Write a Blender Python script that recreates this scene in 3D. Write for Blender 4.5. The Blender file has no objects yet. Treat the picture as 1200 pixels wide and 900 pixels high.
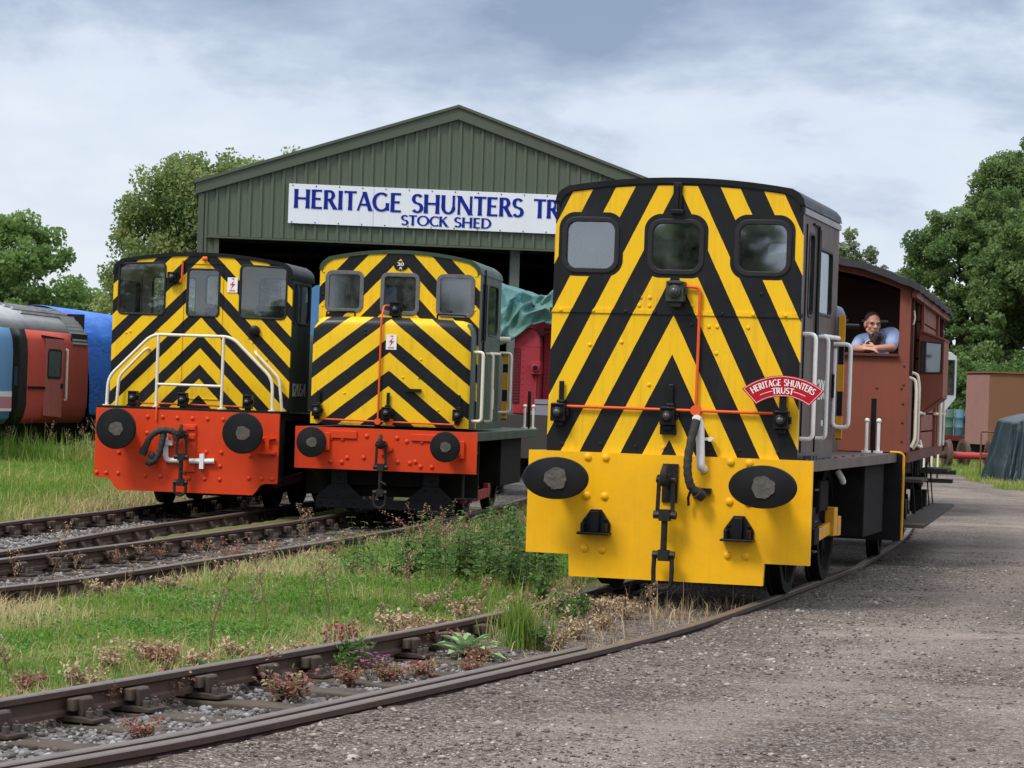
import bpy, bmesh, math, random
import numpy as np
from mathutils import Vector, Matrix
from mathutils.geometry import tessellate_polygon
PI = math.pi
scene = bpy.context.scene
COL = scene.collection
rnd = random.Random(7)
rng = np.random.default_rng(7)

# ------------------------------------------------------------------ mesh builder
def V3(p): return Vector(p)

class MB:
    """collects shapes and links them as ONE mesh object"""
    def __init__(s): s.v = []; s.f = []; s.m = []; s.mi = 0
    def add(s, vs, fs):
        o = len(s.v); s.v += [tuple(v) for v in vs]
        s.f += [tuple(o + i for i in f) for f in fs]; s.m += [s.mi] * len(fs); return s
    def mat(s, i): s.mi = i; return s
    def box(s, x0, x1, y0, y1, z0, z1):
        vs = [(x, y, z) for x in (x0, x1) for y in (y0, y1) for z in (z0, z1)]
        return s.add(vs, [(0,1,3,2),(4,6,7,5),(0,4,5,1),(2,3,7,6),(0,2,6,4),(1,5,7,3)])
    def bar(s, a, b, w, h, up=(0,0,1)):
        a, b = V3(a), V3(b); d = (b - a).normalized(); u = V3(up)
        if abs(d.dot(u)) > .98: u = V3((1,0,0))
        r = d.cross(u).normalized(); u = r.cross(d)
        vs = [p + r*sx*w/2 + u*sz*h/2 for p in (a, b) for sx, sz in ((-1,-1),(1,-1),(1,1),(-1,1))]
        return s.add(vs, [(3,2,1,0),(4,5,6,7),(0,1,5,4),(1,2,6,5),(2,3,7,6),(3,0,4,7)])
    def cyl(s, a, b, r, r2=None, n=16, sx=1, sz=1):
        a, b = V3(a), V3(b); r2 = r if r2 is None else r2
        d = (b - a).normalized(); u = V3((0,0,1)) if abs(d.z) < .9 else V3((1,0,0))
        x = d.cross(u).normalized(); y = x.cross(d)
        vs = []
        for p, q in ((a, r), (b, r2)):
            for i in range(n):
                t = 2*PI*i/n; vs.append(p + x*math.cos(t)*q*sx + y*math.sin(t)*q*sz)
        fs = [(i, (i+1) % n, n + (i+1) % n, n + i) for i in range(n)]
        return s.add(vs, fs + [tuple(range(n-1, -1, -1)), tuple(range(n, 2*n))])
    def lathe(s, prof, c=(0,0,0), axis='y', n=24, sx=1, sz=1):
        """prof: (r, t) along the axis"""
        vs = []; c = V3(c)
        for r, t in prof:
            for i in range(n):
                a = 2*PI*i/n; p, q = r*math.cos(a)*sx, r*math.sin(a)*sz
                vs.append(c + V3({'y': (p, t, q), 'x': (t, p, q), 'z': (p, q, t)}[axis]))
        fs = []
        for k in range(len(prof) - 1):
            for i in range(n):
                j = (i+1) % n; fs.append((k*n+i, k*n+j, (k+1)*n+j, (k+1)*n+i))
        fs += [tuple(range(n)), tuple(range((len(prof)-1)*n, len(prof)*n))]
        return s.add(vs, fs)
    def ell(s, c, r, n=14, k=9, rot=None):
        vs, fs = [], []; c = V3(c); r = (r, r, r) if not hasattr(r, '__len__') else r
        for j in range(1, k):
            b = PI*j/k
            for i in range(n):
                a = 2*PI*i/n
                p = V3((r[0]*math.sin(b)*math.cos(a), r[1]*math.sin(b)*math.sin(a), r[2]*math.cos(b)))
                vs.append(c + (rot @ p if rot else p))
        for j in range(k-2):
            for i in range(n):
                q = (i+1) % n; fs.append((j*n+i, (j+1)*n+i, (j+1)*n+q, j*n+q))
        for top, row, z in ((1, 0, r[2]), (0, k-2, -r[2])):
            p = V3((0, 0, z)); vs.append(c + (rot @ p if rot else p)); t = len(vs) - 1
            for i in range(n):
                q = (i+1) % n; fs.append((t, row*n+i, row*n+q) if top else (t, row*n+q, row*n+i))
        return s.add(vs, fs)
    def dome(s, c, r, h, axis=(0,-1,0), n=10):
        """rivet head: a low dome on a face looking along axis"""
        c = V3(c); d = V3(axis).normalized(); u = V3((0,0,1)) if abs(d.z) < .9 else V3((1,0,0))
        x = d.cross(u).normalized(); y = x.cross(d); vs = []
        for rr, hh in ((1, 0), (.92, .5), (.6, .88)):
            for i in range(n):
                t = 2*PI*i/n; vs.append(c + x*math.cos(t)*r*rr + y*math.sin(t)*r*rr + d*h*hh)
        vs.append(c + d*h); fs = []
        for k in range(2):
            for i in range(n): j = (i+1) % n; fs.append((k*n+i, k*n+j, (k+1)*n+j, (k+1)*n+i))
        fs += [(2*n+i, 2*n+(i+1) % n, 3*n) for i in range(n)]
        return s.add(vs, fs)
    def tube(s, pts, r, n=8, bend=0, radii=None, closed=False):
        pts = [V3(p) for p in pts]
        if bend: pts = fillet(pts, bend)
        N = len(pts); T = []
        for i in range(N):
            if closed: t = pts[(i+1) % N] - pts[i-1]
            else: t = pts[min(i+1, N-1)] - pts[max(i-1, 0)]
            T.append(t.normalized())
        u = V3((0,0,1)) if abs(T[0].z) < .9 else V3((1,0,0))
        x = T[0].cross(u).normalized(); vs = []
        for i in range(N):
            x = (x - T[i]*x.dot(T[i])).normalized(); y = T[i].cross(x)
            q = (radii[i] if len(radii) == N else float(np.interp(i/(N-1), np.linspace(0, 1, len(radii)), radii))) if radii else r
            for k in range(n):
                a = 2*PI*k/n; vs.append(pts[i] + x*math.cos(a)*q + y*math.sin(a)*q)
        fs = []
        for i in range(N if closed else N-1):
            j = (i+1) % N
            for k in range(n): l = (k+1) % n; fs.append((i*n+k, i*n+l, j*n+l, j*n+k))
        if not closed: fs += [tuple(range(n-1, -1, -1)), tuple(range((N-1)*n, N*n))]
        return s.add(vs, fs)
    def panel(s, poly, holes=(), plane='xz', at=0, thick=.03):
        """flat plate with openings; 2-D points in the plane, plate runs from at to at+thick on the third axis"""
        P = {'xz': lambda a, b, c: (a, c, b), 'yz': lambda a, b, c: (c, a, b), 'xy': lambda a, b, c: (a, b, c)}[plane]
        loops = [list(poly)] + [list(h) for h in holes]
        tri = tessellate_polygon([[V3((a, b, 0)) for a, b in l] for l in loops])
        flat = [p for l in loops for p in l]; n = len(flat)
        vs = [P(a, b, at) for a, b in flat] + [P(a, b, at + thick) for a, b in flat]
        fs = []
        for a, b, c in tri:
            (x0, y0), (x1, y1), (x2, y2) = flat[a], flat[b], flat[c]
            if abs((x1-x0)*(y2-y0) - (x2-x0)*(y1-y0)) < 1e-10: continue
            fs += [(a, b, c), (c+n, b+n, a+n)]
        o = 0
        for l in loops:
            m = len(l)
            for i in range(m): a, b = o+i, o+(i+1) % m; fs.append((a, b, b+n, a+n))
            o += m
        return s.add(vs, fs)
    def ring(s, outer, inner, plane='xz', at=0, thick=.03):
        P = {'xz': lambda a, b, c: (a, c, b), 'yz': lambda a, b, c: (c, a, b)}[plane]; n = len(outer)
        vs = [P(*p, c) for c in (at, at+thick) for l in (outer, inner) for p in l]; fs = []
        for i in range(n):
            j = (i+1) % n
            fs += [(i, j, n+j, n+i), (2*n+i, 3*n+i, 3*n+j, 2*n+j), (i, 2*n+i, 2*n+j, j), (n+i, n+j, 3*n+j, 3*n+i)]
        return s.add(vs, fs)
    def build(s, name, mats, parent=None, smooth=None, bevel=0, fix=True, seg=2):
        me = bpy.data.meshes.new(name); me.from_pydata(s.v, [], s.f)
        mats = mats if isinstance(mats, (list, tuple)) else [mats]
        for m in mats: me.materials.append(m)
        if len(mats) > 1: me.polygons.foreach_set('material_index', s.m)
        if fix:
            bm = bmesh.new(); bm.from_mesh(me)
            bmesh.ops.recalc_face_normals(bm, faces=bm.faces); bm.to_mesh(me); bm.free()
        if smooth is not None:
            me.polygons.foreach_set('use_smooth', [True]*len(me.polygons))
            if smooth < 180: me.set_sharp_from_angle(angle=math.radians(smooth))
        o = bpy.data.objects.new(name, me); COL.objects.link(o)
        if parent: o.parent = parent
        if bevel:
            b = o.modifiers.new('bevel', 'BEVEL'); b.width = bevel; b.segments = seg; b.limit_method = 'ANGLE'; b.angle_limit = math.radians(40)
        return o

def fillet(pts, r, n=5):
    out = [pts[0]]
    for i in range(1, len(pts)-1):
        p, a, b = pts[i], pts[i-1], pts[i+1]
        da, db = (a-p), (b-p); q = min(r, da.length*.48, db.length*.48)
        A, B = p + da.normalized()*q, p + db.normalized()*q
        for k in range(n+1):
            t = k/n; out.append(A*(1-t)**2 + p*2*t*(1-t) + B*t*t)
    out.append(pts[-1]); return out

def rrect(x0, x1, z0, z1, r, n=5):
    out = []
    for cx, cz, a0 in ((x1-r, z1-r, 0), (x0+r, z1-r, 90), (x0+r, z0+r, 180), (x1-r, z0+r, 270)):
        for k in range(n+1):
            a = math.radians(a0 + 90*k/n); out.append((cx + r*math.cos(a), cz + r*math.sin(a)))
    return out

def grow(loop, d):
    cx = sum(p[0] for p in loop)/len(loop); cz = sum(p[1] for p in loop)/len(loop)
    n = len(loop); out = []
    for i in range(n):
        a, b, c = loop[i-1], loop[i], loop[(i+1) % n]
        tx, tz = c[0]-a[0], c[1]-a[1]; l = math.hypot(tx, tz) or 1
        nx, nz = tz/l, -tx/l
        if nx*(b[0]-cx) + nz*(b[1]-cz) < 0: nx, nz = -nx, -nz
        out.append((b[0]+nx*d, b[1]+nz*d))
    return out

def tag(o, label=None, cat=None, group=None, kind=None):
    if label: o['label'] = label
    if cat: o['category'] = cat
    if group: o['group'] = group
    if kind: o['kind'] = kind
    return o

def empty(name, label, cat, loc, rz=0, group=None):
    o = bpy.data.objects.new(name, None); COL.objects.link(o)
    o.location = loc; o.rotation_euler = (0, 0, rz); o.empty_display_size = .3
    return tag(o, label, cat, group)

def copy_to(src, parent=None, loc=None, rz=None, sc=None):
    c = src.copy(); COL.objects.link(c)
    if parent: c.parent = parent
    if loc is not None: c.location = loc
    if rz is not None: c.rotation_euler = (0, 0, rz)
    if sc is not None: c.scale = (sc, sc, sc) if not hasattr(sc, '__len__') else sc
    return c

def copy_tree(src, parent=None, **k):
    c = copy_to(src, parent, **k)
    for ch in list(src.children): copy_tree(ch, c)
    return c

# ------------------------------------------------------------------ node helper
class NT:
    def __init__(s, tree): s.t = tree; s.n = tree.nodes; s.l = tree.links
    def new(s, typ, **k):
        n = s.n.new(typ)
        for a, v in k.items(): setattr(n, a, v)
        return n
    def set(s, sock, v):
        if hasattr(v, 'is_output') or isinstance(v, bpy.types.NodeSocket): s.l.new(v, sock)
        elif isinstance(v, S): s.l.new(v.k, sock)
        else: sock.default_value = v
    def math(s, op, *a, clamp=False):
        n = s.new('ShaderNodeMath', operation=op, use_clamp=clamp)
        for i, v in enumerate(a): s.set(n.inputs[i], v)
        return S(s, n.outputs[0])
    def noise(s, vec, scale, detail=4, rough=.55, dist=0, out=0):
        n = s.new('ShaderNodeTexNoise'); n.inputs['Scale'].default_value = scale; n.inputs['Detail'].default_value = detail
        n.inputs['Roughness'].default_value = rough; n.inputs['Distortion'].default_value = dist
        if vec is not None: s.set(n.inputs['Vector'], vec)
        return S(s, n.outputs[out])
    def vor(s, vec, scale, feature='F1', out=0, rand=1):
        n = s.new('ShaderNodeTexVoronoi', feature=feature); n.inputs['Scale'].default_value = scale; n.inputs['Randomness'].default_value = rand
        if vec is not None: s.set(n.inputs['Vector'], vec)
        return S(s, n.outputs[out])
    def ramp(s, fac, stops):
        n = s.new('ShaderNodeValToRGB'); e = n.color_ramp.elements
        while len(e) < len(stops): e.new(.5)
        for i, (p, c) in enumerate(stops): e[i].position = p; e[i].color = c if len(c) == 4 else (*c, 1)
        s.set(n.inputs[0], fac); return S(s, n.outputs[0])
    def mix(s, fac, a, b, blend='MIX'):
        n = s.new('ShaderNodeMix', data_type='RGBA', blend_type=blend)
        s.set(n.inputs[0], fac)
        for i, v in ((6, a), (7, b)):
            s.set(n.inputs[i], (*v, 1) if isinstance(v, tuple) and len(v) == 3 else v)
        return S(s, n.outputs[2])
    def map(s, vec, scale=(1,1,1), loc=(0,0,0)):
        n = s.new('ShaderNodeMapping'); s.set(n.inputs[0], vec); n.inputs['Scale'].default_value = scale; n.inputs['Location'].default_value = loc
        return S(s, n.outputs[0])
    def obj(s):
        return S(s, s.new('ShaderNodeTexCoord').outputs['Object'])
    def pos(s): return S(s, s.new('ShaderNodeNewGeometry').outputs['Position'])
    def xyz(s, v):
        n = s.new('ShaderNodeSeparateXYZ'); s.set(n.inputs[0], v); return [S(s, o) for o in n.outputs]
    def attr(s, name, out='Color'):
        n = s.new('ShaderNodeAttribute'); n.attribute_name = name; return S(s, n.outputs[out])
    def bump(s, h, strength=.2, dist=.01):
        n = s.new('ShaderNodeBump'); n.inputs['Strength'].default_value = strength; n.inputs['Distance'].default_value = dist
        s.set(n.inputs['Height'], h); return S(s, n.outputs[0])
class S:
    def __init__(s, nt, k): s.nt = nt; s.k = k
    def _o(s, op, b, r=False):
        return s.nt.math(op, b, s) if r else s.nt.math(op, s, b)
    def __add__(s, b): return s._o('ADD', b)
    __radd__ = __add__
    def __sub__(s, b): return s._o('SUBTRACT', b)
    def __rsub__(s, b): return s._o('SUBTRACT', b, True)
    def __mul__(s, b): return s._o('MULTIPLY', b)
    __rmul__ = __mul__
    def __truediv__(s, b): return s._o('DIVIDE', b)
    def __gt__(s, b): return s._o('GREATER_THAN', b)
    def __lt__(s, b): return s._o('LESS_THAN', b)
    def abs(s): return s.nt.math('ABSOLUTE', s)
    def fract(s): return s.nt.math('FRACT', s)
    def max(s, b): return s._o('MAXIMUM', b)
    def min(s, b): return s._o('MINIMUM', b)
    def sqrt(s): return s.nt.math('SQRT', s)
    def clamp(s): return s.nt.math('ADD', s, 0, clamp=True)

MATS = {}
def new_mat(name):
    m = bpy.data.materials.new(name); m.use_nodes = True; MATS[name] = m
    nt = NT(m.node_tree); b = m.node_tree.nodes['Principled BSDF']; return m, nt, b
def paint(name, col, rough=.4, dirt=.25, dirtcol=None, scale=3., metal=0, bump=.06, streak=.0, spec=.28, coat=0):
    """painted or bare surface with uneven colour, a little dirt and a not quite flat face"""
    m, nt, b = new_mat(name); p = nt.obj()
    n1 = nt.noise(p, scale, 6, .6); n2 = nt.noise(p, scale*11, 3, .6)
    dc = dirtcol or tuple(c*.45 + .02 for c in col)
    f = ((n1 - .42)*2.2).clamp()*dirt + ((n2 - .5)*1.5).clamp()*dirt*.5
    if streak:
        n3 = nt.noise(nt.map(p, (14, 14, .7)), 1.3, 4, .6); f = f + ((n3 - .52)*3).clamp()*streak
    c = nt.mix(f.clamp(), col, dc)
    nt.set(b.inputs['Base Color'], c)
    nt.set(b.inputs['Roughness'], (n1*.35 + (rough - .15)).clamp())
    b.inputs['Metallic'].default_value = metal; b.inputs['Specular IOR Level'].default_value = spec
    if coat: b.inputs['Coat Weight'].default_value = coat; b.inputs['Coat Roughness'].default_value = .12
    if bump: nt.set(b.inputs['Normal'], nt.bump(nt.noise(p, scale*1.2, 3, .5) + n2*.15, bump, .02))
    return m
YEL = (.82, .485, .010); BLK = (.009, .009, .010)
def stripes(name, x0, z0, T, k, frac, masks=(), roof=None, yel=YEL, zmax=None):
    """wasp stripes: a band is yellow where fract((z + k|x-x0| - z0)/T) < frac; masks are black window surrounds (x0,x1,z0,z1,r)"""
    m, nt, b = new_mat(name); p = nt.obj(); x, y, z = nt.xyz(p)
    wob = (nt.noise(p, 6, 2) - .5)*.012
    s = ((z + wob + (x - x0).abs()*k - z0)/T).fract()
    f = s < frac
    for (a0, a1, c0, c1, r) in masks:
        hx, hz = (a1-a0)/2 - r, (c1-c0)/2 - r
        dx = ((x - (a0+a1)/2).abs() - hx).max(0.); dz = ((z - (c0+c1)/2).abs() - hz).max(0.)
        f = f*((dx*dx + dz*dz).sqrt() > r)
    if roof: f = f*((z + (x*x)*roof[1]) < roof[0])
    n1 = nt.noise(p, 3, 6, .6); n2 = nt.noise(p, 40, 3, .6); n3 = nt.noise(nt.map(p, (16, 16, .8)), 1.3, 4, .6)
    y2 = nt.mix(((n1 - .45)*1.3 + (n3 - .53)*2.2).clamp(), yel, (yel[0]*.72, yel[1]*.66, .02))
    y2 = nt.mix(((n2 - .62)*6).clamp()*.45, y2, (.2, .12, .03))
    chip = ((nt.noise(p, 17, 6, .75) - .69)*40).clamp()*((n1 - .40)*6).clamp(); y2 = nt.mix(chip*.7, y2, (.09, .05, .025))
    b2 = nt.mix(((n1 - .5)*2 + (n3 - .55)*1.5).clamp(), BLK, (.022, .021, .021))
    nt.set(b.inputs['Base Color'], nt.mix(f, b2, y2))
    nt.set(b.inputs['Roughness'], n1*.4 + .18); b.inputs['Specular IOR Level'].default_value = .3
    nt.set(b.inputs['Normal'], nt.bump(n1 + n2*.12 + f*.04, .09, .02))
    return m
def glass(name, tint=(.75, .8, .8), refl=.3, rough=.03, dirt=.25, fres=.6, scatter=False):
    m, nt, b = new_mat(name); nt.n.remove(b); out = nt.n['Material Output']
    tr = nt.new('ShaderNodeBsdfTransparent'); tr.inputs[0].default_value = (*tint, 1)
    gl = nt.new('ShaderNodeBsdfGlossy'); gl.inputs['Roughness'].default_value = rough; gl.inputs[0].default_value = (.9, .95, 1, 1)
    df = nt.new('ShaderNodeBsdfTranslucent' if scatter else 'ShaderNodeBsdfDiffuse'); df.inputs[0].default_value = (.62, .66, .64, 1) if scatter else (.35, .36, .36, 1)
    p = nt.obj(); n = nt.noise(p, 5, 5, .65)
    lw = nt.new('ShaderNodeLayerWeight'); lw.inputs[0].default_value = .35
    m1 = nt.new('ShaderNodeMixShader'); nt.set(m1.inputs[0], (S(nt, lw.outputs['Fresnel'])*fres + refl).clamp()); nt.l.new(tr.outputs[0], m1.inputs[1]); nt.l.new(gl.outputs[0], m1.inputs[2])
    m2 = nt.new('ShaderNodeMixShader'); nt.set(m2.inputs[0], ((n - .35)*dirt*1.6).clamp()); nt.l.new(m1.outputs[0], m2.inputs[1]); nt.l.new(df.outputs[0], m2.inputs[2])
    nt.l.new(m2.outputs[0], out.inputs[0]); return m
def leafmat(name, cols, trans=.35, rough=.55):
    """foliage: colour per leaf from the 'tint' attribute (0..1) over a ramp"""
    m, nt, b = new_mat(name); out = nt.n['Material Output']
    t = nt.attr('tint', 'Fac')
    c = nt.ramp(t, [(i/(len(cols)-1), k) for i, k in enumerate(cols)])
    nt.set(b.inputs['Base Color'], c); b.inputs['Roughness'].default_value = rough; b.inputs['Specular IOR Level'].default_value = .25
    tl = nt.new('ShaderNodeBsdfTranslucent'); nt.set(tl.inputs[0], c)
    mx = nt.new('ShaderNodeMixShader'); mx.inputs[0].default_value = trans
    nt.l.new(b.outputs[0], mx.inputs[1]); nt.l.new(tl.outputs[0], mx.inputs[2]); nt.l.new(mx.outputs[0], out.inputs[0])
    return m

def np_mesh(name, verts, faces_flat, loop_tot, mat, tint=None, mats=None, midx=None):
    """fast mesh from numpy arrays; tint is per vertex"""
    me = bpy.data.meshes.new(name)
    me.vertices.add(len(verts)); me.vertices.foreach_set('co', np.asarray(verts, np.float32).ravel())
    me.loops.add(len(faces_flat)); me.loops.foreach_set('vertex_index', np.asarray(faces_flat, np.int32))
    nf = len(loop_tot); st = np.zeros(nf, np.int32); st[1:] = np.cumsum(loop_tot)[:-1]
    me.polygons.add(nf); me.polygons.foreach_set('loop_start', st); me.polygons.foreach_set('loop_total', np.asarray(loop_tot, np.int32))
    for q in (mats or [mat]): me.materials.append(q)
    if midx is not None: me.polygons.foreach_set('material_index', np.asarray(midx, np.int32))
    if tint is not None:
        a = me.attributes.new('tint', 'FLOAT', 'POINT'); a.data.foreach_set('value', np.asarray(tint, np.float32))
    me.update(calc_edges=True); me.validate()
    o = bpy.data.objects.new(name, me); COL.objects.link(o); return o

# ------------------------------------------------------------------ lettering (drawn stroke by stroke, thick and thin)
TK, TN = .195, .105
def _l(x0, y0, x1, y1, w): return ('l', x0, y0, x1, y1, w)
def _a(cx, cy, rx, ry, a0, a1): return ('a', cx, cy, rx, ry, a0, a1)
GLY = {
 'H': (.9, [_l(.14,0,.14,1,TK), _l(.74,0,.74,1,TK), _l(.14,.52,.74,.52,TN)]),
 'E': (.64, [_l(.14,0,.14,1,TK), _l(.14,.955,.56,.955,TN), _l(.14,.52,.50,.52,TN), _l(.14,.045,.58,.045,TN)]),
 'R': (.72, [_l(.14,0,.14,1,TK), _l(.14,.955,.32,.955,TN), _a(.32,.735,.19,.22,90,-90), _l(.14,.5,.32,.5,TN), _l(.34,.5,.64,0,TK)]),
 'I': (.34, [_l(.17,0,.17,1,TK)]),
 'T': (.68, [_l(.34,0,.34,1,TK), _l(.02,.955,.66,.955,TN)]),
 'A': (.80, [_l(.07,0,.38,1,TN), _l(.38,1,.72,0,TK), _l(.17,.32,.6,.32,TN)]),
 'G': (.92, [_a(.48,.5,.38,.455,48,322), _l(.79,.06,.79,.45,TK*.9)]),
 'S': (.60, [_a(.29,.735,.2,.22,30,270), _a(.29,.27,.22,.225,90,-150)]),
 'U': (.84, [_l(.14,1,.14,.36,TK), _a(.41,.36,.27,.31,180,360), _l(.68,.36,.68,1,TN*1.2)]),
 'N': (.88, [_l(.12,0,.12,1,TN*1.2), _l(.12,1,.74,0,TK), _l(.75,0,.75,1,TN*1.2)]),
 'K': (.74, [_l(.14,0,.14,1,TK), _l(.16,.46,.6,1,TN), _l(.3,.6,.68,0,TK)]),
 'C': (.76, [_a(.48,.5,.38,.455,50,310)]),
 'O': (.98, [_a(.49,.5,.4,.455,0,360)]),
 'D': (.86, [_l(.14,0,.14,1,TK), _l(.14,.955,.34,.955,TN), _a(.34,.5,.41,.455,90,-90), _l(.14,.045,.34,.045,TN)]),
 '0': (.66, [_a(.33,.5,.22,.455,0,360)]), '1': (.42, [_l(.22,0,.22,1,TK)]),
 '2': (.62, [_a(.3,.74,.2,.22,165,-40), _l(.46,.6,.08,.06,TK), _l(.08,.045,.56,.045,TN)]),
 '3': (.62, [_a(.28,.75,.19,.2,150,-90), _a(.28,.28,.22,.235,90,-150)]),
 '4': (.66, [_l(.44,0,.44,1,TK), _l(.42,1,.06,.3,TN), _l(.06,.28,.6,.28,TN)]),
 '5': (.62, [_l(.12,1,.12,.55,TN), _l(.12,.955,.52,.955,TN), _a(.27,.31,.24,.265,120,-145)]),
 ' ': (.5, []),
}
def text_width(t): return sum(GLY[c][0] for c in t)
def letter(mb, t, put, e=.004, thick=None):
    """put(u, v, w): u along the line in cap heights, v up, w out of the face"""
    u = 0; q = 0
    for c in t:
        adv, strokes = GLY[c]
        for st in strokes:
            q += 1; w = e + (q % 5)*.0004
            if st[0] == 'l':
                _, x0, y0, x1, y1, wd = st; n = 6; dx, dy = x1-x0, y1-y0
                if abs(dy) > abs(dx)*.3: ox, oy = wd/2/ max(.6, abs(dy)/math.hypot(dx, dy)), 0
                else: ox, oy = 0, wd/2
                pts = []
                for i in range(n+1):
                    f = i/n; fl = 1 + .16*(2*f-1)**4
                    pts.append((x0+dx*f, y0+dy*f, ox*fl, oy*fl))
            else:
                _, cx, cy, rx, ry, a0, a1 = st; n = max(6, int(abs(a1-a0)/12)); pts = []
                for i in range(n+1):
                    a = math.radians(a0 + (a1-a0)*i/n); ca, sa = math.cos(a), math.sin(a)
                    wd = TN + (TK-TN)*abs(ca)**1.5
                    pts.append((cx+rx*ca, cy+ry*sa, ca*wd/2, sa*wd/2))
            vs = []
            for (x, y, ox, oy) in pts:
                for sgn in (1, -1):
                    vs.append(put(u+x+ox*sgn, y+oy*sgn, w)); 
            m = len(vs); vs += [put(u+x+ox*sgn, y+oy*sgn, 0) for (x, y, ox, oy) in pts for sgn in (1, -1)]
            fs = []
            for i in range(len(pts)-1):
                a = 2*i; fs += [(a, a+2, a+3, a+1), (a, m+a, m+a+2, a+2), (a+1, a+3, m+a+3, m+a+1)]
            fs += [(0, 1, m+1, m), (m-2, 2*m-2, 2*m-1, m-1)]
            mb.add(vs, fs)
        u += adv
    return mb
# ------------------------------------------------------------------ camera, light, sky
cam_d = bpy.data.cameras.new('camera'); cam = bpy.data.objects.new('camera', cam_d); COL.objects.link(cam)
cam_d.sensor_width = 36; cam_d.sensor_fit = 'HORIZONTAL'; cam_d.lens = 3126.9/1200*36
cam_d.clip_start = .1; cam_d.clip_end = 8000
PIT, ROL, H = -.0046, .0351, 1.634
fwd = Vector((0, math.cos(PIT), -math.sin(PIT))); rt0 = Vector((1, 0, 0)); up0 = rt0.cross(fwd)
rt = rt0*math.cos(ROL) + up0*math.sin(ROL); up = up0*math.cos(ROL) - rt0*math.sin(ROL)
cam.matrix_world = Matrix(((rt.x, up.x, -fwd.x, 0), (rt.y, up.y, -fwd.y, 0), (rt.z, up.z, -fwd.z, H), (0, 0, 0, 1)))
scene.camera = cam

SUN_EL, SUN_AZ = math.radians(52), math.radians(226)     # azimuth clockwise from +Y: behind the camera, to its left
sd = bpy.data.lights.new('sun', 'SUN'); sun = bpy.data.objects.new('sun', sd); COL.objects.link(sun)
sd.energy = 1.5; sd.angle = math.radians(14); sd.color = (1, .95, .88)
dirv = Vector((math.sin(SUN_AZ)*math.cos(SUN_EL), math.cos(SUN_AZ)*math.cos(SUN_EL), math.sin(SUN_EL)))
sun.rotation_euler = dirv.to_track_quat('Z', 'Y').to_euler(); sun.location = dirv*60

w = bpy.data.worlds.new('World'); scene.world = w; w.use_nodes = True
nt = NT(w.node_tree); bg = w.node_tree.nodes['Background']; bg.inputs[1].default_value = .1
sky = nt.new('ShaderNodeTexSky', sky_type='NISHITA'); sky.sun_disc = False
sky.sun_elevation = SUN_EL; sky.sun_rotation = SUN_AZ
d = S(nt, nt.new('ShaderNodeTexCoord').outputs['Generated'])
x, y, z = nt.xyz(d)
zz = z.max(0.) + .045
cmb = nt.new('ShaderNodeCombineXYZ'); nt.set(cmb.inputs[0], x*7.0 + 7.3); nt.set(cmb.inputs[1], y*7.0 + 2.1); nt.set(cmb.inputs[2], z*17.0 + .4)
n1 = nt.noise(cmb.outputs[0], 1.0, 9, .56, .25)
n2 = nt.noise(cmb.outputs[0], 3.1, 5, .55)
# the cloud deck darkens overhead-ward inside the first ten degrees, and is bright again higher up
deck = ((z - .070)*12.0).clamp()*.85
f = (((n1 - .5)*2.7 + (n2 - .5)*.7 + deck + .17)*.80).clamp()
cloud = nt.ramp(f, [(0, (4.9, 5.25, 5.8)), (.36, (4.3, 4.75, 5.55)), (.64, (2.75, 3.25, 4.2)), (1, (1.65, 2.1, 3.0))])
high = ((z - .2)*2.2).clamp()
cloud = nt.mix(high, cloud, (10.5, 10.9, 11.6))
nt.set(bg.inputs[0], nt.mix(.9, sky.outputs[0], cloud))
scene.view_settings.view_transform = 'Standard'; scene.view_settings.look = 'None'
scene.view_settings.gamma = 1; scene.view_settings.exposure = .72; scene.view_settings.use_curve_mapping = False
scene.cycles.max_bounces = 6; scene.cycles.transparent_max_bounces = 12; scene.cycles.caustics_reflective = False; scene.cycles.caustics_refractive = False
# ------------------------------------------------------------------ track centre lines (world x, y)
def crom(P, step=.2):
    P = [np.array(p, float) for p in P]; P = [2*P[0]-P[1]] + P + [2*P[-1]-P[-2]]; out = []
    for i in range(1, len(P)-2):
        n = max(2, int(np.linalg.norm(P[i+1]-P[i])/.1))
        for k in range(n):
            t = k/n; a, b, c, e = P[i-1], P[i], P[i+1], P[i+2]
            out.append(.5*((2*b) + (c-a)*t + (2*a-5*b+4*c-e)*t*t + (-a+3*b-3*c+e)*t**3))
    out.append(P[-2]); out = np.array(out)
    s = np.concatenate([[0], np.cumsum(np.linalg.norm(np.diff(out, axis=0), axis=1))])
    q = np.arange(0, s[-1], step); return np.stack([np.interp(q, s, out[:, 0]), np.interp(q, s, out[:, 1])], 1)
PN = crom([(-6.6, 4.6), (-3.9, 9.25), (-2.52, 11.9), (-1.80, 13.45), (-.35, 17.08), (.5, 19.4), (1.337, 22.2), (2.83, 27.6), (3.05, 28.5), (4.6, 35.8), (6.0, 45), (7.2, 58)])
PA = crom([(-6.6, 17), (-5.75, 23.5), (-5.02, 30), (-4.207, 34.82), (-3.1, 43), (-2.1, 51), (-2.6, 60), (-4, 76)])
PB = crom([(-9.0, 13), (-6.3, 17.6), (-4.55, 21.6), (-3.55, 25.4), (-2.5, 30), (-1.608, 34.7), (-.5, 43), (.6, 51), (0.2, 60), (-1, 76)])
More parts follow.
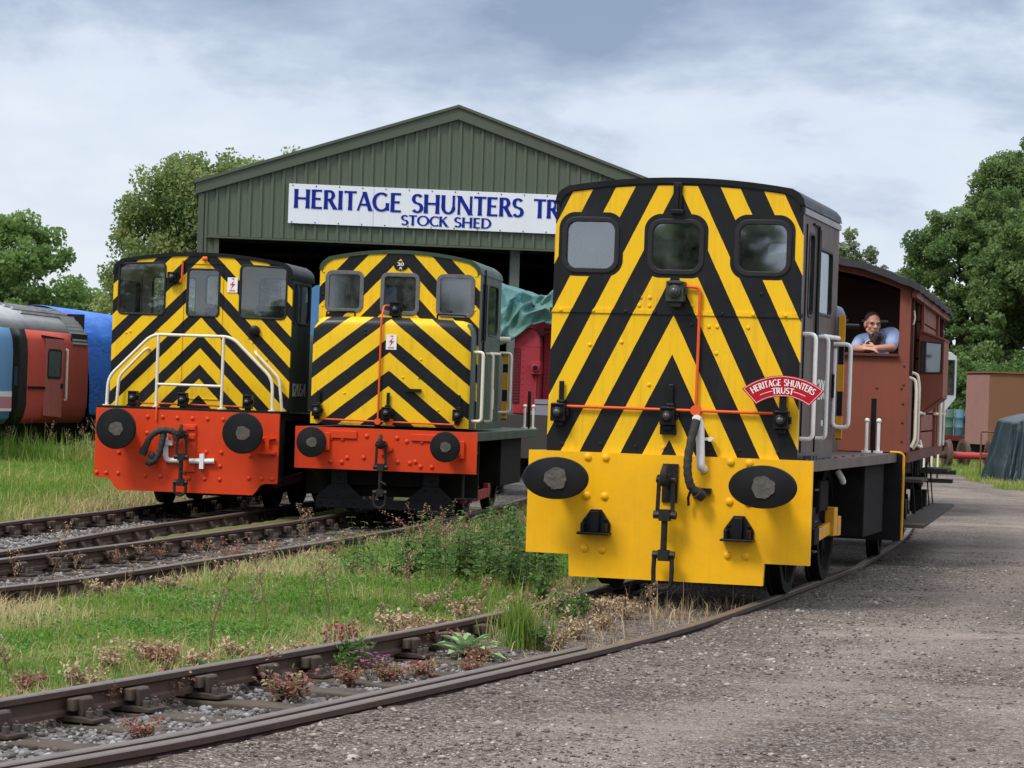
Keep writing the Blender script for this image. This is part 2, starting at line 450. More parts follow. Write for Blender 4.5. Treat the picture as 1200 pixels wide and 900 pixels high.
def lateral(path, X, Y):
    """signed distance to the right of the path, and the path's y"""
    X, Y = np.ravel(X), np.ravel(Y); best = np.full(X.shape, 1e9); lat = np.zeros(X.shape)
    T = np.gradient(path, axis=0); T /= np.linalg.norm(T, axis=1)[:, None]
    for i in range(0, len(path), 2):
        dx, dy = X-path[i, 0], Y-path[i, 1]; q = dx*dx+dy*dy; m = q < best
        best[m] = q[m]; lat[m] = (dx*T[i, 1] - dy*T[i, 0])[m]
    far = np.sqrt(best); s = np.where(lat >= 0, 1, -1)
    return np.where(far > np.abs(lat)+.6, s*far, lat)
def vnoise(X, Y, sc, seed=0):
    """cheap smooth value noise, 0..1"""
    r = np.random.default_rng(seed).random((64, 64)); x, y = np.asarray(X)*sc, np.asarray(Y)*sc
    i, j = np.floor(x).astype(int), np.floor(y).astype(int); fx, fy = x-i, y-j
    fx, fy = fx*fx*(3-2*fx), fy*fy*(3-2*fy); g = lambda a, b: r[a % 64, b % 64]
    return (g(i, j)*(1-fx)+g(i+1, j)*fx)*(1-fy) + (g(i, j+1)*(1-fx)+g(i+1, j+1)*fx)*fy
def sstep(a, b, x): t = np.clip((x-a)/(b-a), 0, 1); return t*t*(3-2*t)

def ground_z(X, Y):
    X, Y = np.ravel(X).astype(float), np.ravel(Y).astype(float)
    dn, da, db = lateral(PN, X, Y), lateral(PA, X, Y), lateral(PB, X, Y)
    z = np.where(dn > 0, -.05, -.13)
    z = np.where(dn > .80, -.05 - .05*(1-sstep(12, 18, Y))*sstep(.8, 1.6, dn), z)
    bed = (np.abs(dn) < .80); fill = sstep(17.5, 21.5, Y)
    zb = -.207 + .12*fill
    z = np.where(bed, np.where(dn > 0, zb + (np.minimum(z, -.05) - zb)*sstep(.58, .80, dn), zb), z)
    z = np.where((dn <= -.80), -.155 + .03*sstep(-.8, -2.2, dn) + .05*sstep(20, 24, Y), z)
    for q in (da, db):
        z = np.where(np.abs(q) < 1.15, -.205 + .06*sstep(.7, 1.15, np.abs(q)), z)
    z = z + (vnoise(X, Y, 1.1, 3)-.5)*.03 + (vnoise(X, Y, 4, 4)-.5)*.012
    r = np.hypot(X, Y); z = z - .25*sstep(46, 66, Y)*sstep(-6.5, -9, X)
    return z
def zones(X, Y):
    """0 gravel yard .. 1 grass soil ; and ballast"""
    X, Y = np.ravel(X).astype(float), np.ravel(Y).astype(float)
    dn, da, db = lateral(PN, X, Y), lateral(PA, X, Y), lateral(PB, X, Y)
    g = np.where(dn < 0, 1., 0.)
    # grass verge on the far right, past the gravel drive
    e = 11.9 + (Y-68)*.09 + (vnoise(X, Y, .5, 9)-.5)*1.2
    g = np.maximum(g, sstep(-.5, .4, X-e)*sstep(56, 60, Y))
    g = np.maximum(g, sstep(84, 90, Y)*(X > 5))
    g = np.where((dn > -1.0) & (dn < .9), np.where(Y > 22.5, .12, .3), g); g = np.where(dn > .9, np.where(X > 5, g, 0), g)
    b = np.maximum(np.exp(-(np.minimum(np.abs(da), np.abs(db))/1.1)**4), np.exp(-(np.abs(dn)/.72)**6)*sstep(20, 16, Y))
    return g, b

def axis(a, b, fine, f0, f1, far):
    l = list(np.arange(f0, f1, fine)); mid0 = list(np.arange(a, f0, .3)); mid1 = list(np.arange(f1, b, .3))
    return np.array(sorted(set([round(float(v), 4) for v in [-v for v in far] + mid0 + l + mid1 + far])))
xs = axis(-15, 20, .1, -5, 5, [24, 30, 40, 60, 100, 200, 500, 1200, 4000])
ys = np.array([-60, -10, 0, 5] + list(np.arange(8, 30, .1)) + list(np.arange(30, 70, .3)) + [71, 73, 76, 80, 84, 88, 92, 100, 110, 130, 160, 200, 300, 600, 1500, 4000])
GX, GY = np.meshgrid(xs, ys); gz = ground_z(GX, GY); gg, gb = zones(GX, GY)
nx, ny = len(xs), len(ys); idx = np.arange(nx*ny).reshape(ny, nx)
ff = np.stack([idx[:-1, :-1], idx[:-1, 1:], idx[1:, 1:], idx[1:, :-1]], -1).reshape(-1, 4)

m, nt, b = new_mat('ground'); p = nt.pos(); ps = nt.map(p, (.55, 1, 1)); g = nt.attr('grassy', 'Fac'); bl = nt.attr('ballast', 'Fac'); dk = nt.attr('dirt_shade', 'Fac')
big = nt.noise(p, .28, 5, .65); med = nt.noise(ps, 2.1, 6, .7); fine = nt.noise(p, 22, 4, .7); st = nt.vor(p, 52); st2 = nt.vor(p, 110)
stc = nt.vor(p, 52, out=1); sx = nt.xyz(stc)[0]; sy = nt.xyz(nt.vor(p, 110, out=1))[0]
grav = nt.mix(((big - .40)*4).clamp(), (.085, .062, .049), (.33, .268, .222))
grav = nt.mix(((med - .48)*4.5).clamp()*.85, grav, (.058, .041, .033))
clot = nt.noise(nt.map(p, (.4, 1, 1)), 4.2, 7, .8); grav = nt.mix(((clot - .53)*9).clamp()*.7, grav, (.05, .037, .03)); grav = nt.mix(((.43 - clot)*9).clamp()*.45, grav, (.40, .34, .29))
grav = nt.mix(((nt.noise(ps, 9, 5, .8) - .50)*6).clamp()*.65, grav, (.075, .06, .05))
grav = nt.mix(((nt.noise(p, .8, 5, .7) - .55)*4).clamp()*.6, grav, (.215, .165, .125))
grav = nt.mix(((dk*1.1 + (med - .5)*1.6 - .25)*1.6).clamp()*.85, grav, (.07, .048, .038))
grav = nt.mix(((dk - 1.0)*3).clamp()*.8, grav, (.018, .014, .012))  # shade beneath the vehicles on the near track, painted in as near-black
lane = nt.attr('lane', 'Fac'); grav = nt.mix((lane*(.25 + (med - .3)*1.1)).clamp()*.6, grav, (.33, .275, .235))
grav = nt.mix(((sx - .62)*4).clamp()*.65, grav, (.35, .315, .285))
grav = nt.mix(((.30 - sy)*5).clamp()*.6, grav, (.05, .045, .042))
grav = nt.mix(((nt.xyz(nt.vor(p, 140, out=1))[0] - .75)*5).clamp()*.5, grav, (.36, .34, .32))
soil = nt.mix(fine, (.085, .10, .026), (.17, .165, .06)); soil = nt.mix(((med - .5)*3).clamp(), soil, (.13, .10, .05))
bal = nt.mix(sx, (.07, .062, .058), (.26, .25, .245)); bal = nt.mix(((med - .5)*4).clamp()*.6, bal, (.085, .055, .04))
edge = (g + (med - .5)*.7).clamp()
c = nt.mix(((edge - .35)*4).clamp(), grav, soil); c = nt.mix(((bl + (fine - .5)*.5 - .35)*4).clamp(), c, bal)
nt.set(b.inputs['Base Color'], c); b.inputs['Roughness'].default_value = .95; b.inputs['Specular IOR Level'].default_value = .15
hgt = (.5 - st)*1.1 + (.5 - st2)*.45 + fine*.5 + med*.7
nt.set(b.inputs['Normal'], nt.bump(hgt, .9, .018))
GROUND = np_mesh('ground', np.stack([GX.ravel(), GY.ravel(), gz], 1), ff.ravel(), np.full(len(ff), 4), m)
GROUND['kind'] = 'structure'
dn_ = lateral(PN, GX, GY); gd = np.where(dn_ > .5, np.exp(-np.clip(dn_-.8, 0, 9)/1.1), np.where(GY.ravel() > 21.5, 1.6, .8))*(1-sstep(37, 40, GY.ravel()))  # dirt beside the near track, plus painted shade under the vehicles on it
for nm, arr in (('grassy', gg), ('ballast', gb), ('dirt_shade', gd), ('lane', np.clip(np.exp(-((dn_-2.35)/.30)**2) + np.exp(-((dn_-3.95)/.35)**2) + .8*np.exp(-((dn_-6.2)/.5)**2), 0, 1))):
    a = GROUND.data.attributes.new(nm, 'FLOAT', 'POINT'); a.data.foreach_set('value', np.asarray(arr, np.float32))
GROUND.data.polygons.foreach_set('use_smooth', [True]*len(ff))
GROUND['label'] = 'grey gravel yard and grassy soil under the tracks'

# ------------------------------------------------------------------ rails, sleepers, chairs
rust = paint('rail_rust', (.075, .045, .034), .75, .7, (.035, .024, .02), 6, bump=.25)
worn = paint('rail_top', (.155, .125, .108), .42, .5, (.07, .05, .04), 9, metal=.35, bump=.1)
iron = paint('chair_iron', (.055, .038, .03), .8, .8, (.03, .022, .018), 9, bump=.35)
wood = paint('sleeper_wood', (.085, .066, .05), .9, .8, (.03, .024, .02), 5, bump=.6, streak=.5)
keyw = paint('key_wood', (.085, .062, .046), .85, .6, (.05, .035, .025), 14, bump=.4)
boltm = paint('bolt_grey', (.075, .062, .052), .6, .5, None, 20)

def offset(path, d):
    T = np.gradient(path, axis=0); T /= np.linalg.norm(T, axis=1)[:, None]
    return np.stack([path[:, 0] + T[:, 1]*d, path[:, 1] - T[:, 0]*d], 1)
BULL = [(-.035, -.006), (-.028, 0), (.028, 0), (.035, -.006), (.035, -.036), (.010, -.050), (.010, -.105), (.031, -.118), (.031, -.142), (-.031, -.142), (-.031, -.118), (-.010, -.105), (-.010, -.050), (-.035, -.036)]
def sweep_rail(name, path, d, parent, dz=0, prof=BULL):
    q = offset(path, d); T = np.gradient(path, axis=0); T /= np.linalg.norm(T, axis=1)[:, None]
    mb = MB(); n = len(prof); vs = []
    for i in range(len(q)):
        for (a, zz) in prof: vs.append((q[i, 0]+T[i, 1]*a, q[i, 1]-T[i, 0]*a, zz+dz))
    fs, ms = [], []
    for i in range(len(q)-1):
        for k in range(n):
            l = (k+1) % n; fs.append((i*n+k, i*n+l, (i+1)*n+l, (i+1)*n+k)); ms.append(1 if k in (0, 1, 2) else 0)
    mb.v, mb.f, mb.m = vs, fs, ms
    mb.add([], []); mb.f += [tuple(range(n)), tuple(range((len(q)-1)*n, len(q)*n))]; mb.m += [0, 0]
    return mb.build(name, [rust, worn], parent)
def sleeper_mesh():
    mb = MB(); mb.box(-1.28, 1.28, -.125, .125, -.30, -.175); o = mb.build('sleeper', wood, None, bevel=.012); return o
def chair_mesh(sgn):
    mb = MB(); b = sgn
    mb.panel([(-.20, -.172), (.17, -.172), (.17, -.150), (.10, -.138), (-.11, -.138), (-.20, -.150)], plane='xz', at=-.09, thick=.18)
    # outer and inner jaws
    mb.panel([(.012*1, -.14), (.105, -.14), (.085, -.10), (.050, -.048), (.014, -.058)], plane='xz', at=-.055, thick=.11)
    mb.panel([(-.125, -.14), (-.090, -.14), (-.085, -.045), (-.115, -.05)], plane='xz', at=-.06, thick=.12)
    mb.mat(1).box(-.087, -.040, -.10, .10, -.112, -.045)
    mb.mat(2)
    for a, c in ((-.155, -.05), (-.155, .05), (.135, 0)):
        mb.cyl((a, c, -.15), (a, c, -.105), .022, n=6); mb.cyl((a, c, -.105), (a, c, -.09), .012, n=6)
    mb.v = [(x*sgn, y, z) for x, y, z in mb.v]
    return mb.build('rail_chair', [iron, keyw, boltm], None, bevel=.006)
def make_track(path, label, y0, y1, dz=0, check=None, spacing=.74, checklabel=None):
    root = empty('railway_track', label, 'railway track', (0, 0, 0))
    m = (path[:, 1] > y0) & (path[:, 1] < y1); P = path[m]
    for s in (-1, 1): sweep_rail('rail', P, s*.7525, root, dz)
    if check:
        mc = (path[:, 1] > y0) & (path[:, 1] < check); o = sweep_rail('check_rail', path[mc], .7525-.135, root, dz-.002)
    s = np.concatenate([[0], np.cumsum(np.linalg.norm(np.diff(P, axis=0), axis=1))]); T = np.gradient(P, axis=0)
    sl, cl, cr = sleeper_mesh(), chair_mesh(1), chair_mesh(-1); first = True
    for q in np.arange(.2, s[-1], spacing):
        i = int(np.searchsorted(s, q)); i = min(i, len(P)-1)
        if P[i, 1] > 44: break
        a = math.atan2(T[i, 1], T[i, 0]) - PI/2 + rnd.uniform(-.012, .012)
        for src, d in ((sl, 0), (cl, .7525), (cr, -.7525)):
            o = src if first else copy_to(src)
            o.parent = root; t = T[i]/np.linalg.norm(T[i])
            o.location = (P[i, 0]+t[1]*d, P[i, 1]-t[0]*d, dz + (rnd.uniform(-.008, .004) if d == 0 else 0)); o.rotation_euler = (0, 0, a)
        first = False
    return root
TN_ = make_track(PN, 'rusty railway track with a check rail curving across the foreground to the brown shunter', 7, 57, 0, 18.0)
TA_ = make_track(PA, 'railway track under the shunter with the white railing, farthest left', 18, 75, 0)
TB_ = make_track(PB, 'railway track leading to the middle green shunter with the red hood pipe', 14, 75, -.004)

# ------------------------------------------------------------------ loose stones
def ico():
    bm = bmesh.new(); bmesh.ops.create_icosphere(bm, subdivisions=1, radius=1)
    v = np.array([p.co[:] for p in bm.verts]); f = np.array([[q.index for q in p.verts] for p in bm.faces]); bm.free(); return v, f
IV, IF = ico()
def stones(name, pts, size, flat, mat, kindlabel, seed=1):
    r = np.random.default_rng(seed); n = len(pts)
    sc = size*np.exp(r.normal(0, .36, n).clip(-1, .62)); V = IV[None]*np.ones((n, 1, 1))
    V = V*(1+r.uniform(-.28, .28, (n, len(IV), 1)))
    V = V*np.stack([r.uniform(.7, 1.3, n), r.uniform(.7, 1.3, n), flat*r.uniform(.7, 1.3, n)], 1)[:, None]
    a = r.uniform(0, 2*PI, n); c, s = np.cos(a), np.sin(a)
    X = V[..., 0]*c[:, None]-V[..., 1]*s[:, None]; Y = V[..., 0]*s[:, None]+V[..., 1]*c[:, None]
    V = np.stack([X, Y, V[..., 2]], -1)*sc[:, None, None] + np.asarray(pts)[:, None]
    F = (IF[None] + (np.arange(n)*len(IV))[:, None, None]).reshape(-1)
    t = np.repeat(r.random(n), len(IV))
    o = np_mesh(name, V.reshape(-1, 3), F, np.full(n*len(IF), 3), mat, t); tag(o, kindlabel, None, None, 'stuff'); return o
def stonemat(name, cols):
    m, nt, b = new_mat(name); t = nt.attr('tint', 'Fac'); c = nt.ramp(t, [(i/(len(cols)-1), k) for i, k in enumerate(cols)])
    n = nt.noise(nt.pos(), 60, 3, .6); nt.set(b.inputs['Base Color'], nt.mix(((n-.45)*2).clamp()*.5, c, (.08, .065, .055)))
    b.inputs['Roughness'].default_value = .9; b.inputs['Specular IOR Level'].default_value = .2; return m
def scatter(n, x0, x1, y0, y1, test, seed, lift=0., pw=1.):
    r = np.random.default_rng(seed); X = r.uniform(x0, x1, n); Y = y0 + (y1-y0)*r.random(n)**pw
    k = test(X, Y, r); X, Y = X[k], Y[k]
    return np.stack([X, Y, ground_z(X, Y)+lift], 1)
inview = lambda X, Y, mg=1.2: (X < Y*.197+mg) & (X > -Y*.197-mg)
sm1 = stonemat('yard_stones', [(.045, .035, .029), (.105, .084, .071), (.18, .148, .128), (.27, .23, .20), (.45, .41, .37)])
pts = scatter(90000, -4, 7, 9.0, 32, lambda X, Y, r: (lateral(PN, X, Y) > .82) & inview(X, Y) & (r.random(len(X)) < .10+.9*np.clip((vnoise(X*.45, Y, 1.1, 21)-.3)*1.8, 0, 1)**1.3), 5, .002, 1.5)
stones('yard_gravel', pts, .0082, .55, sm1, 'loose grey gravel over the yard')
pts = scatter(9000, -4, 7, 9.0, 24, lambda X, Y, r: (lateral(PN, X, Y) > .86) & inview(X, Y) & (r.random(len(X)) < .05+.5*np.exp(-(lateral(PN, X, Y)-.9)/.7)+.9*sstep(14.5, 11.5, Y)*vnoise(X, Y, .8, 23)**1.5), 6, .004, 1.5)
stones('yard_pebbles', pts, .016, .6, stonemat('pale_stones', [(.08, .066, .056), (.16, .135, .116), (.25, .215, .185), (.40, .36, .31)]), 'larger pale stones beside the near rail')
sm2 = stonemat('ballast_stones', [(.05, .04, .036), (.095, .078, .07), (.15, .135, .128), (.22, .21, .205), (.34, .335, .335)])
near = scatter(15000, -4, 1, 9, 18.8, lambda X, Y, r: (np.abs(lateral(PN, X, Y)) < .7) & inview(X, Y), 8, .006)
farp = scatter(60000, -8, 0, 20, 36, lambda X, Y, r: (np.minimum(np.abs(lateral(PA, X, Y)), np.abs(lateral(PB, X, Y))) < 1.0) & inview(X, Y) & (r.random(len(X)) < .2+.8*vnoise(X, Y, .8, 31)), 9, .01)
stones('track_ballast', np.concatenate([near, farp]), .0155, .75, sm2, 'grey ballast chippings between the rails')
# ------------------------------------------------------------------ grass
def blades(name, P, h, wdt, tint, mat, label, lean=.45, seed=1, kind='stuff'):
    r = np.random.default_rng(seed); n = len(P); h = np.asarray(h)*np.ones(n); wdt = np.asarray(wdt)*np.ones(n)
    a = r.uniform(0, 2*PI, n); ld = r.uniform(0, 2*PI, n); lm = np.abs(r.normal(0, lean, n)).clip(0, 1.3)
    sx, sy = np.cos(a)*wdt/2, np.sin(a)*wdt/2; dx, dy = np.cos(ld), np.sin(ld)
    def at(t, bend): return np.stack([P[:, 0]+dx*h*lm*bend, P[:, 1]+dy*h*lm*bend, P[:, 2]+h*t*(1-.25*lm*bend)], 1)
    side = np.stack([sx, sy, np.zeros(n)], 1)
    b0, m0, tp = at(-.03, 0), at(.55, .32), at(1., 1.)
    V = np.stack([b0-side, b0+side, m0+side*.75, m0-side*.75, tp], 1)
    i = np.arange(n)[:, None]*5; F = np.concatenate([i+np.array([[0, 1, 2, 3]]), i+np.array([[3, 2, 4]])], 1).ravel()
    o = np_mesh(name, V.reshape(-1, 3), F, np.tile([4, 3], n), mat, np.repeat(np.clip(tint, 0, 1), 5)); return tag(o, label, None, None, kind)
GRASS = leafmat('grass_blades', [(.05, .15, .010), (.085, .225, .018), (.14, .275, .030), (.25, .31, .065), (.46, .40, .18), (.56, .45, .24)], .38, .6)
DRY = leafmat('straw', [(.22, .14, .075), (.40, .29, .15), (.52, .40, .23), (.60, .47, .28)], .3, .7)
def strip(X, Y):
    """distance measures used to place growth"""
    return lateral(PN, X, Y), lateral(PA, X, Y), lateral(PB, X, Y)
r = np.random.default_rng(11)
def mk(n, x0, x1, y0, y1, seed, pw=1):
    r = np.random.default_rng(seed); return r.uniform(x0, x1, n), y0+(y1-y0)*r.random(n)**pw, r
# middle verge, between the near track and the two sidings
X, Y, r = mk(330000, -7, 1.6, 11, 50, 12, 1.35); dn, da, db = strip(X, Y)
k = (dn < -.86) & (db > .95) & inview(X, Y) & ~((Y > 22) & (np.abs(dn) < 1.3))
k &= r.random(len(X)) < np.where(Y < 30, .9, .5)
X, Y, dn, db = X[k], Y[k], dn[k], db[k]; n = len(X)
pat = vnoise(X, Y, .9, 41); p2 = vnoise(X, Y, 2.8, 42)
near_edge = np.maximum(np.exp(-((-dn-.86)/.35)), np.exp(-((db-.95)/.85)))
thin = r.random(n) < (1 - .55*near_edge); X, Y, dn, db, pat, p2, near_edge = [q[thin] for q in (X, Y, dn, db, pat, p2, near_edge)]; n = len(X); r = np.random.default_rng(13)
p3 = vnoise(X, Y, 6.5, 47)
tint = .04 + .34*p2*p3*1.6 + .55*near_edge + .55*np.clip((pat-.46)*2.4, 0, 1) + r.normal(0, .15, n)
hh = (.028 + .055*pat*p3*1.6 + .075*near_edge*r.random(n))*np.exp(r.normal(0, .42, n))
blades('grass', np.stack([X, Y, ground_z(X, Y)], 1), hh, .0042+.00016*Y, tint, GRASS, 'short green grass between the near track and the sidings', .95, 14)
# low broad-leaved cover between the blades
def cover(name, P, sz, tint, mat, label, seed):
    r = np.random.default_rng(seed); n = len(P); a = r.uniform(0, 2*PI, n); tl = r.normal(0, .35, (n, 2))
    u = np.stack([np.cos(a), np.sin(a), tl[:, 0]], 1)*sz[:, None]*.5; v = np.stack([-np.sin(a), np.cos(a), tl[:, 1]], 1)*sz[:, None]*.36
    V = np.stack([P-u, P+v, P+u, P-v], 1); o = np_mesh(name, V.reshape(-1, 3), np.arange(n*4), np.full(n, 4), mat, np.repeat(np.clip(tint, 0, 1), 4)); return tag(o, label, None, None, 'stuff')
CLOVER = leafmat('clover_leaf', [(.03, .10, .012), (.06, .17, .02), (.10, .23, .03), (.16, .27, .05)], .3)
X, Y, r = mk(300000, -7, 1.0, 11, 34, 71, 1.35); dn, da, db = strip(X, Y)
k = (dn < -.95) & (db > 1.1) & inview(X, Y) & ~((Y > 22) & (np.abs(dn) < 1.3)) & (r.random(len(X)) < .1+1.3*np.clip((vnoise(X, Y, 1.3, 72)-.35)*1.7, 0, 1))
X, Y = X[k], Y[k]; n = len(X)
cover('clover', np.stack([X, Y, ground_z(X, Y)+np.random.default_rng(73).random(n)*.05+.004], 1), .016*np.exp(np.random.default_rng(74).normal(0, .3, n))*(1+.02*Y), .2+.6*vnoise(X, Y, 2.5, 75)+np.random.default_rng(76).normal(0, .15, n), CLOVER, 'low clover and moss between the grass blades', 73)
# left verge beside the sidings
X, Y, r = mk(150000, -17, -4, 24, 66, 15, 1.25); dn, da, db = strip(X, Y)
k = (da < -.95) & inview(X, Y, 2) ; X, Y, da = X[k], Y[k], da[k]; n = len(X)
pat = vnoise(X, Y, .5, 43); edge = np.exp(-((-da-.95)/.6))
tint = .26 + .28*pat + .3*edge + .3*np.clip((vnoise(X, Y, .23, 44)-.55)*3, 0, 1) + r.normal(0, .13, n)
blades('rough_grass', np.stack([X, Y, ground_z(X, Y)], 1), (.07+.13*pat)*np.exp(r.normal(0, .4, n)), .006+.0002*Y, tint, GRASS, 'rough grass left of the sidings in front of the red power car', .85, 16)
# far right verge
X, Y, r = mk(60000, 7, 20, 56, 92, 17); g_, b_ = zones(X, Y); k = (g_ > .5) & inview(X, Y, 2) & (lateral(PN, X, Y) > 1.5); X, Y = X[k], Y[k]; n = len(X)
blades('verge_grass', np.stack([X, Y, ground_z(X, Y)], 1), .09*np.exp(r.normal(0, .4, n)), .02, .25+.5*vnoise(X, Y, .5, 45)+r.normal(0, .12, n), GRASS, 'patchy grass verge beyond the gravel drive on the right', .5, 18)
r = np.random.default_rng(61); n = 5200; X = r.uniform(-13, -7.6, n); Y = r.uniform(54.5, 58, n)
blades('tall_grass', np.stack([X, Y, ground_z(X, Y)], 1), (.25+.5*vnoise(X, Y, .8, 62))*np.exp(r.normal(0, .25, n)), .022, .3+.5*vnoise(X, Y, .6, 63)+r.normal(0, .15, n), GRASS, 'tall rank grass below the red power car', .35, 64)
# straw fringes by the rails
X, Y, r = mk(60000, -7, 2.2, 11, 36, 19); dn, da, db = strip(X, Y)
fr = np.maximum(np.exp(-(((db-1.1)/.28)**2)), np.exp(-(((dn+1.0)/.16)**2))*.8*(Y > 13)); fr = np.maximum(fr, (np.abs(dn) < .66)*sstep(18.0, 19.2, Y)*1.5*(Y < 23))
k = (r.random(len(X)) < fr*.55*(.25+vnoise(X, Y, 1.7, 46)**1.5)) & inview(X, Y); X, Y = X[k], Y[k]; n = len(X)
blades('dry_grass', np.stack([X, Y, ground_z(X, Y)], 1), .095*np.exp(r.normal(0, .45, n)), .0045+.00012*Y, r.random(n), DRY, 'straw coloured dry grass along the rails', .8, 20)

# ------------------------------------------------------------------ single plants
def leaf_quads(L):
    """L: list of (pos, dir, normal, length, width, tint) -> pointed leaves of four triangles-ish"""
    V, F, T = [], [], []
    for (p, d, nrm, ln, wd, t) in L:
        d = V3(d).normalized(); s = d.cross(V3(nrm)); s = s.normalized() if s.length > 1e-4 else V3((1, 0, 0)); nn = s.cross(d)
        o = len(V); p = V3(p)
        V += [p, p+d*ln*.35+s*wd/2+nn*wd*.12, p+d*ln*.75+s*wd*.33+nn*wd*.08, p+d*ln-nn*ln*.12, p+d*ln*.75-s*wd*.33+nn*wd*.08, p+d*ln*.35-s*wd/2+nn*wd*.12, p+d*ln*.5]
        F += [(o, o+1, o+6), (o+1, o+2, o+6), (o+2, o+3, o+6), (o+3, o+4, o+6), (o+4, o+5, o+6), (o+5, o, o+6)]; T += [t]*7
    return V, F, T
def plant_obj(name, stems, leaves, mats, seed=0):
    mb = MB()
    for pts, r0 in stems: mb.tube(pts, r0, 5, radii=[r0*(1-.75*i/(len(pts)-1)) for i in range(len(pts))])
    ns = len(mb.v); nf = len(mb.f); V, F, T = leaf_quads(leaves)
    vs = [tuple(v) for v in mb.v] + [tuple(v) for v in V]; fs = mb.f + [tuple(i+ns for i in f) for f in F]
    me = bpy.data.meshes.new(name); me.from_pydata(vs, [], fs)
    for q in mats: me.materials.append(q)
    me.polygons.foreach_set('material_index', [0]*nf + [1]*len(F))
    a = me.attributes.new('tint', 'FLOAT', 'POINT'); a.data.foreach_set('value', [.5]*ns + T)
    o = bpy.data.objects.new(name, me); COL.objects.link(o); return o
NET = leafmat('nettle_leaf', [(.045, .10, .025), (.08, .165, .038), (.125, .22, .055), (.18, .28, .085)], .4)
REDW = leafmat('red_leaf', [(.20, .05, .05), (.28, .09, .08), (.36, .17, .13), (.36, .27, .15), (.18, .21, .07)], .3)
MUL = leafmat('mullein_leaf', [(.17, .28, .12), (.26, .38, .18), (.35, .47, .27)], .2, .8)
PINK = leafmat('pink_petal', [(.5, .08, .35), (.6, .15, .45)], .3)
STEM = paint('plant_stem', (.10, .10, .035), .8, .4, (.14, .08, .05), 20, bump=0)
BROWN = paint('dead_stem', (.17, .10, .065), .9, .5, (.09, .05, .035), 25, bump=0)
SEED = leafmat('seed_head', [(.26, .175, .105), (.40, .295, .175), (.52, .41, .26)], .2)
def nettle(seed, h):
    q = random.Random(seed); st, lv = [], []
    for _ in range(q.randint(5, 8)):
        x, y = q.gauss(0, .10), q.gauss(0, .10); hh = h*q.uniform(.65, 1.05); lx, ly = q.gauss(0, .07), q.gauss(0, .07)
        pts = [(x+lx*t*t, y+ly*t*t, hh*t) for t in (0, .33, .66, 1)]; st.append((pts, .004))
        n = int(hh/.042)
        for i in range(2, n+1):
            t = i/n; p = (x+lx*t*t, y+ly*t*t, hh*t); a = i*PI/2+q.uniform(-.4, .4); ln = .105*(1.15-t*.7)*q.uniform(.8, 1.2)
            for b in (a, a+PI): lv.append((p, (math.cos(b), math.sin(b), q.uniform(-.45, .15)), (0, 0, 1), ln, ln*.52, q.uniform(.1, .75)+.25*(t > .85)))
    return plant_obj('nettle', st, lv, [STEM, NET])
def redweed(seed, h, col=REDW):
    q = random.Random(seed); st, lv = [], []
    for _ in range(14):
        a = q.uniform(0, 2*PI); rr = q.uniform(.4, 1)*h; pts = [(0, 0, 0), (math.cos(a)*rr*.35, math.sin(a)*rr*.35, rr*.55), (math.cos(a)*rr*.8, math.sin(a)*rr*.8, rr*q.uniform(.6, 1))]
        st.append((pts, .0022))
        for _ in range(26):
            t = q.uniform(.25, 1); i = 0 if t < .5 else 1; f = (t-.5*i)*2; A, B = pts[i], pts[i+1]
            p = [A[c]+(B[c]-A[c])*f+q.gauss(0, .02) for c in range(3)]
            lv.append((p, (q.gauss(0, 1), q.gauss(0, 1), q.gauss(.3, .7)), (q.gauss(0, .6), q.gauss(0, .6), 1), q.uniform(.016, .036), q.uniform(.012, .022), q.random()))
    return plant_obj('red_weed', st, lv, [BROWN, col])
def stalk(seed, h):
    q = random.Random(seed); st, lv = [], []
    lx, ly = q.gauss(0, .09), q.gauss(0, .09)
    main = [(lx*t*t, ly*t*t, h*t) for t in (0, .35, .7, 1)]; st.append((main, .006))
    for _ in range(9):
        t = q.uniform(.35, .9); p = V3((lx*t*t, ly*t*t, h*t)); a = q.uniform(0, 2*PI); l = h*q.uniform(.12, .3)
        e = p + V3((math.cos(a)*l*.7, math.sin(a)*l*.7, l*.8)); st.append(([tuple(p), tuple((p+e)/2), tuple(e)], .0026))
        for _ in range(16):
            f = q.uniform(.3, 1.05); c = p+(e-p)*f; lv.append((tuple(c+V3((q.gauss(0, .008), q.gauss(0, .008), q.gauss(0, .01)))), (q.gauss(0, 1), q.gauss(0, 1), q.gauss(.2, .6)), (0, 0, 1), q.uniform(.012, .028), .011, q.random()))
    for _ in range(14):
        t = q.uniform(.4, 1.02); lv.append(((lx*t*t+q.gauss(0, .01), ly*t*t+q.gauss(0, .01), h*t), (q.gauss(0, 1), q.gauss(0, 1), q.gauss(.2, .6)), (0, 0, 1), q.uniform(.014, .03), .012, q.random()))
    return plant_obj('dead_stalk', st, lv, [BROWN, SEED])
def bush(seed, h, name='green_weed', mat=None, n=240, ln=.05):
    q = random.Random(seed); st, lv = [], []
    for _ in range(16):
        a = q.uniform(0, 2*PI); s = q.uniform(.1, .55)*h; pts = [(math.cos(a)*s*.2, math.sin(a)*s*.2, 0), (math.cos(a)*s*.6, math.sin(a)*s*.6, h*.5), (math.cos(a)*s, math.sin(a)*s, h*q.uniform(.7, 1))]
        st.append((pts, .003))
        for _ in range(n//16):
            t = q.uniform(.15, 1); i = 0 if t < .5 else 1; f = (t-.5*i)*2; A, B = pts[i], pts[i+1]; p = [A[c]+(B[c]-A[c])*f for c in range(3)]
            l = ln*q.uniform(.6, 1.3); lv.append((p, (q.gauss(0, 1), q.gauss(0, 1), q.gauss(.4, .6)), (q.gauss(0, .5), q.gauss(0, .5), 1), l, l*.4, q.random()))
    return plant_obj(name, st, lv, [STEM, mat or NET])
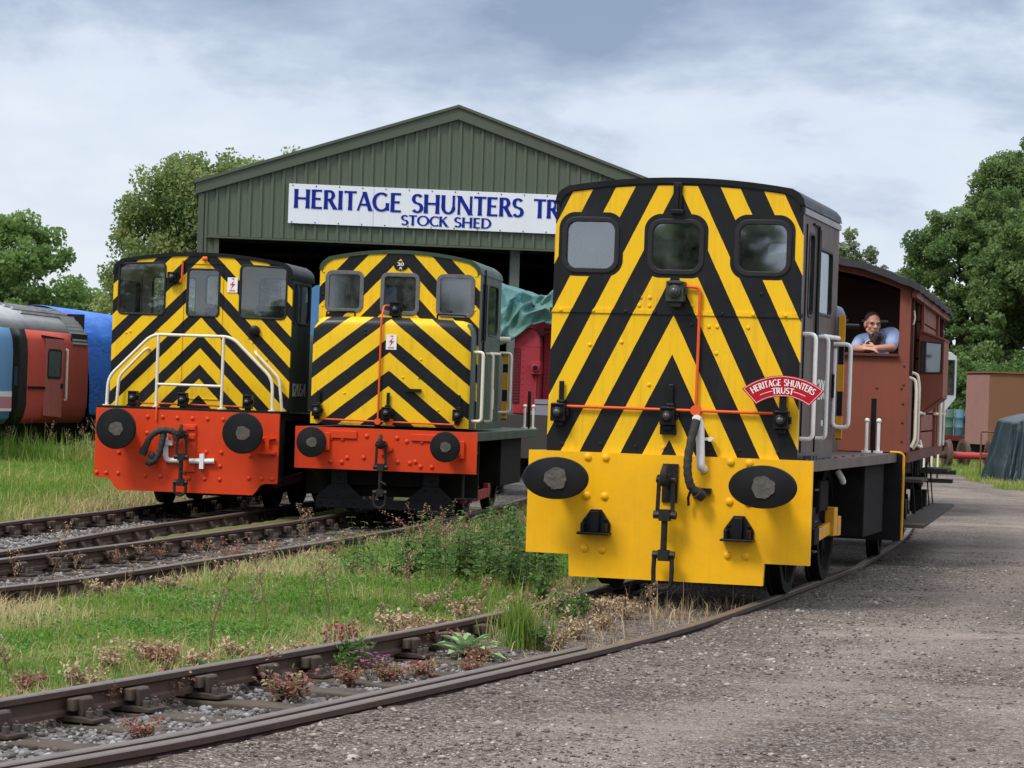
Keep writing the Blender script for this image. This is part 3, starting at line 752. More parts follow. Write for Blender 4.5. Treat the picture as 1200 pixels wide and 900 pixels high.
def put(o, x, y, label, cat, group=None, sc=1, rz=None, dz=0):
    o.location = (x, y, float(ground_z(np.array([x]), np.array([y]))[0])+dz); o.rotation_euler = (0, 0, rnd.uniform(0, 6) if rz is None else rz); o.scale = (sc,)*3
    return tag(o, label, cat, group)
def series(protos, spots, label, cat, group, dz=0, j=.15):
    used = set()
    for i, s in enumerate(spots):
        k = i % len(protos); o = protos[k]
        if k in used: o = copy_to(protos[k])
        used.add(k); put(o, s[0], s[1], label, cat, group, (s[2] if len(s) > 2 else 1)*rnd.uniform(1-j, 1+j), dz=dz)
red_spots = [(-1.26, 15.65, 1.25), (-1.92, 15.31), (-1.84, 13.66, .8), (-.71, 16.74, 1.1), (-.5, 17.2), (-.95, 16.5, .9), (-.2, 17.6, .9), (-.17, 18.3, .8), (-1.05, 17.9), (-1.5, 16.4, 1.1), (-.62, 18.7), (-.35, 18.9, .9), (-2.2, 14.6, .8), (-1.1, 18.6, 1.1), (-.75, 19.7, 1.1)]
series([redweed(s, .17) for s in (1, 2, 3)], red_spots, 'low reddish weed growing by the near rails', 'weed', 'reddish weeds along the near track')
series([redweed(s, .30) for s in (4, 5)], [(-2.86, 27.61, .9), (-3.35, 28.84, .8), (-3.64, 27.89, .8), (-2.55, 26.4, .8), (-2.6, 28.7, .7), (-3.0, 26.2, .8), (-2.0, 29.6, .7), (-3.9, 26.6, .7), (-1.8, 31.4, .8)], 'reddish weed growing among the siding rails', 'weed', 'reddish weeds in the sidings')
big_red = redweed(9, .62); put(big_red, -.98, 29.5, 'big red leaved weed bush in front of the middle shunter', 'weed', sc=1.0)
tag(put(copy_to(big_red), -.62, 29.9, 'second smaller red bush right of the big red one', 'weed', sc=.9))
series([stalk(s, .55) for s in (1, 2, 3, 4)], [(-1.93, 17.56), (-1.7, 19.21, 1.1), (-1.31, 20.08), (-.74, 21.09), (-2.12, 27.32), (-2.26, 30.34, .9), (-1.81, 19.52, .8), (-.53, 23.42), (-3.26, 23.13, .9), (-3.88, 22.83), (-3.98, 21.81), (-3.6, 22.3, .8), (-.8, 22.0, .8), (-1.5, 20.6, .8)], 'tall brown dead weed stalk standing in the grass', 'dead weed', 'dead weed stalks in the verge')
series([stalk(5, .26), redweed(31, .2, SEED), redweed(32, .16, SEED), redweed(33, .24, SEED), stalk(6, .22)], [(.32, 20.0), (.49, 22.03), (.75, 21.31), (.97, 21.0), (1.17, 21.64), (.64, 22.53), (.37, 19.0), (.9, 21.78), (-.62, 21.39), (-.49, 21.61), (-2.89, 15.67), (-2.39, 16.32), (-2.26, 16.89), (.15, 20.4), (.3, 21.2), (.2, 19.5, .8), (.55, 19.7), (.75, 20.3, .9), (-.3, 20.7), (-.95, 20.2, .9), (-.2, 21.6), (.05, 20.9)], 'short straw coloured dead weed near the shunter track', 'dead weed', 'low dead weeds near the track')
series([nettle(s, .52) for s in (1, 2, 3, 4, 5)], [(-1.31, 24.63, .9), (-.79, 24.33), (-.61, 24.97, 1.05), (-.4, 24.31, 1.1), (-.25, 24.6, 1.15), (-.05, 24.16, 1.15), (.07, 24.75, 1.2), (.23, 25.98, 1.2), (-.21, 28.39, 1.1), (-.65, 28.14), (.22, 23.9, 1.1), (-.43, 28.27), (-.94, 24.26, .9), (.16, 29.4, 1.2), (-.05, 25.3, 1.2), (-.45, 25.6, 1.1), (.12, 27.0, 1.1), (-.3, 26.6), (.0, 23.6, .9), (.25, 24.9, 1.15), (-1.35, 25.6, .7), (-.1, 31.6), (-.05, 33.0, .9)], 'leafy green nettle left of the brown shunter', 'nettle', 'nettles beside the brown shunter')
series([bush(s, .26) for s in (1, 2)], [(.26, 18.96, .8), (.43, 20.78), (.62, 20.95, .9), (.3, 22.4, 1.2), (.5, 20.09, .8), (-.95, 17.25, .9), (-1.0, 16.95, .6), (-1.85, 16.4, .4)], 'small bushy green weed by the near track', 'weed', 'green weeds by the near track')
q = random.Random(77); tan_spots = []
for _ in range(900):
    x, y = q.uniform(-5, .6), q.uniform(13.5, 33)
    a_, b_ = float(lateral(PN, np.array([x]), np.array([y]))[0]), float(lateral(PB, np.array([x]), np.array([y]))[0])
    if (-1.5 < a_ < -.92 and y < 23 and q.random() < .55) or (.9 < b_ < 1.5 and a_ < -2 and q.random() < .5): tan_spots.append((x, y, q.uniform(.5, 1.15)))
series([redweed(41, .15, SEED), redweed(42, .19, SEED), stalk(43, .24), redweed(44, .12, REDW)], tan_spots[:64], 'low dry tan weed in the grass beside a rail', 'dead weed', 'dry weeds along the rail edges')
# grass tuft with long blades
r = np.random.default_rng(51); n = 420; a = r.uniform(0, 2*PI, n); q = np.abs(r.normal(0, .11, n)); P = np.stack([np.cos(a)*q, np.sin(a)*q, np.zeros(n)], 1)
t = blades('grass_tuft', P, .34*np.exp(r.normal(0, .25, n)), .008, r.uniform(.15, .75, n), GRASS, None, .35, 52, None); put(t, .13, 19.1, 'tall green grass tuft right of the big mullein rosette', 'grass tuft')
# mullein rosette
q = random.Random(5); lv = []
for i in range(19):
    a = i*2.4; e = .15+.85*(i/19); ln = .30*(1.08-.55*i/19); lv.append(((0, 0, .02+.004*i), (math.cos(a), math.sin(a), e*.9), (0, 0, 1), ln, ln*.36, q.uniform(.1, .9)))
put(plant_obj('mullein_plant', [([(0, 0, -.02), (0, 0, .05), (0, 0, .1)], .012)], lv, [STEM, MUL]), -.24, 18.45, 'large pale green mullein rosette beside the near rail', 'plant', sc=.98)
q = random.Random(8); lv, st = [], []
for i in range(26):
    a = q.uniform(0, 6.3); s = q.uniform(.02, .13); p = (math.cos(a)*s, math.sin(a)*s, q.uniform(.12, .2)); st.append(([(0, 0, 0), (p[0]*.6, p[1]*.6, p[2]*.6), p], .0015))
    for k in range(5): b = k*1.26; lv.append((p, (math.cos(b), math.sin(b), .35), (0, 0, 1), .016, .012, q.random()))
put(plant_obj('pink_flower', st, lv, [STEM, PINK]), -.83, 16.75, 'small pink flowering weed between the near rails', 'flower')
# tall rank growth before the power car
series([stalk(s, .8) for s in (11, 12, 13)], [(-11.2, 55.5), (-10.9, 56.2, 1.1), (-10.5, 55.8), (-10.1, 56.4), (-9.7, 56.1, 1.2), (-9.2, 55.9), (-9.0, 56.6, 1.3), (-10.7, 57.0, 1.2), (-11.5, 56.8), (-8.6, 55.8, 1.2)], 'tall dead stalk in rough grass below the red power car', 'dead weed', 'dead stalks below the red power car')
series([bush(s, .75, 'bramble', None, 320, .09) for s in (21, 22)], [(-9.1, 57.0, 1.1), (-8.6, 57.4, 1.2), (-11.4, 57.2, .8), (-8.1, 56.8)], 'leafy bramble growing below the red power car', 'bramble', 'brambles below the red power car')

# ------------------------------------------------------------------ trees
BARK = paint('bark', (.075, .06, .045), .95, .7, (.03, .026, .02), 3, bump=.6)
BIRCH = paint('birch_bark', (.32, .30, .27), .85, .8, (.06, .05, .045), 4, bump=.3)
def tree(name, label, loc, blobs, nl, ls, mat, trunk_h, tr=.25, bark=None, droop=.0, clumps=90, cs=.55, seed=1, flat=.75, fill=.25, group=None):
    """blobs: crown masses (x, y, z, rx, ry, rz); leaves sit in clumps on and inside them, limbs reach the clumps"""
    r = np.random.default_rng(seed); root = empty(name, label, 'tree', loc, 0, group)
    B = np.array(blobs, float); vol = B[:, 3]*B[:, 4]*B[:, 5]; which = r.choice(len(B), clumps, p=vol**.67/np.sum(vol**.67))
    dd = r.normal(0, 1, (clumps, 3)); dd /= np.linalg.norm(dd, axis=1)[:, None]
    rad = np.where(r.random(clumps) < fill, r.random(clumps)**.5*.8, r.uniform(.78, 1.06, clumps))
    C = B[which, :3] + dd*B[which, 3:6]*rad[:, None]
    csz = cs*np.exp(r.normal(0, .28, clumps))
    per = r.multinomial(nl, csz**2/np.sum(csz**2)); ci = np.repeat(np.arange(clumps), per); n = len(ci)
    d2 = r.normal(0, 1, (n, 3)); d2 /= np.linalg.norm(d2, axis=1)[:, None]; rr = r.random(n)**.45
    P = C[ci] + d2*(csz[ci]*rr)[:, None]*np.array([1, 1, flat])
    if droop:
        q = np.abs(r.normal(0, droop, n))*(r.random(n) < .55); P[:, 2] -= q; P[:, :2] = C[ci][:, :2] + (P[:, :2]-C[ci][:, :2])*np.exp(-q*.35)[:, None]
    sz = ls*np.exp(r.normal(0, .25, n))
    u = r.normal(0, 1, (n, 3)); u /= np.linalg.norm(u, axis=1)[:, None]; v = np.cross(u, r.normal(0, 1, (n, 3))); v /= np.linalg.norm(v, axis=1)[:, None]
    u *= sz[:, None]*.5; v *= sz[:, None]*.32
    V = np.stack([P-u, P+v, P+u, P-v], 1); F = np.arange(n*4)
    tint = np.clip(r.normal(.5, .16, n) + np.repeat(r.normal(0, .16, clumps), per), 0, 1)
    cr = np_mesh('crown', V.reshape(-1, 3), F, np.full(n, 4), mat, np.repeat(tint, 4)); cr.parent = root
    mb = MB(); top = B[:, 2].max()
    mb.tube([(0, 0, -.3), (tr*.3, 0, trunk_h*.4), (-tr*.3, tr*.2, trunk_h), (B[0, 0]*.4, B[0, 1]*.4, (trunk_h+top)/2+.5)], tr, 9, radii=[tr*1.3, tr, tr*.8, tr*.35])
    for i in r.permutation(clumps)[:min(clumps, 46)]:
        h0 = trunk_h*r.uniform(.55, 1.0); c = C[i]; m1 = (c*.45 + np.array([0, 0, h0])*.55) + np.array([0, 0, .15*abs(c[2]-h0)])
        mb.tube([(0, 0, h0), tuple(m1), tuple(c)], tr*.2, 5, radii=[tr*.36, tr*.2, tr*.05])
    mb.build('trunk', bark or BARK, root, smooth=60)
    return root
L_BRIGHT = leafmat('leaf_bright', [(0.0768, 0.1562, 0.041), (0.1344, 0.2368, 0.064), (0.1984, 0.3072, 0.0896), (0.2752, 0.3776, 0.128)], .5)
L_OLIVE = leafmat('leaf_olive', [(0.0998, 0.1562, 0.0512), (0.1728, 0.2432, 0.0768), (0.2496, 0.32, 0.105), (0.3712, 0.3776, 0.1344)], .45)
L_DARK = leafmat('leaf_dark', [(0.0576, 0.1216, 0.0346), (0.1024, 0.192, 0.0512), (0.1472, 0.2496, 0.0704), (0.2048, 0.3072, 0.096)], .48)
L_MID = leafmat('leaf_mid', [(0.0704, 0.1344, 0.0422), (0.128, 0.2112, 0.0666), (0.1856, 0.2714, 0.0896), (0.2496, 0.3328, 0.128)], .5)
L_PALE = leafmat('leaf_pale', [(0.1152, 0.1536, 0.0896), (0.192, 0.2432, 0.128), (0.2688, 0.32, 0.1792)], .4)
tree('ash_tree', 'bright green broad tree behind the red power car', (-19, 100, -.4), [(0, 0, 5, 3.4, 3, 3.0), (-1.5, 1, 6.6, 2.2, 2, 1.8), (1.6, -.5, 4.4, 2.1, 2, 1.9), (-3.5, 0, 4.8, 2, 2, 2.2), (.4, 0, 6.9, 1.6, 1.5, 1.3)], 44000, .17, L_BRIGHT, 2.6, .28, None, 0, 210, .46, 3)
tree('birch_tree', 'olive birch tree rising behind the shed left corner', (-9.8, 80, -.3), [(0, 0, 5.6, 2.2, 2, 3.0), (1.4, 1, 6.8, 2.0, 2, 2.3), (-1.3, 0, 4.5, 1.4, 1.5, 2.6), (2.8, 1, 6.2, 1.6, 1.6, 2.8), (3.4, 1, 8.0, 1.1, 1.1, 1.2), (.3, 0, 7.7, 1.4, 1.2, 1.3)], 120000, .115, L_OLIVE, 2.6, .2, BIRCH, .3, 420, .44, 4, .75, .35)
tree('willow_sapling', 'slender leafy tree left of the birch, above the blue tarpaulin', (-12.0, 82, -.3), [(0, 0, 3.2, .75, .8, 2.6), (.5, 0, 1.7, 1.2, 1, 1.3), (.2, 0, 4.8, .5, .5, 1.1)], 10000, .11, L_MID, 2, .1, None, .25, 60, .34, 5)
tree('hawthorn_bush', 'low dark bush under the birch behind the blue tarpaulin', (-10.9, 78, -.3), [(0, 0, 2.2, 1.6, 1.2, 1.5), (-1, 0, 1.7, 1.2, 1, 1.2)], 9000, .16, L_DARK, 1, .1, None, 0, 50, .4, 6)
# right-hand belt
tree('oak_tree', 'large bright green leafy tree at the right edge', (21.5, 104, -.3), [(0, 0, 6.4, 3.6, 3, 4.4), (-1.7, -1, 4.2, 2.3, 2, 3.2), (.6, 0, 9.4, 2.7, 2.5, 2.6), (-1.4, -.5, 8.2, 1.9, 2, 2.2), (2.5, -1, 4, 2.5, 2, 3.6)], 105000, .155, L_MID, 3, .35, None, 0, 380, .46, 7)
tree('weeping_birch', 'tall weeping birch topping the right hand trees', (22.3, 112, -.3), [(-.6, 0, 10.4, 2.6, 2, 3.0), (-2.2, 0, 9.9, 1.5, 1.5, 2.8), (.4, 0, 12.3, 1.9, 1.5, 1.8)], 60000, .125, L_MID, 5, .22, BIRCH, .75, 190, .34, 8)
tree('sycamore_tree', 'rounded mid green tree left of the right hand tall trees', (17.75, 106, -.3), [(0, 0, 5.6, 2.7, 2.4, 3.6), (-.35, 0, 8.3, 1.7, 1.6, 1.9), (1.1, 0, 4, 2.3, 2, 3.3), (-.3, -.8, 3.2, 1.9, 1.6, 2.6), (1.4, 0, 8.8, 1.7, 1.5, 1.8)], 105000, .135, L_MID, 2.5, .3, None, 0, 340, .4, 9, .75, .3)
tree('hedgerow_bush', 'dark hedge bush behind the brown box van', (16.7, 100, -.3), [(0, 0, 2.2, 1.8, 1.2, 1.9), (1.8, 0, 2.2, 1.9, 1.2, 1.8), (3.6, 0, 2.4, 1.8, 1.2, 1.9), (5.4, 0, 2.4, 1.8, 1.2, 1.9)], 42000, .14, L_DARK, 1, .12, None, 0, 190, .42, 10)
tree('silver_birch', 'pale thin distant birch between the shunter cab and the brake van roof', (16.2, 128, -.3), [(0, 0, 8.2, 1.2, 1, 2.2), (.9, 0, 7.6, .9, .8, 1.9), (-.8, 0, 7.8, .9, .8, 2.1)], 9500, .2, L_PALE, 4, .15, BIRCH, .5, 60, .36, 12)
tree('distant_shrub', 'pale distant shrub just above the brake van roof', (18.9, 129, -.3), [(0, 0, 7.0, 1.5, 1, 1.9), (-1.4, 0, 6.6, 1, 1, 1.6), (.9, 0, 7.6, .8, .8, 1.5)], 9000, .2, L_PALE, 3.5, .15, None, .3, 55, .4, 13)

# unseen belt of trees, added behind the camera to vary reflections in glass and paint
r = np.random.default_rng(91); cs_, ns_ = [], 26000
for bx, by, bz, rx, rz in ((-31, -21, 3.2, 4.2, 3.4), (-24.5, -22, 2.4, 3.0, 2.5), (-19.5, -20, 3.6, 2.6, 3.9), (-14, -22, 2.6, 3.2, 2.4), (-6, -25, 3.4, 3.6, 3.6), (4, -27, 3.2, 4.2, 3.0)):
    d_ = r.normal(0, 1, (ns_//6, 3)); d_ /= np.linalg.norm(d_, axis=1)[:, None]; cs_.append(np.array([bx, by, bz]) + d_*np.array([rx, 1.6, rz])*(r.random(ns_//6)**.4*(.8+.3*np.sin(d_[:, 0]*9+bx)*np.sin(d_[:, 2]*7)))[:, None])
P = np.concatenate(cs_); n = len(P); cover('reflection_trees', P, np.full(n, .62), r.random(n), L_MID, 'unseen trees added behind the camera for reflections in the cab glass', 92)
# hills on the horizon
def hill(name, x0, x1, y, h, seed, mat):
    r = np.random.default_rng(seed); n = 60; mb = MB(); vs = []
    for j, (t, dy) in enumerate(((0, 0), (.55, 120), (1, 320), (.5, 700), (0, 1000))):
        for i in range(n):
            u = i/(n-1); e = math.sin(PI*u)**.8*(.75+.25*math.sin(u*9+seed)+.08*math.sin(u*31))
            vs.append((x0+(x1-x0)*u, y+dy, -3+h*t*e))
    fs = [(j*n+i, j*n+i+1, (j+1)*n+i+1, (j+1)*n+i) for j in range(4) for i in range(n-1)]
    mb.add(vs, fs); o = mb.build(name, mat, None, smooth=180); o['kind'] = 'structure'; return o
HILL = paint('hill_woods', (.045, .075, .07), .95, .5, (.03, .05, .045), .02, bump=0)
hill('hill', -900, 200, 1900, 66, 2, HILL)
# ------------------------------------------------------------------ paints
YELLOW = paint('beam_yellow', (.88, .455, .006), .40, .4, (.46, .23, .016), 2.2, bump=.05, streak=.2)
RED = paint('beam_red', (.64, .050, .008), .42, .3, (.36, .03, .012), 2.5, bump=.06, streak=.2)
BLACK = paint('black_paint', (.008, .008, .009), .38, .5, (.022, .020, .018), 4, bump=.1, spec=.22)
BLACKD = paint('black_dirty', (.010, .0095, .009), .8, .7, (.032, .027, .022), 3, bump=.25, spec=.12)
DARKIRON = paint('dark_iron', (.012, .011, .0105), .5, .6, (.045, .034, .026), 9, bump=.3, spec=.3)
STEEL = paint('worn_steel', (.12, .108, .092), .5, .8, (.06, .05, .042), 14, metal=.4, bump=.5)
BROWNP = paint('shunter_brown', (.100, .069, .061), .5, .45, (.058, .042, .038), 2.4, bump=.08, streak=.35)
GREEN = paint('loco_green', (.040, .066, .043), .45, .45, (.018, .022, .018), 2.4, bump=.08, streak=.35)
GREY = paint('roof_grey', (.10, .10, .10), .6, .5, (.04, .04, .04), 3, bump=.1)
BLUEGREY = paint('blue_grey', (.16, .20, .25), .45, .4, None, 6)
CREAM = paint('cream_rail', (.74, .69, .55), .45, .3, (.45, .36, .24), 8, bump=.05)
WHITE = paint('white_paint', (.78, .78, .76), .4, .3, (.5, .48, .44), 8, bump=.05)
ORANGE = paint('orange_pipe', (.72, .10, .018), .45, .3, None, 9)
HOSE = paint('rubber_hose', (.03, .028, .027), .7, .6, (.09, .08, .07), 18, bump=.35)
RUBBER = paint('window_rubber', (.016, .016, .017), .5, .3, None, 12)
FRAMEGREY = paint('window_frame_grey', (.13, .13, .135), .6, .6, (.06, .06, .06), 16, bump=.15)
INNER = paint('cab_interior', (.78, .73, .62), .7, .3, None, 4)
DESK = paint('control_desk', (.03, .03, .03), .6, .4, None, 8)
ORY = paint('ochre_stripe', (.62, .30, .012), .5, .4, None, 8)
GREYIN = paint('cab_grey_lining', (.40, .41, .40), .7, .3, None, 4)
GL_M = glass('glass_main', (.66, .69, .71), .20, .03, .16)
GL_D = glass('glass_dusty', (.6, .63, .66), .15, .05, .30)
GL_L = glass('glass_clear', (.95, .96, .96), .07, .015, .04, .22)
GL_LS = glass('glass_left_side', (.6, .68, .7), .34, .05, .15)
GL_R = glass('glass_rear', (.95, .97, .96), .04, .03, .38, .3, True)
GL_S = glass('glass_side', (.5, .52, .54), .16, .04, .2)
LENS = paint('lamp_lens', (.05, .055, .06), .15, .2, None, 20, spec=.5)
SIGNW = paint('sign_white', (.80, .80, .80), .4, .1, None, 10, bump=0)
SIGNR = paint('sign_red', (.44, .006, .014), .35, .1, None, 6, bump=.02)
SIGNRED = paint('flash_red', (.6, .02, .02), .5, .1, None, 10, bump=0)

def sym(pts): return pts + [(-x, z) for x, z in reversed(pts) if x != 0]
def arc_top(hw, zc, k, n=9, corner=.06, zl=None):
    """right half of a roof line from the corner to the centre"""
    ze = zc - k*hw*hw
    out = [(hw, ze-corner*1.1), (hw-corner*.12, ze-corner*.55), (hw-corner*.45, ze-corner*.15)]
    for i in range(n): x = (hw-corner)*(1-i/(n-1)); out.append((x, zc-k*x*x))
    return out
def front_poly(hb, z0, hw, zc, k, corner=.07): return sym([(hb, z0)] + arc_top(hw, zc, k, corner=corner))
def window(parent, loop, at, plane, framemat, glassmat, fw=.032, proud=.012, th=.05, sgn=-1):
    outer = grow(loop, fw); inner = grow(loop, -.008)
    a = at - proud if sgn < 0 else at - th + proud
    f = MB().ring(outer, inner, plane, a, th).build('window', framemat, parent, bevel=.006)
    g = MB().panel(loop, (), plane, at + (.012 if sgn < 0 else -.018), .006).build('pane', glassmat, f)
    return f
def bufferhead(parent, x, z, hx, hz, y=-.46, housing=.11, mat=BLACK, rot=0, base=None):
    mb = MB(); c = (x, 0, z)
    mb.lathe([(housing*1.25, -.005), (housing*1.25, -.04), (housing, -.05), (housing*.92, -.27), (housing*.72, -.275), (housing*.72, y+.06)], c, n=20)
    r = 1.0; prof = [(.45, y+.075), (.93, y+.055), (1, y+.03), (1, y+.012), (.96, y), (.5, y-.014), (.12, y-.019)]
    mb.lathe([(p*hx, t) for p, t in prof], c, n=40, sz=hz/hx)
    o = mb.build('buffer', mat, parent, smooth=35)
    q = random.Random(int(x*100)+int(z*1000)); pts = []
    fr_ = .52 if hx > hz*1.2 else .33
    for i in range(44): a = 2*PI*i/44; rr = hz*fr_*(1+.05*math.sin(a*3+x*9)+.035*math.sin(a*7+x*5)+q.uniform(-.045, .045)); pts.append((x+math.cos(a)*rr*1.05+.01, z-.0+math.sin(a)*rr))
    MB().panel(pts, (), 'xz', y-.0235, .010).build('worn_patch', STEEL, o)
    for a in (.7, 2.4, 3.9, 5.6):
        pass
    return o
def rivets(mb, pts, y, r=.022, h=.014):
    for x, z in pts: mb.dome((x, y, z), r, h)
    return mb
def link(mb, x, y, z0, z1, w, r, tilt=0):
    """closed oval link hanging from z1 to z0"""
    pts = []
    for i in range(20):
        a = 2*PI*i/20; sx, sz = math.cos(a)*w/2, math.sin(a)
        zz = (z0+z1)/2 + (1 if sz > 0 else -1)*((z1-z0)/2 - w/2)*(1 if abs(sz) > .01 else 0) + sz*w/2
        pts.append((x+sx, y + tilt*(z1-zz), zz))
    mb.tube(pts, r, 7, closed=True)
def coupling(parent, x, ztop, zbot, y=-.0, kind=0, plate=True):
    mb = MB()
    if plate: mb.box(x-.065, x+.065, y-.02, y, ztop-.30, ztop+.02)
    # draw hook: shank and a curved hook
    hk = [(x-.01, y-.02, ztop-.10), (x-.01, y-.14, ztop-.10), (x-.01, y-.21, ztop-.14), (x-.01, y-.235, ztop-.06), (x-.01, y-.19, ztop+.01), (x-.01, y-.13, ztop-.0)]
    mb.tube(hk, .034, 8, radii=[.045, .045, .045, .034, .026, .014], bend=.05)
    mb.cyl((x-.085, y-.15, ztop-.11), (x+.075, y-.15, ztop-.11), .028, n=10)
    mid = ztop - .40
    for s in (-1, 1): mb.bar((x-.005+s*.055, y-.16, ztop-.07), (x-.005+s*.065, y-.15, mid-.01), .026, .03)
    mb.cyl((x-.10, y-.15, mid), (x+.09, y-.15, mid), .034, n=8); mb.box(x-.05, x+.04, y-.19, y-.11, mid-.05, mid+.045)
    scr = mid - .33
    mb.cyl((x-.005, y-.15, mid-.02), (x-.01, y-.14, scr), .027, n=10)
    mb.cyl((x-.10, y-.14, scr), (x+.085, y-.14, scr), .032, n=8); mb.box(x-.05, x+.04, y-.18, y-.10, scr-.05, scr+.04)
    mb.cyl((x-.005, y-.145, (mid+scr)/2-.02), (x+.09, y-.26, (mid+scr)/2-.06), .013, n=6) if kind else None
    link(mb, x-.01, y-.14, zbot, scr+.03, .155, .02)
    return mb.build('coupling', DARKIRON, parent, smooth=40)
def lamp(parent, x, z, y, w=.13, h=.16, d=.11, iron=.2, mat=BLACK, lens=.031, name='marker_lamp'):
    mb = MB(); mb.box(x-w/2, x+w/2, y-d, y, z-h/2, z+h/2); mb.box(x-w*.42, x+w*.42, y-d*1.15, y-d*.9, z+h*.38, z+h*.52); mb.box(x+w/2, x+w/2+.022, y-d*.7, y-d*.3, z-.03, z+.03)
    mb.box(x-w*.3, x+w*.3, y-d*.75, y-.002, z-h*.5-.04, z-h*.5)
    mb.lathe([(lens*1.5, 0), (lens*1.5, -.02), (lens*1.1, -.025)], (x, y-d, z), n=18)
    if iron: mb.box(x-.022+.01, x+.022+.01, y-.03, y-.014, z+h/2, z+h/2+iron); mb.box(x-.035+.01, x+.035+.01, y-.05, y-.012, z+h/2+.005, z+h/2+.03)
    o = mb.build(name, mat, parent, bevel=.006)
    MB().lathe([(lens, -.022), (lens*.9, -.034), (lens*.5, -.043), (.004, -.046)], (x, y-d, z), n=16).build('lens', LENS, o, smooth=60)
    return o
def wheel(parent, x, y, r, side=1, spokes=9, mat=BLACKD):
    mb = MB(); c = (x, y, 0)
    mb.lathe([(r*.80, -.055), (r+.03, -.055), (r+.028, -.03), (r, -.022), (r-.004, .075), (r*.82, .075), (r*.80, -.055)], (0, 0, 0), axis='x', n=36)
    mb.lathe([(.02, -.05), (r*.24, -.05), (r*.24, .10), (.12, .12), (.02, .12)], (0, 0, 0), axis='x', n=16)
    for i in range(spokes):
        a = 2*PI*i/spokes; mb.bar((0, math.cos(a)*r*.18, math.sin(a)*r*.18), (0, math.cos(a)*r*.83, math.sin(a)*r*.83), .05, .085)
    mb.v = [(p*side, q, z) for p, q, z in mb.v]
    o = mb.build('wheel', mat, parent, smooth=35); o.location = (x, y, r); return o
def numbers(parent, txt, x, y0, z, h, run, mat, name='running_number'):
    """lettering on the right-hand side, read from outside"""
    s = run/text_width(txt); mb = MB()
    letter(mb, txt, lambda u, v, w: (x+w, y0+u*s, z+v*h), .003); return mb.build(name, mat, parent)
def flash_sign(parent, x0, x1, z0, z1, y):
    o = MB().box(x0, x1, y-.006, y, z0, z1).build('warning_plate', SIGNW, parent)
    w, h = x1-x0, z1-z0; X = lambda t: x0+w*t; Z = lambda t: z0+h*t
    mb = MB(); mb.panel([(X(.66), Z(.80)), (X(.26), Z(.50)), (X(.50), Z(.50)), (X(.34), Z(.22)), (X(.78), Z(.58)), (X(.52), Z(.58))], (), 'xz', y-.009, .003)
    mb.panel([(X(.68), Z(.93)), (X(.42), Z(.93)), (X(.42), Z(.89)), (X(.68), Z(.89))], (), 'xz', y-.009, .003)
    mb.panel([(X(.58), Z(.97)), (X(.52), Z(.97)), (X(.52), Z(.84)), (X(.58), Z(.84))], (), 'xz', y-.0095, .003)
    for k in range(2): mb.panel([(X(.22), Z(.09+.06*k)), (X(.78), Z(.09+.06*k)), (X(.78), Z(.115+.06*k)), (X(.22), Z(.115+.06*k))], (), 'xz', y-.009, .003)
    mb.build('lightning_mark', SIGNRED, o); return o
def mark_rail(parent, pts, r, mat, name='handrail', bend=.05, foot=True):
    mb = MB().tube(pts, r, 10, bend=bend)
    return mb.build(name, mat, parent, smooth=60)
def striped_post(parent, x0, x1, y, z0, z1, bands):
    o = MB().box(x0, x1, y, y+.03, z0, z1).build('striped_post', BLACK, parent)
    for a, b in bands: MB().box(x0-.003, x1+.003, y-.003, y+.033, a, b).build('yellow_band', ORY, o)
    return o
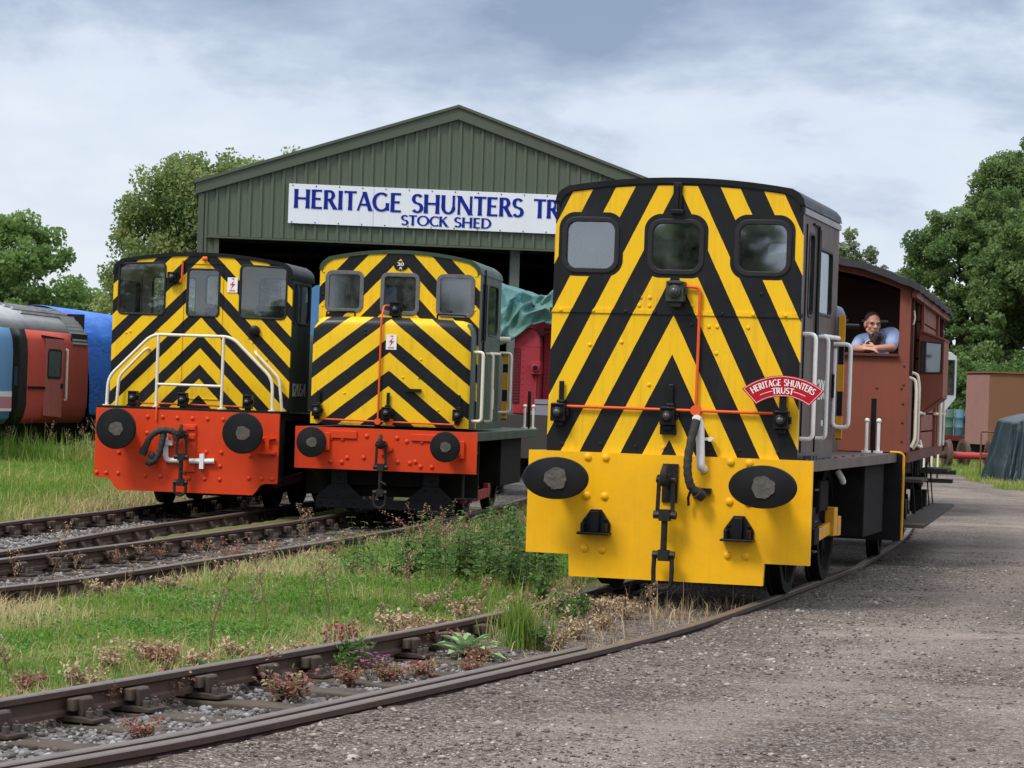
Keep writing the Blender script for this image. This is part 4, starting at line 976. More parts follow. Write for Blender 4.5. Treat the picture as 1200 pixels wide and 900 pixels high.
def cab(root, y0, L, hw, z0, zc, k, front_mat, side_mat, loops, side_loops, rear_loops, gl, gls, framem, roofm, fw=.032, fb=None, roof_over=.03, corner=.07, frame_side=None, riv=(), glr=None, leg=1.4, inner_mat=None, left_loops=None):
    fb = fb or hw
    fr = rivets(MB().panel(front_poly(fb, z0, hw, zc, k, corner), [l for l in loops], 'xz', y0, .04), riv, y0, .017, .012).build('cab_front', front_mat, root)
    for l in loops: window(fr, l, y0, 'xz', framem, gl, fw)
    for s in (1, -1):
        ze = zc-k*hw*hw-corner*.6
        a = hw-.04 if s > 0 else -hw
        sd = MB().panel([(y0+.042, z0), (y0+L, z0), (y0+L, ze), (y0+.042, ze)], side_loops if s > 0 or not left_loops else left_loops, 'yz', a, .04).build('cab_side', side_mat, root)
        for l in (side_loops if s > 0 or not left_loops else left_loops): window(sd, l, hw if s > 0 else -hw, 'yz', frame_side or framem, gls, .02, .008, .045, 1 if s > 0 else -1)
    rw = MB().panel(front_poly(hw-.045, z0, hw-.045, zc-.01, k, corner), rear_loops, 'xz', y0+L-.04, .04).build('cab_rear', [side_mat], root)
    for l in rear_loops: window(rw, l, y0+L, 'xz', framem, glr or gl, .02, .006, .045, 1)
    # lining so the inside reads as a painted cab
    outer = sym(arc_top(hw+.012, zc+.018, k, corner=corner)); inner = sym(arc_top(hw-.03, zc-.03, k, corner=corner))
    arch = [(hw+.012, zc-k*hw*hw-corner*leg)] + outer + [(-hw-.012, zc-k*hw*hw-corner*leg), (-hw+.03, zc-k*hw*hw-corner*leg)] + inner[::-1] + [(hw-.03, zc-k*hw*hw-corner*leg)]
    rf = MB().panel(arch, (), 'xz', y0-.015, L+roof_over+.015).build('roof', roofm, root, smooth=40)
    if inner_mat:
        for s in (1, -1): MB().panel([(y0+.06, z0), (y0+L-.06, z0), (y0+L-.06, zc-k*hw*hw-corner*1.1), (y0+.06, zc-k*hw*hw-corner*1.1)], [grow(l, .012) for l in (side_loops if s > 0 or not left_loops else left_loops)], 'yz', s*(hw-.058)-.004, .008).build('cab_lining', inner_mat, root)
        MB().panel(front_poly(hw-.07, z0, hw-.07, zc-.06, k, corner), [grow(l, .012) for l in rear_loops], 'xz', y0+L-.062, .008).build('cab_lining', inner_mat, root)
        top = sym(arc_top(hw-.06, zc-.05, k, corner=corner)); MB().panel(top + [(x, z-.012) for x, z in top[::-1]], (), 'xz', y0+.06, L-.13).build('ceiling_lining', inner_mat, root)
    return fr, rf

# ================================================================== brown shunter (right)
M = empty('shunting_locomotive', 'grey brown shunter with black and yellow chevrons and a deep yellow buffer beam', 'locomotive', (1.3374, 22.2251, 0), -.2671)
win_m = [rrect(-.955, -.53, 2.728, 3.132, .085), rrect(-.22, .194, 2.728, 3.126, .085), rrect(.515, .926, 2.728, 3.132, .085)]
masks_m = [(-1.02, -.462, 2.665, 3.205, .14), (-.285, .26, 2.665, 3.20, .14), (.448, .99, 2.665, 3.205, .14)]
CHEV_M = stripes('chevrons_steep', -.012, 2.030, .709, 2.02, .462, masks_m, (3.437, .075))
RIV_M = [(-.30, 2.50), (-.22, 2.50), (-.31, 2.43), (-.22, 2.43), (.14, 2.44), (.29, 2.27), (.36, 2.27), (.145, 2.28), (.36, 2.05), (-.72, 2.09), (-.20, 1.77), (.62, 2.27), (-.93, 1.25), (-.6, 1.26), (-.3, 1.25), (.33, 1.25), (.58, 1.25), (.9, 1.25), (-.06, 1.25), (.72, 2.55), (-.45, 2.12)]
fr, rf = cab(M, 0, 2.03, 1.05, 1.19, 3.486, .088, CHEV_M, BROWNP, win_m, [rrect(.36, .62, 2.40, 3.08, .06), rrect(.95, 1.66, 2.44, 2.985, .05)],
    [rrect(-.9, -.4, 2.62, 3.1, .06), rrect(.4, .9, 2.62, 3.1, .06)], GL_M, GL_S, RUBBER, BLACK, .034, 1.066, .06, .11, None, RIV_M, None, .85, GREYIN)
# drip strip along the roof edge, lighter than the side
for s in (1, -1): MB().bar((s*1.058, .03, 3.245), (s*1.058, 2.05, 3.245), .012, .05).build('gutter', paint('gutter_lilac', (.32, .30, .33), .5, .3), M)
mb = MB(); mb.box(-1.075, 1.075, -.012, -.0, 2.36, 2.395)
rv = [(x, 2.377) for x in (-.98, -.7, -.42, -.17, .12, .4, .66, .93)]
rivets(mb, rv, -.012, .016, .012); mb.build('seam_strip', CHEV_M, fr)
# wiper / lamp bracket over the middle window
mb = MB(); mb.box(-.045, .03, -.03, 0, 3.20, 3.46); mb.box(-.06, .05, -.05, 0, 3.20, 3.235); mb.box(-.02, .005, -.045, -.03, 3.23, 3.44); mb.build('lamp_bracket', BLACK, fr, bevel=.004)
# buffer beam
beam = [(-1.204, 1.19), (1.204, 1.19), (1.204, .33), (.83, .33), (.822, .145), (-.822, .145), (-.83, .33), (-1.204, .33)]
bb = rivets(MB().panel(beam, (), 'xz', -.05, .05), [(-.691, 1.149), (-.537, 1.15), (-.692, .826), (-.537, .826), (-.693, .382), (-.541, .377), (.522, 1.155), (.678, 1.152), (.522, .827), (.678, .827), (.523, .385), (.676, .383)], -.05, .034, .022).build('buffer_beam', YELLOW, M, smooth=35)
for x in (-.865, .865): bufferhead(M, x, .972, .281, .175)
coupling(M, .02, 1.10, .085, -.05)
for x in (-.60, .612):
    mb = MB(); P = [(x-.125, .522), (x+.125, .522), (x+.125, .60), (x+.045, .715), (x-.045, .715), (x-.125, .60)]
    mb.panel(P, (), 'xz', -.075, .025); mb.box(x-.135, x+.135, -.19, -.05, .505, .525); mb.panel([(x-.035, .525), (x+.035, .525), (x+.035, .70), (x-.035, .70)], (), 'xz', -.115, .04)
    mb.box(x-.11, x-.08, -.16, -.075, .525, .60); mb.box(x+.08, x+.11, -.16, -.075, .525, .60)
    rivets(mb, [(x-.085, .63), (x+.085, .63)], -.075, .018, .015); mb.build('foot_bracket', BLACK, M, bevel=.005)
# lamps and their irons
lamp(M, .015, 2.55, -.004, .15, .17, .12, 0, paint('lamp_green', (.035, .045, .035), .5, .5), .036)
for x in (-.955, -.018, .932): lamp(M, x, 1.515, -.004, .125, .15, .10, .19)
mb = MB(); mb.box(-.085, .05, -.055, -.004, 1.36, 1.44); mb.build('socket_box', BLACK, M, bevel=.005)
mark_rail(M, [(.06, -.03, 2.595), (.212, -.03, 2.592), (.211, -.03, 1.572)], .013, ORANGE, 'conduit', .05)
mark_rail(M, [(-.90, -.032, 1.568), (.21, -.032, 1.568), (.87, -.032, 1.567)], .0125, ORANGE, 'conduit', 0)
MB().cyl((.211, -.05, 1.57), (.211, -.01, 1.57), .045, n=14).build('junction_box', ORANGE, M)
# vacuum pipe and hose
mark_rail(M, [(.30, -.04, 1.085), (.285, -.115, 1.10), (.268, -.115, 1.45), (.25, -.12, 1.50), (.243, -.17, 1.50)], .036, WHITE, 'vacuum_pipe', .05)
mb = MB(); mb.box(.23, .38, -.09, -.055, 1.325, 1.35); mb.cyl((.35, -.1, 1.337), (.35, -.03, 1.337), .02, n=8); mb.build('pipe_clip', CREAM, M)
hp = fillet([V3(p) for p in [(.245, -.16, 1.49), (.225, -.20, 1.38), (.198, -.23, 1.20), (.198, -.24, 1.06), (.225, -.22, .94), (.285, -.17, .885)]], .1, 6)
mb = MB(); mb.tube(hp, .041, 10, radii=[.035 + .0025*math.sin(i*2.1) for i in range(len(hp))]); mb.cyl((.27, -.19, .90), (.31, -.14, .865), .048, n=12); mb.build('vacuum_hose', HOSE, M, smooth=60)
mb = MB(); mb.box(.20, .37, -.10, -.05, .885, .93); mb.tube([(.215, -.13, .92), (.19, -.12, .85), (.195, -.12, .78)], .012, 6); mb.build('hose_dummy', BLACK, M)
# right side fittings
numbers(M, '02003', 1.0505, .86, 1.70, .17, .82, WHITE)
numbers(M, '02', 1.0505, 1.30, 1.47, .05, .10, WHITE, 'small_lettering')
mb = MB(); mb.tube([(1.065, .78, 3.17), (1.065, .78, 1.40)], .014, 6); mb.tube([(1.06, .52, 3.17), (1.065, .78, 3.17)], .012, 6, bend=.02); mb.box(1.05, 1.062, .19, .205, 1.25, 3.15); mb.box(1.05, 1.062, .93, .942, 1.25, 3.15); mb.build('door_edge', BLACK, M)
mark_rail(M, [(1.05, .18, 2.235), (1.158, .18, 2.235), (1.158, .18, 1.365), (1.05, .18, 1.365)], .019, WHITE)
mark_rail(M, [(1.05, .95, 2.235), (1.145, .95, 2.235), (1.145, .95, 1.365), (1.05, .95, 1.365)], .019, WHITE)
mark_rail(M, [(1.05, 1.93, 2.20), (1.20, 1.93, 2.20), (1.20, 1.93, 1.46), (1.06, 1.93, 1.46), (1.06, 1.93, 2.16)], .02, WHITE)
mark_rail(M, [(1.08, 1.05, 2.245), (1.10, 1.85, 2.25)], .021, WHITE)
striped_post(M, 1.085, 1.135, 1.97, 1.35, 2.46, [(1.36, 1.56), (1.78, 2.02), (2.2, 2.46)])
MB().lathe([(.085, 2.18), (.088, 2.42), (.075, 2.49), (.05, 2.53), (.02, 2.545)], (1.04, 2.08, 0), 'z', 20).build('air_filter', BLUEGREY, M, smooth=50)
MB().tube([(1.0, 2.02, 2.36), (1.16, 2.08, 2.37), (1.24, 2.12, 2.37)], .02, 8).build('filter_bracket', BLACK, M)
MB().box(1.052, 1.07, 1.86, 1.90, 1.72, 1.93).build('door_handle', BLACK, M)
# platform, hood, frames
BOLTB = paint('bolt_blue', (.05, .06, .09), .5, .4)
mb = MB(); mb.box(-1.2, 1.2, .002, 5.50, 1.10, 1.188); mb.mat(1); [mb.dome((1.12, y, 1.188), .018, .014, (0, 0, 1)) for y in (.15, .28, .41, .6, .85, 1.1, 1.4, 1.8, 2.3, 2.9, 3.5)]; [mb.box(1.08, 1.15, y, y+.08, 1.188, 1.225) for y in (.2, .36, .5)]; rp = mb.build('running_plate', [BROWNP, BOLTB], M, smooth=35)
mb = MB(); mb.panel(sym([(.62, 1.19), (.62, 2.22), (.56, 2.34), (.4, 2.40), (0, 2.42)]), (), 'xz', 2.032, 3.3); hd = mb.build('hood', BROWNP, M, smooth=40)
mb = MB(); [mb.box(.62, .634, 2.3+i*.95, 3.1+i*.95, 1.35, 2.1) for i in range(3)]; mb.build('hood_door', BROWNP, hd, bevel=.006)
mb = MB(); mb.box(-.58, .58, .3, 5.4, .42, 1.09); mb.box(-1.0, 1.0, .15, .5, .95, 1.095); mb.box(.62, 1.12, 3.75, 5.15, .40, 1.09); mb.box(-1.12, -.62, 3.4, 5.15, .40, 1.09); mb.build('frame', BLACKD, M, bevel=.01)
mb = MB(); mb.box(-1.26, 1.26, 5.505, 5.55, .30, 1.19); rb = mb.build('rear_buffer_beam', BLACK, M)
mb = MB(); mb.tube([(1.27, 5.52, .31), (1.27, 5.52, 1.17), (1.23, 5.52, 1.198), (1.13, 5.52, 1.198)], .017, 6, bend=.03); mb.build('yellow_edge', ORY, rb)
for y in (1.25, 3.35):
    for s in (1, -1): wheel(M, s*.745, y, .535, s)
    MB().cyl((-.72, y, .535), (.72, y, .535), .08, n=14).build('axle', BLACKD, M)
mb = MB(); mb.bar((1.0, .95, .47), (1.0, 2.35, .545), .05, .11); mb.box(.97, 1.045, .85, .98, .38, .56); mb.box(.97, 1.06, 2.25, 2.45, .47, .73); mb.box(.98, 1.05, 2.55, 2.75, .46, .64); mb.cyl((.95, .91, .47), (1.06, .91, .47), .03, n=8); mb.build('brake_beam', ORY, M, bevel=.008)
mb = MB(); [mb.box(.88, 1.16, .42, .62, z, z+.014) for z in (.41, .665, .93)]; mb.bar((.90, .50, .40), (.90, .50, 1.1), .02, .05); mb.build('cab_step', DARKIRON, M)
mb = MB(); mb.tube([(1.0, 2.75, 1.05), (1.04, 2.75, .99), (1.04, 2.85, .95)], .03, 8); mb.build('air_valve', WHITE, M, smooth=60)
mb = MB()
for i in range(5): mb.bar((.98, 1.25-.52+i*.09, .60+i*.028), (.98, 1.25+.52-i*.09, .60+i*.028), .08, .026)
mb.box(.93, 1.03, 1.17, 1.33, .56, .76); mb.box(.90, 1.06, 1.12, 1.38, .44, .58); mb.build('leaf_spring', BLACKD, M, bevel=.004)
MB().box(.92, 1.0, 1.75, 2.25, .70, .98).build('sand_box', BLACKD, M, bevel=.02)
mb = MB()
for x in (.90, 1.02): mb.tube([(x, 5.40, 1.188), (x, 5.40, 1.50)], .017, 8); mb.ell((x, 5.40, 1.515), .026, 10, 7); mb.cyl((x-.0, 5.40, 1.188), (x, 5.40, 1.21), .05, n=12)
mb.build('white_stanchion', WHITE, M, smooth=50)
mb = MB(); mb.box(.93, .985, 5.44, 5.46, 1.19, 1.74); mb.build('lamp_iron_post', BLACK, M)
mb = MB(); [mb.lathe([(.11, .0), (.1, .3), (.17, .31), (.17, .36), (.04, .37)], (x, 5.55, .97), n=18) for x in (-.865, .865)]; mb.build('rear_buffer', BLACK, M, smooth=40)

# headboard hung on the right-hand lamp iron: its own thing
HB = empty('headboard', 'small curved red headboard lettered Heritage Shunters Trust on the brown shunter', 'headboard', M.matrix_basis @ Vector((.957, -.16, 1.335)), -.2671)
def band(r0, r1, a, n=28):
    o = [(r1*math.sin(math.radians(-a+2*a*i/n)), r1*math.cos(math.radians(-a+2*a*i/n))) for i in range(n+1)]
    i_ = [(r0*math.sin(math.radians(a*.93-2*a*.93*i/n)), r0*math.cos(math.radians(a*.93-2*a*.93*i/n))) for i in range(n+1)]
    return o + i_
hb = MB().panel(band(.374, .546, 38.5), (), 'xz', -.012, .012).build('board', SIGNR, HB, bevel=.002)
o1, o2 = band(.3815, .5385, 37.3), band(.3845, .5355, 36.9)
MB().ring(o1, o2, 'xz', -.0148, .003).build('white_border', SIGNW, HB)
mb = MB(); t = 'HERITAGE SHUNTERS'; hcap = .054; R0 = .462; s = (math.radians(65)*R0)/text_width(t)
def on_arc(R0, s, h, off):
    def f(u, v, w):
        a = (u-off)*s/R0; r = R0+v*h; return (r*math.sin(a), -.012-w, r*math.cos(a))
    return f
letter(mb, t, on_arc(R0, s, hcap, text_width(t)/2), .003)
t2 = 'TRUST'; letter(mb, t2, on_arc(.398, .048, .05, text_width(t2)/2), .003)
for a0, a1 in ((-26, -12), (12, 26)):
    pts = [(.424*math.sin(math.radians(a0+(a1-a0)*i/8)), -.0135, .424*math.cos(math.radians(a0+(a1-a0)*i/8))) for i in range(9)]
    mb.tube(pts, .0025, 5)
mb.build('white_lettering', SIGNW, HB)
MB().box(-.03, .03, .0, .012, .24, .42).build('hanging_bracket', BLACK, HB)

# ================================================================== middle shunter (green, hood first)
D = empty('shunting_locomotive', 'green shunter in the middle with a striped bonnet and narrow red buffer beam', 'locomotive', (-1.608, 34.70, 0), -.132)
CHEV_D = stripes('chevrons_cab', .0, 3.158, .485, 1.05, .5, (), None, (.82, .51, .010))
CHEV_H = stripes('chevrons_bonnet', -.02, 1.915, .44, .79, .53, (), None, (.82, .51, .010))
win_d = [rrect(-.955, -.525, 2.715, 3.18, .05), rrect(-.21, .225, 2.70, 3.17, .05), rrect(.54, .965, 2.69, 3.17, .05)]
frd, rfd = cab(D, .59, 2.08, 1.076, 1.19, 3.496, .118, CHEV_D, GREEN, win_d, [rrect(.85, 1.25, 2.35, 3.12, .05), rrect(1.45, 2.35, 2.45, 3.12, .1)], [rrect(-.9, -.35, 2.6, 3.1, .06), rrect(.35, .9, 2.6, 3.1, .06)], GL_D, GL_S, FRAMEGREY, GREEN, .045, None, .05, .13, RUBBER, [(x, z) for x in (-1.03, 1.02) for z in (2.75, 2.9, 3.05, 3.2, 3.3)] + [(.7, 2.72), (-.72, 2.68)], None, 1.0, GREYIN)
# bonnet with rounded shoulders: swept from the front face back to the cab
prof = [(.12, 1.19), (.12, 2.40), (.135, 2.49), (.17, 2.55), (.23, 2.585), (.30, 2.60), (.585, 2.615)]
hwp = [1.057, 1.05, 1.04]
mb = MB(); n = 13; sec = sym([(1.06, 1.19), (1.055, 2.42), (1.035, 2.50), (.99, 2.56), (.92, 2.59), (.6, 2.605), (0, 2.61)])
def shrink(p, dz, dx): return [(x - math.copysign(dx, x)*(1 if abs(x) > .3 else 0), z - (dz if z > 1.3 else 0)) for x, z in p]
rings = [(.12, shrink(sec, .11, .06)), (.135, shrink(sec, .06, .025)), (.16, shrink(sec, .03, .008)), (.22, shrink(sec, .0, 0)), (.585, sec)]
vs = [(x, y, z) for y, s_ in rings for x, z in s_]; ns = len(sec); fs = [(k*ns+i, k*ns+(i+1) % ns, (k+1)*ns+(i+1) % ns, (k+1)*ns+i) for k in range(4) for i in range(ns)] + [tuple(range(ns)), tuple(range(4*ns, 5*ns))]
ms = []
for k in range(4):
    for i in range(ns):
        a, b_ = sec[i], sec[(i+1) % ns]; ms.append(1 if (abs(a[0]) > .98 and abs(b_[0]) > .98 and k >= 2) else 0)
mb.v, mb.f, mb.m = vs, fs, ms + [0, 0]
mb.mat(0); rivets(mb, [(.17, 2.1), (.17, 1.83), (.40, 2.07), (-.35, 2.43), (-.35, 2.38), (.38, 1.83), (-.6, 1.6), (.65, 1.42)], .12, .016, .012); hood = mb.build('bonnet', [CHEV_H, GREEN], D, smooth=50)
for s in (-1, 1):
    mark_rail(hood, [(s*.93, .40, 2.60), (s*.93, .40, 2.67), (s*.55, .40, 2.68), (s*.55, .40, 2.60)], .012, BLACK, 'grab_rail', .03)
mb = MB(); mb.box(.214, .42, .06, .12, 1.645, 1.685); mb.cyl((.22, .09, 1.665), (.42, .09, 1.665), .022, n=10); mb.build('bonnet_handle', BLACK, hood)
flash_sign(hood, -.069, .07, 2.187, 2.382, .115)
MB().lathe([(.085, 0), (.085, -.012), (.078, -.016)], (.008, .59, 3.307), n=26, sx=1.1, sz=.72).build('depot_plate', BLACK, frd)
mb = MB(); letter(mb, '30', lambda u, v, w: (-.045+u*.075, .574-w, 3.305+v*.045), .003); letter(mb, 'A', lambda u, v, w: (-.016+u*.055, .574-w, 3.258+v*.036), .003); mb.build('depot_code', SIGNW, frd)
lamp(D, .015, 2.72, .34, .15, .19, .13, 0); mb = MB(); mb.box(-.04, .06, .30, .36, 2.5, 2.64); mb.build('lamp_bracket', BLACK, D)
MB().box(-.03, .03, .562, .575, 2.70, 3.02).build('wiper_post', BLACK, frd)
mark_rail(D, [(-.05, .26, 2.76), (-.13, .22, 2.765), (-.135, .085, 2.60), (-.137, .085, 1.252)], .014, ORANGE, 'conduit', .04)
mark_rail(D, [(-.95, .085, 1.252), (.94, .085, 1.236)], .012, ORANGE, 'conduit', 0)
for x in (-.137, .03): MB().cyl((x, .06, 1.245), (x, .1, 1.245), .043, n=12).build('junction_box', ORANGE, D)
for x in (-.945, -.02, .915): lamp(D, x, 1.36, .11, .12, .15, .11, .19)
mb = MB().panel([(-1.199, 1.15), (1.199, 1.15), (1.199, .607), (-1.199, .607)], (), 'xz', -.05, .05)
bd = rivets(mb, [(-.72, 1.0), (-.57, 1.0), (-.72, .70), (-.57, .70), (-.25, 1.05), (.15, 1.04), (.17, .73), (.4, .74), (.47, .68), (.62, .68), (-.5, .76), (-.28, .77), (.48, 1.0), (.28, 1.0), (.33, .72)], -.05, .03, .02).build('buffer_beam', RED, D, smooth=35)
for q in ((-.74, -.38, 1.01, 1.11), (.34, .68, 1.01, 1.10)): MB().box(q[0], q[1], -.075, -.051, q[2], q[3]).build('stiffener_plate', RED, bd, bevel=.006)
for q in ((-.80, -.73, .85, 1.08), (.97, 1.04, .80, 1.03)): MB().box(q[0], q[1], -.09, -.051, q[2], q[3]).build('buffer_step', RED, bd, bevel=.006)
MB().panel([(-.05, 1.02), (.10, .92), (.10, .88), (-.05, .80)], (), 'xz', -.08, .029).build('hook_plate', RED, bd, bevel=.005)
for x in (-.9, .845): bufferhead(D, x, .955, .197, .197, -.45, .10)
coupling(D, -.02, 1.06, .13, -.05, 1, False)
mb = MB(); mb.box(-.97, .87, .28, .34, .09, .215)
for x in (-.66, .56): mb.panel([(x-.32, .216), (x+.32, .216), (x+.12, .41), (x-.11, .41)], (), 'xz', .285, .03); mb.box(x-.11, x+.11, .29, .33, .41, .61)
rivets(mb, [(-.9, .15), (-.75, .15), (-.6, .15), (-.45, .15), (-.3, .15), (.3, .15), (.45, .15), (.6, .15), (.75, .15), (.83, .15)], .28, .016, .012)
rivets(mb, [(x+a, z) for x in (-.66, .56) for a, z in ((-.2, .26), (0, .26), (.2, .26), (-.07, .36), (.07, .36), (0, .48))], .285, .016, .012); mb.build('guard_plate', BLACK, D, bevel=.005)
mark_rail(D, [(1.07, .25, 2.19), (1.2, .25, 2.19), (1.2, .25, 1.29), (1.07, .25, 1.29)], .022, CREAM)
mark_rail(D, [(1.07, 1.40, 2.19), (1.165, 1.40, 2.19), (1.165, 1.40, 1.28), (1.07, 1.40, 1.28)], .022, CREAM)
mark_rail(D, [(1.09, 2.66, 2.23), (1.245, 2.66, 2.23), (1.245, 2.66, 1.41), (1.09, 2.66, 1.40)], .02, CREAM)
mark_rail(D, [(1.09, 1.6, 2.20), (1.10, 2.5, 2.21)], .022, CREAM); mark_rail(D, [(1.0, 2.68, 2.42), (1.22, 2.70, 2.42)], .04, CREAM, 'side_lamp', 0)
striped_post(D, 1.13, 1.20, 2.68, 1.30, 2.24, [(1.32, 1.56), (1.72, 1.96), (2.08, 2.24)])
mb = MB(); mb.box(1.077, 1.083, 2.0, 2.2, 1.45, 1.72); mb.build('notice_plate', SIGNW, D)
mb = MB(); mb.tube([(1.085, 1.0, 3.3), (1.085, 1.0, 1.3)], .02, 6); mb.build('door_post', BLACK, D)
mb = MB(); mb.box(-1.19, 1.19, .002, 6.6, 1.03, 1.148); mb.build('running_plate', GREEN, D, bevel=.008)
mb = MB(); mb.panel(sym([(.66, 1.15), (.66, 2.2), (.58, 2.34), (0, 2.38)]), (), 'xz', 2.672, 3.5); mb.build('hood', GREEN, D, smooth=40)
mb = MB(); mb.box(-.58, .58, .35, 6.4, .40, 1.025); mb.box(.6, 1.05, 3.4, 5.6, .35, 1.02); mb.box(-1.05, -.6, 2.9, 5.6, .35, 1.02); mb.box(-1.15, 1.15, .5, .56, .25, 1.02); mb.build('frame', BLACKD, D, bevel=.01)
for y in (1.75, 4.3):
    for s in (1, -1): wheel(D, s*.745, y, .53, s, 0 if False else 8, DARKIRON)
    MB().cyl((-.72, y, .53), (.72, y, .53), .08, n=14).build('axle', BLACKD, D)
mb = MB(); mb.bar((1.02, .75, .27), (1.02, 2.35, .30), .05, .13); mb.box(.98, 1.05, 2.2, 2.4, .26, .42); mb.box(.90, .98, .55, .7, .2, .6); mb.build('brake_beam', paint('dull_red', (.28, .03, .03), .6, .5), D, bevel=.008)
mb = MB(); [mb.box(.90, 1.17, .12, .32, z, z+.016) for z in (.27, .60, .87)]; mb.bar((1.0, .2, .25), (1.0, .2, 1.03), .10, .02); mb.build('cab_step', DARKIRON, D)
mb = MB()
for x in (1.0, 1.13): mb.tube([(x, 6.3, 1.148), (x, 6.3, 1.47)], .018, 8); mb.ell((x, 6.3, 1.49), .03, 10, 7); mb.cyl((x, 6.3, 1.148), (x, 6.3, 1.17), .05, n=12)
mb.build('white_stanchion', CREAM, D, smooth=50)
MB().box(1.03, 1.08, 6.35, 6.37, 1.15, 1.72).build('lamp_iron_post', BLACK, D)

# ================================================================== left shunter (green, platform and white railing)
Lc = empty('shunting_locomotive', 'green shunter on the left with a cream railing and deep red buffer beam', 'locomotive', (-4.207, 34.823, 0), -.134)
CHEV_L = stripes('chevrons_door', -.005, 1.911, .405, 1.0, .53, (), None, (.84, .52, .009))
k_l = .09
def topcut(loop): return [(x, min(z, 3.345 - k_l*x*x - .025)) for x, z in loop]
win_l = [topcut(rrect(-1.135, -.515, 2.56, 3.24, .06)), rrect(-.20, .222, 2.555, 3.165, .05), topcut(rrect(.515, 1.13, 2.55, 3.235, .06))]
frl, rfl = cab(Lc, .51, 1.22, 1.214, 1.32, 3.375, k_l, CHEV_L, GREEN, win_l, [rrect(.62, .78, 2.50, 3.02, .03), rrect(.86, 1.62, 2.5, 3.02, .06)], [rrect(-1.0, -.40, 2.50, 3.10, .05), rrect(-.25, .08, 2.74, 3.14, .05), rrect(.50, .98, 2.72, 3.12, .05)], GL_L, GL_LS, RUBBER, BLACK, .018, None, .12, .12, None, [(.65, 2.28), (.70, 2.22), (.78, 2.22), (-.96, 2.32), (-1.02, 2.30), (.9, 2.0), (-.6, 2.35)], GL_R, 1.4, INNER, [rrect(.60, 1.64, 1.9, 3.0, .06)])  # unseen left-hand window enlarged to let more light into the cab
mb = MB(); mb.box(-1.16, 1.16, 1.62, 1.685, 1.32, 1.33); mb.build('cab_floor', DESK, Lc)
mb = MB(); mb.box(.55, .95, 1.3, 1.6, 2.35, 2.74); mb.box(-.05, .19, 1.35, 1.6, 2.3, 2.72); mb.box(-.19, -.10, 1.4, 1.6, 2.4, 2.70); mb.box(.12, .2, 1.58, 1.63, 2.98, 3.08); mb.box(.09, .21, 1.58, 1.63, 2.80, 2.86); mb.box(.0, .1, 1.3, 1.36, 2.5, 2.66); mb.build('control_desk', DESK, Lc, bevel=.01)
mb = MB(); mb.panel(sym([(.80, 1.33), (.80, 2.30), (.72, 2.42), (0, 2.46)]), (), 'xz', 1.735, 5.4); mb.build('hood', GREEN, Lc, smooth=40)
# central door outline
mb = MB(); mb.ring([(-.26, 1.45), (.28, 1.45), (.28, 3.25), (-.26, 3.25)], [(-.25, 1.46), (.27, 1.46), (.27, 3.24), (-.25, 3.24)], 'xz', .498, .014); mb.build('door_outline', CHEV_L, frl)
flash_sign(frl, .337, .474, 2.875, 3.073, .506)
lamp(Lc, -.40, 3.055, .506, .12, .13, .10, 0); mb = MB(); mb.box(-.42, -.29, .46, .51, 2.97, 3.0); mb.build('lamp_bracket', BLACK, Lc)
mark_rail(Lc, [(-.30, .47, 2.98), (-.275, .47, 3.02), (-.27, .47, 3.28)], .014, ORANGE, 'conduit', .02)
MB().lathe([(.075, .51), (.075, .46), (.055, .445), (.02, .44)], (.728, 0, 2.375), n=20).build('horn', BLACK, Lc, smooth=40)
MB().cyl((0, .47, 3.31), (.06, .47, 3.31), .03, n=10).build('roof_lamp', ORANGE, Lc)
for x in (-.775, -.105, .765):
    lamp(Lc, x, 1.44, .16, .115, .18, .13, 0, BLACK, .03)
mark_rail(Lc, [(-.70, .20, 1.378), (.70, .20, 1.372)], .0125, ORANGE, 'conduit', 0)
mark_rail(Lc, [(-.405, .0, 1.36), (-.41, -.07, 1.34), (-.41, -.07, 1.16)], .013, ORANGE, 'conduit', .03)
rail_r = .021
mb = MB(); mb.tube([(-1.12, .06, 1.33), (-1.11, .06, 1.70), (-.54, .06, 2.28), (.53, .06, 2.28), (1.09, .06, 1.75), (1.10, .06, 1.33)], rail_r, 10, bend=.12)
for x in (-.455, .42): mb.tube([(x, .06, 1.33), (x, .06, 2.28)], rail_r*.95, 10)
mb.tube([(-.455, .06, 1.63), (.42, .06, 1.63)], rail_r*.9, 10)
for x in (-1.12, -.455, .42, 1.10): mb.cyl((x, .06, 1.33), (x, .06, 1.345), .055, n=12)
mb.build('platform_railing', CREAM, Lc, smooth=60)
mark_rail(Lc, [(-1.09, .42, 1.33), (-1.07, .42, 1.72), (-.72, .42, 2.09), (-.70, .50, 2.10)], .020, CREAM, 'handrail', .08)
mark_rail(Lc, [(1.15, .42, 1.33), (1.10, .42, 1.76), (.77, .42, 2.08), (.75, .50, 2.10)], .020, CREAM, 'handrail', .08)
beam = [(-1.226, 1.30), (1.226, 1.30), (1.226, .39), (1.06, .385), (1.0, .36), (.95, .28), (.90, .231), (-.90, .231), (-.95, .28), (-1.0, .36), (-1.06, .385), (-1.226, .39)]
bl = rivets(MB().panel(beam, (), 'xz', -.05, .05), [(-.53, 1.20), (-.33, 1.205), (-.13, 1.20), (.07, 1.2), (.27, 1.20), (.48, 1.20), (-.53, .99), (-.53, .43), (-.33, .43), (.07, .77), (.27, .77), (.47, .77), (.46, .59), (.05, .42), (.26, .42), (.46, .42), (-1.19, .45), (-1.06, .45), (-.9, .45), (.85, .45), (1.02, .45), (1.16, .45), (.86, .74), (-.9, .72), (-.05, .42)], -.05, .028, .02).build('buffer_beam', RED, Lc, smooth=35)
MB().box(-.07, .13, -.075, -.051, .50, 1.12).build('hook_plate', RED, bl, bevel=.005)
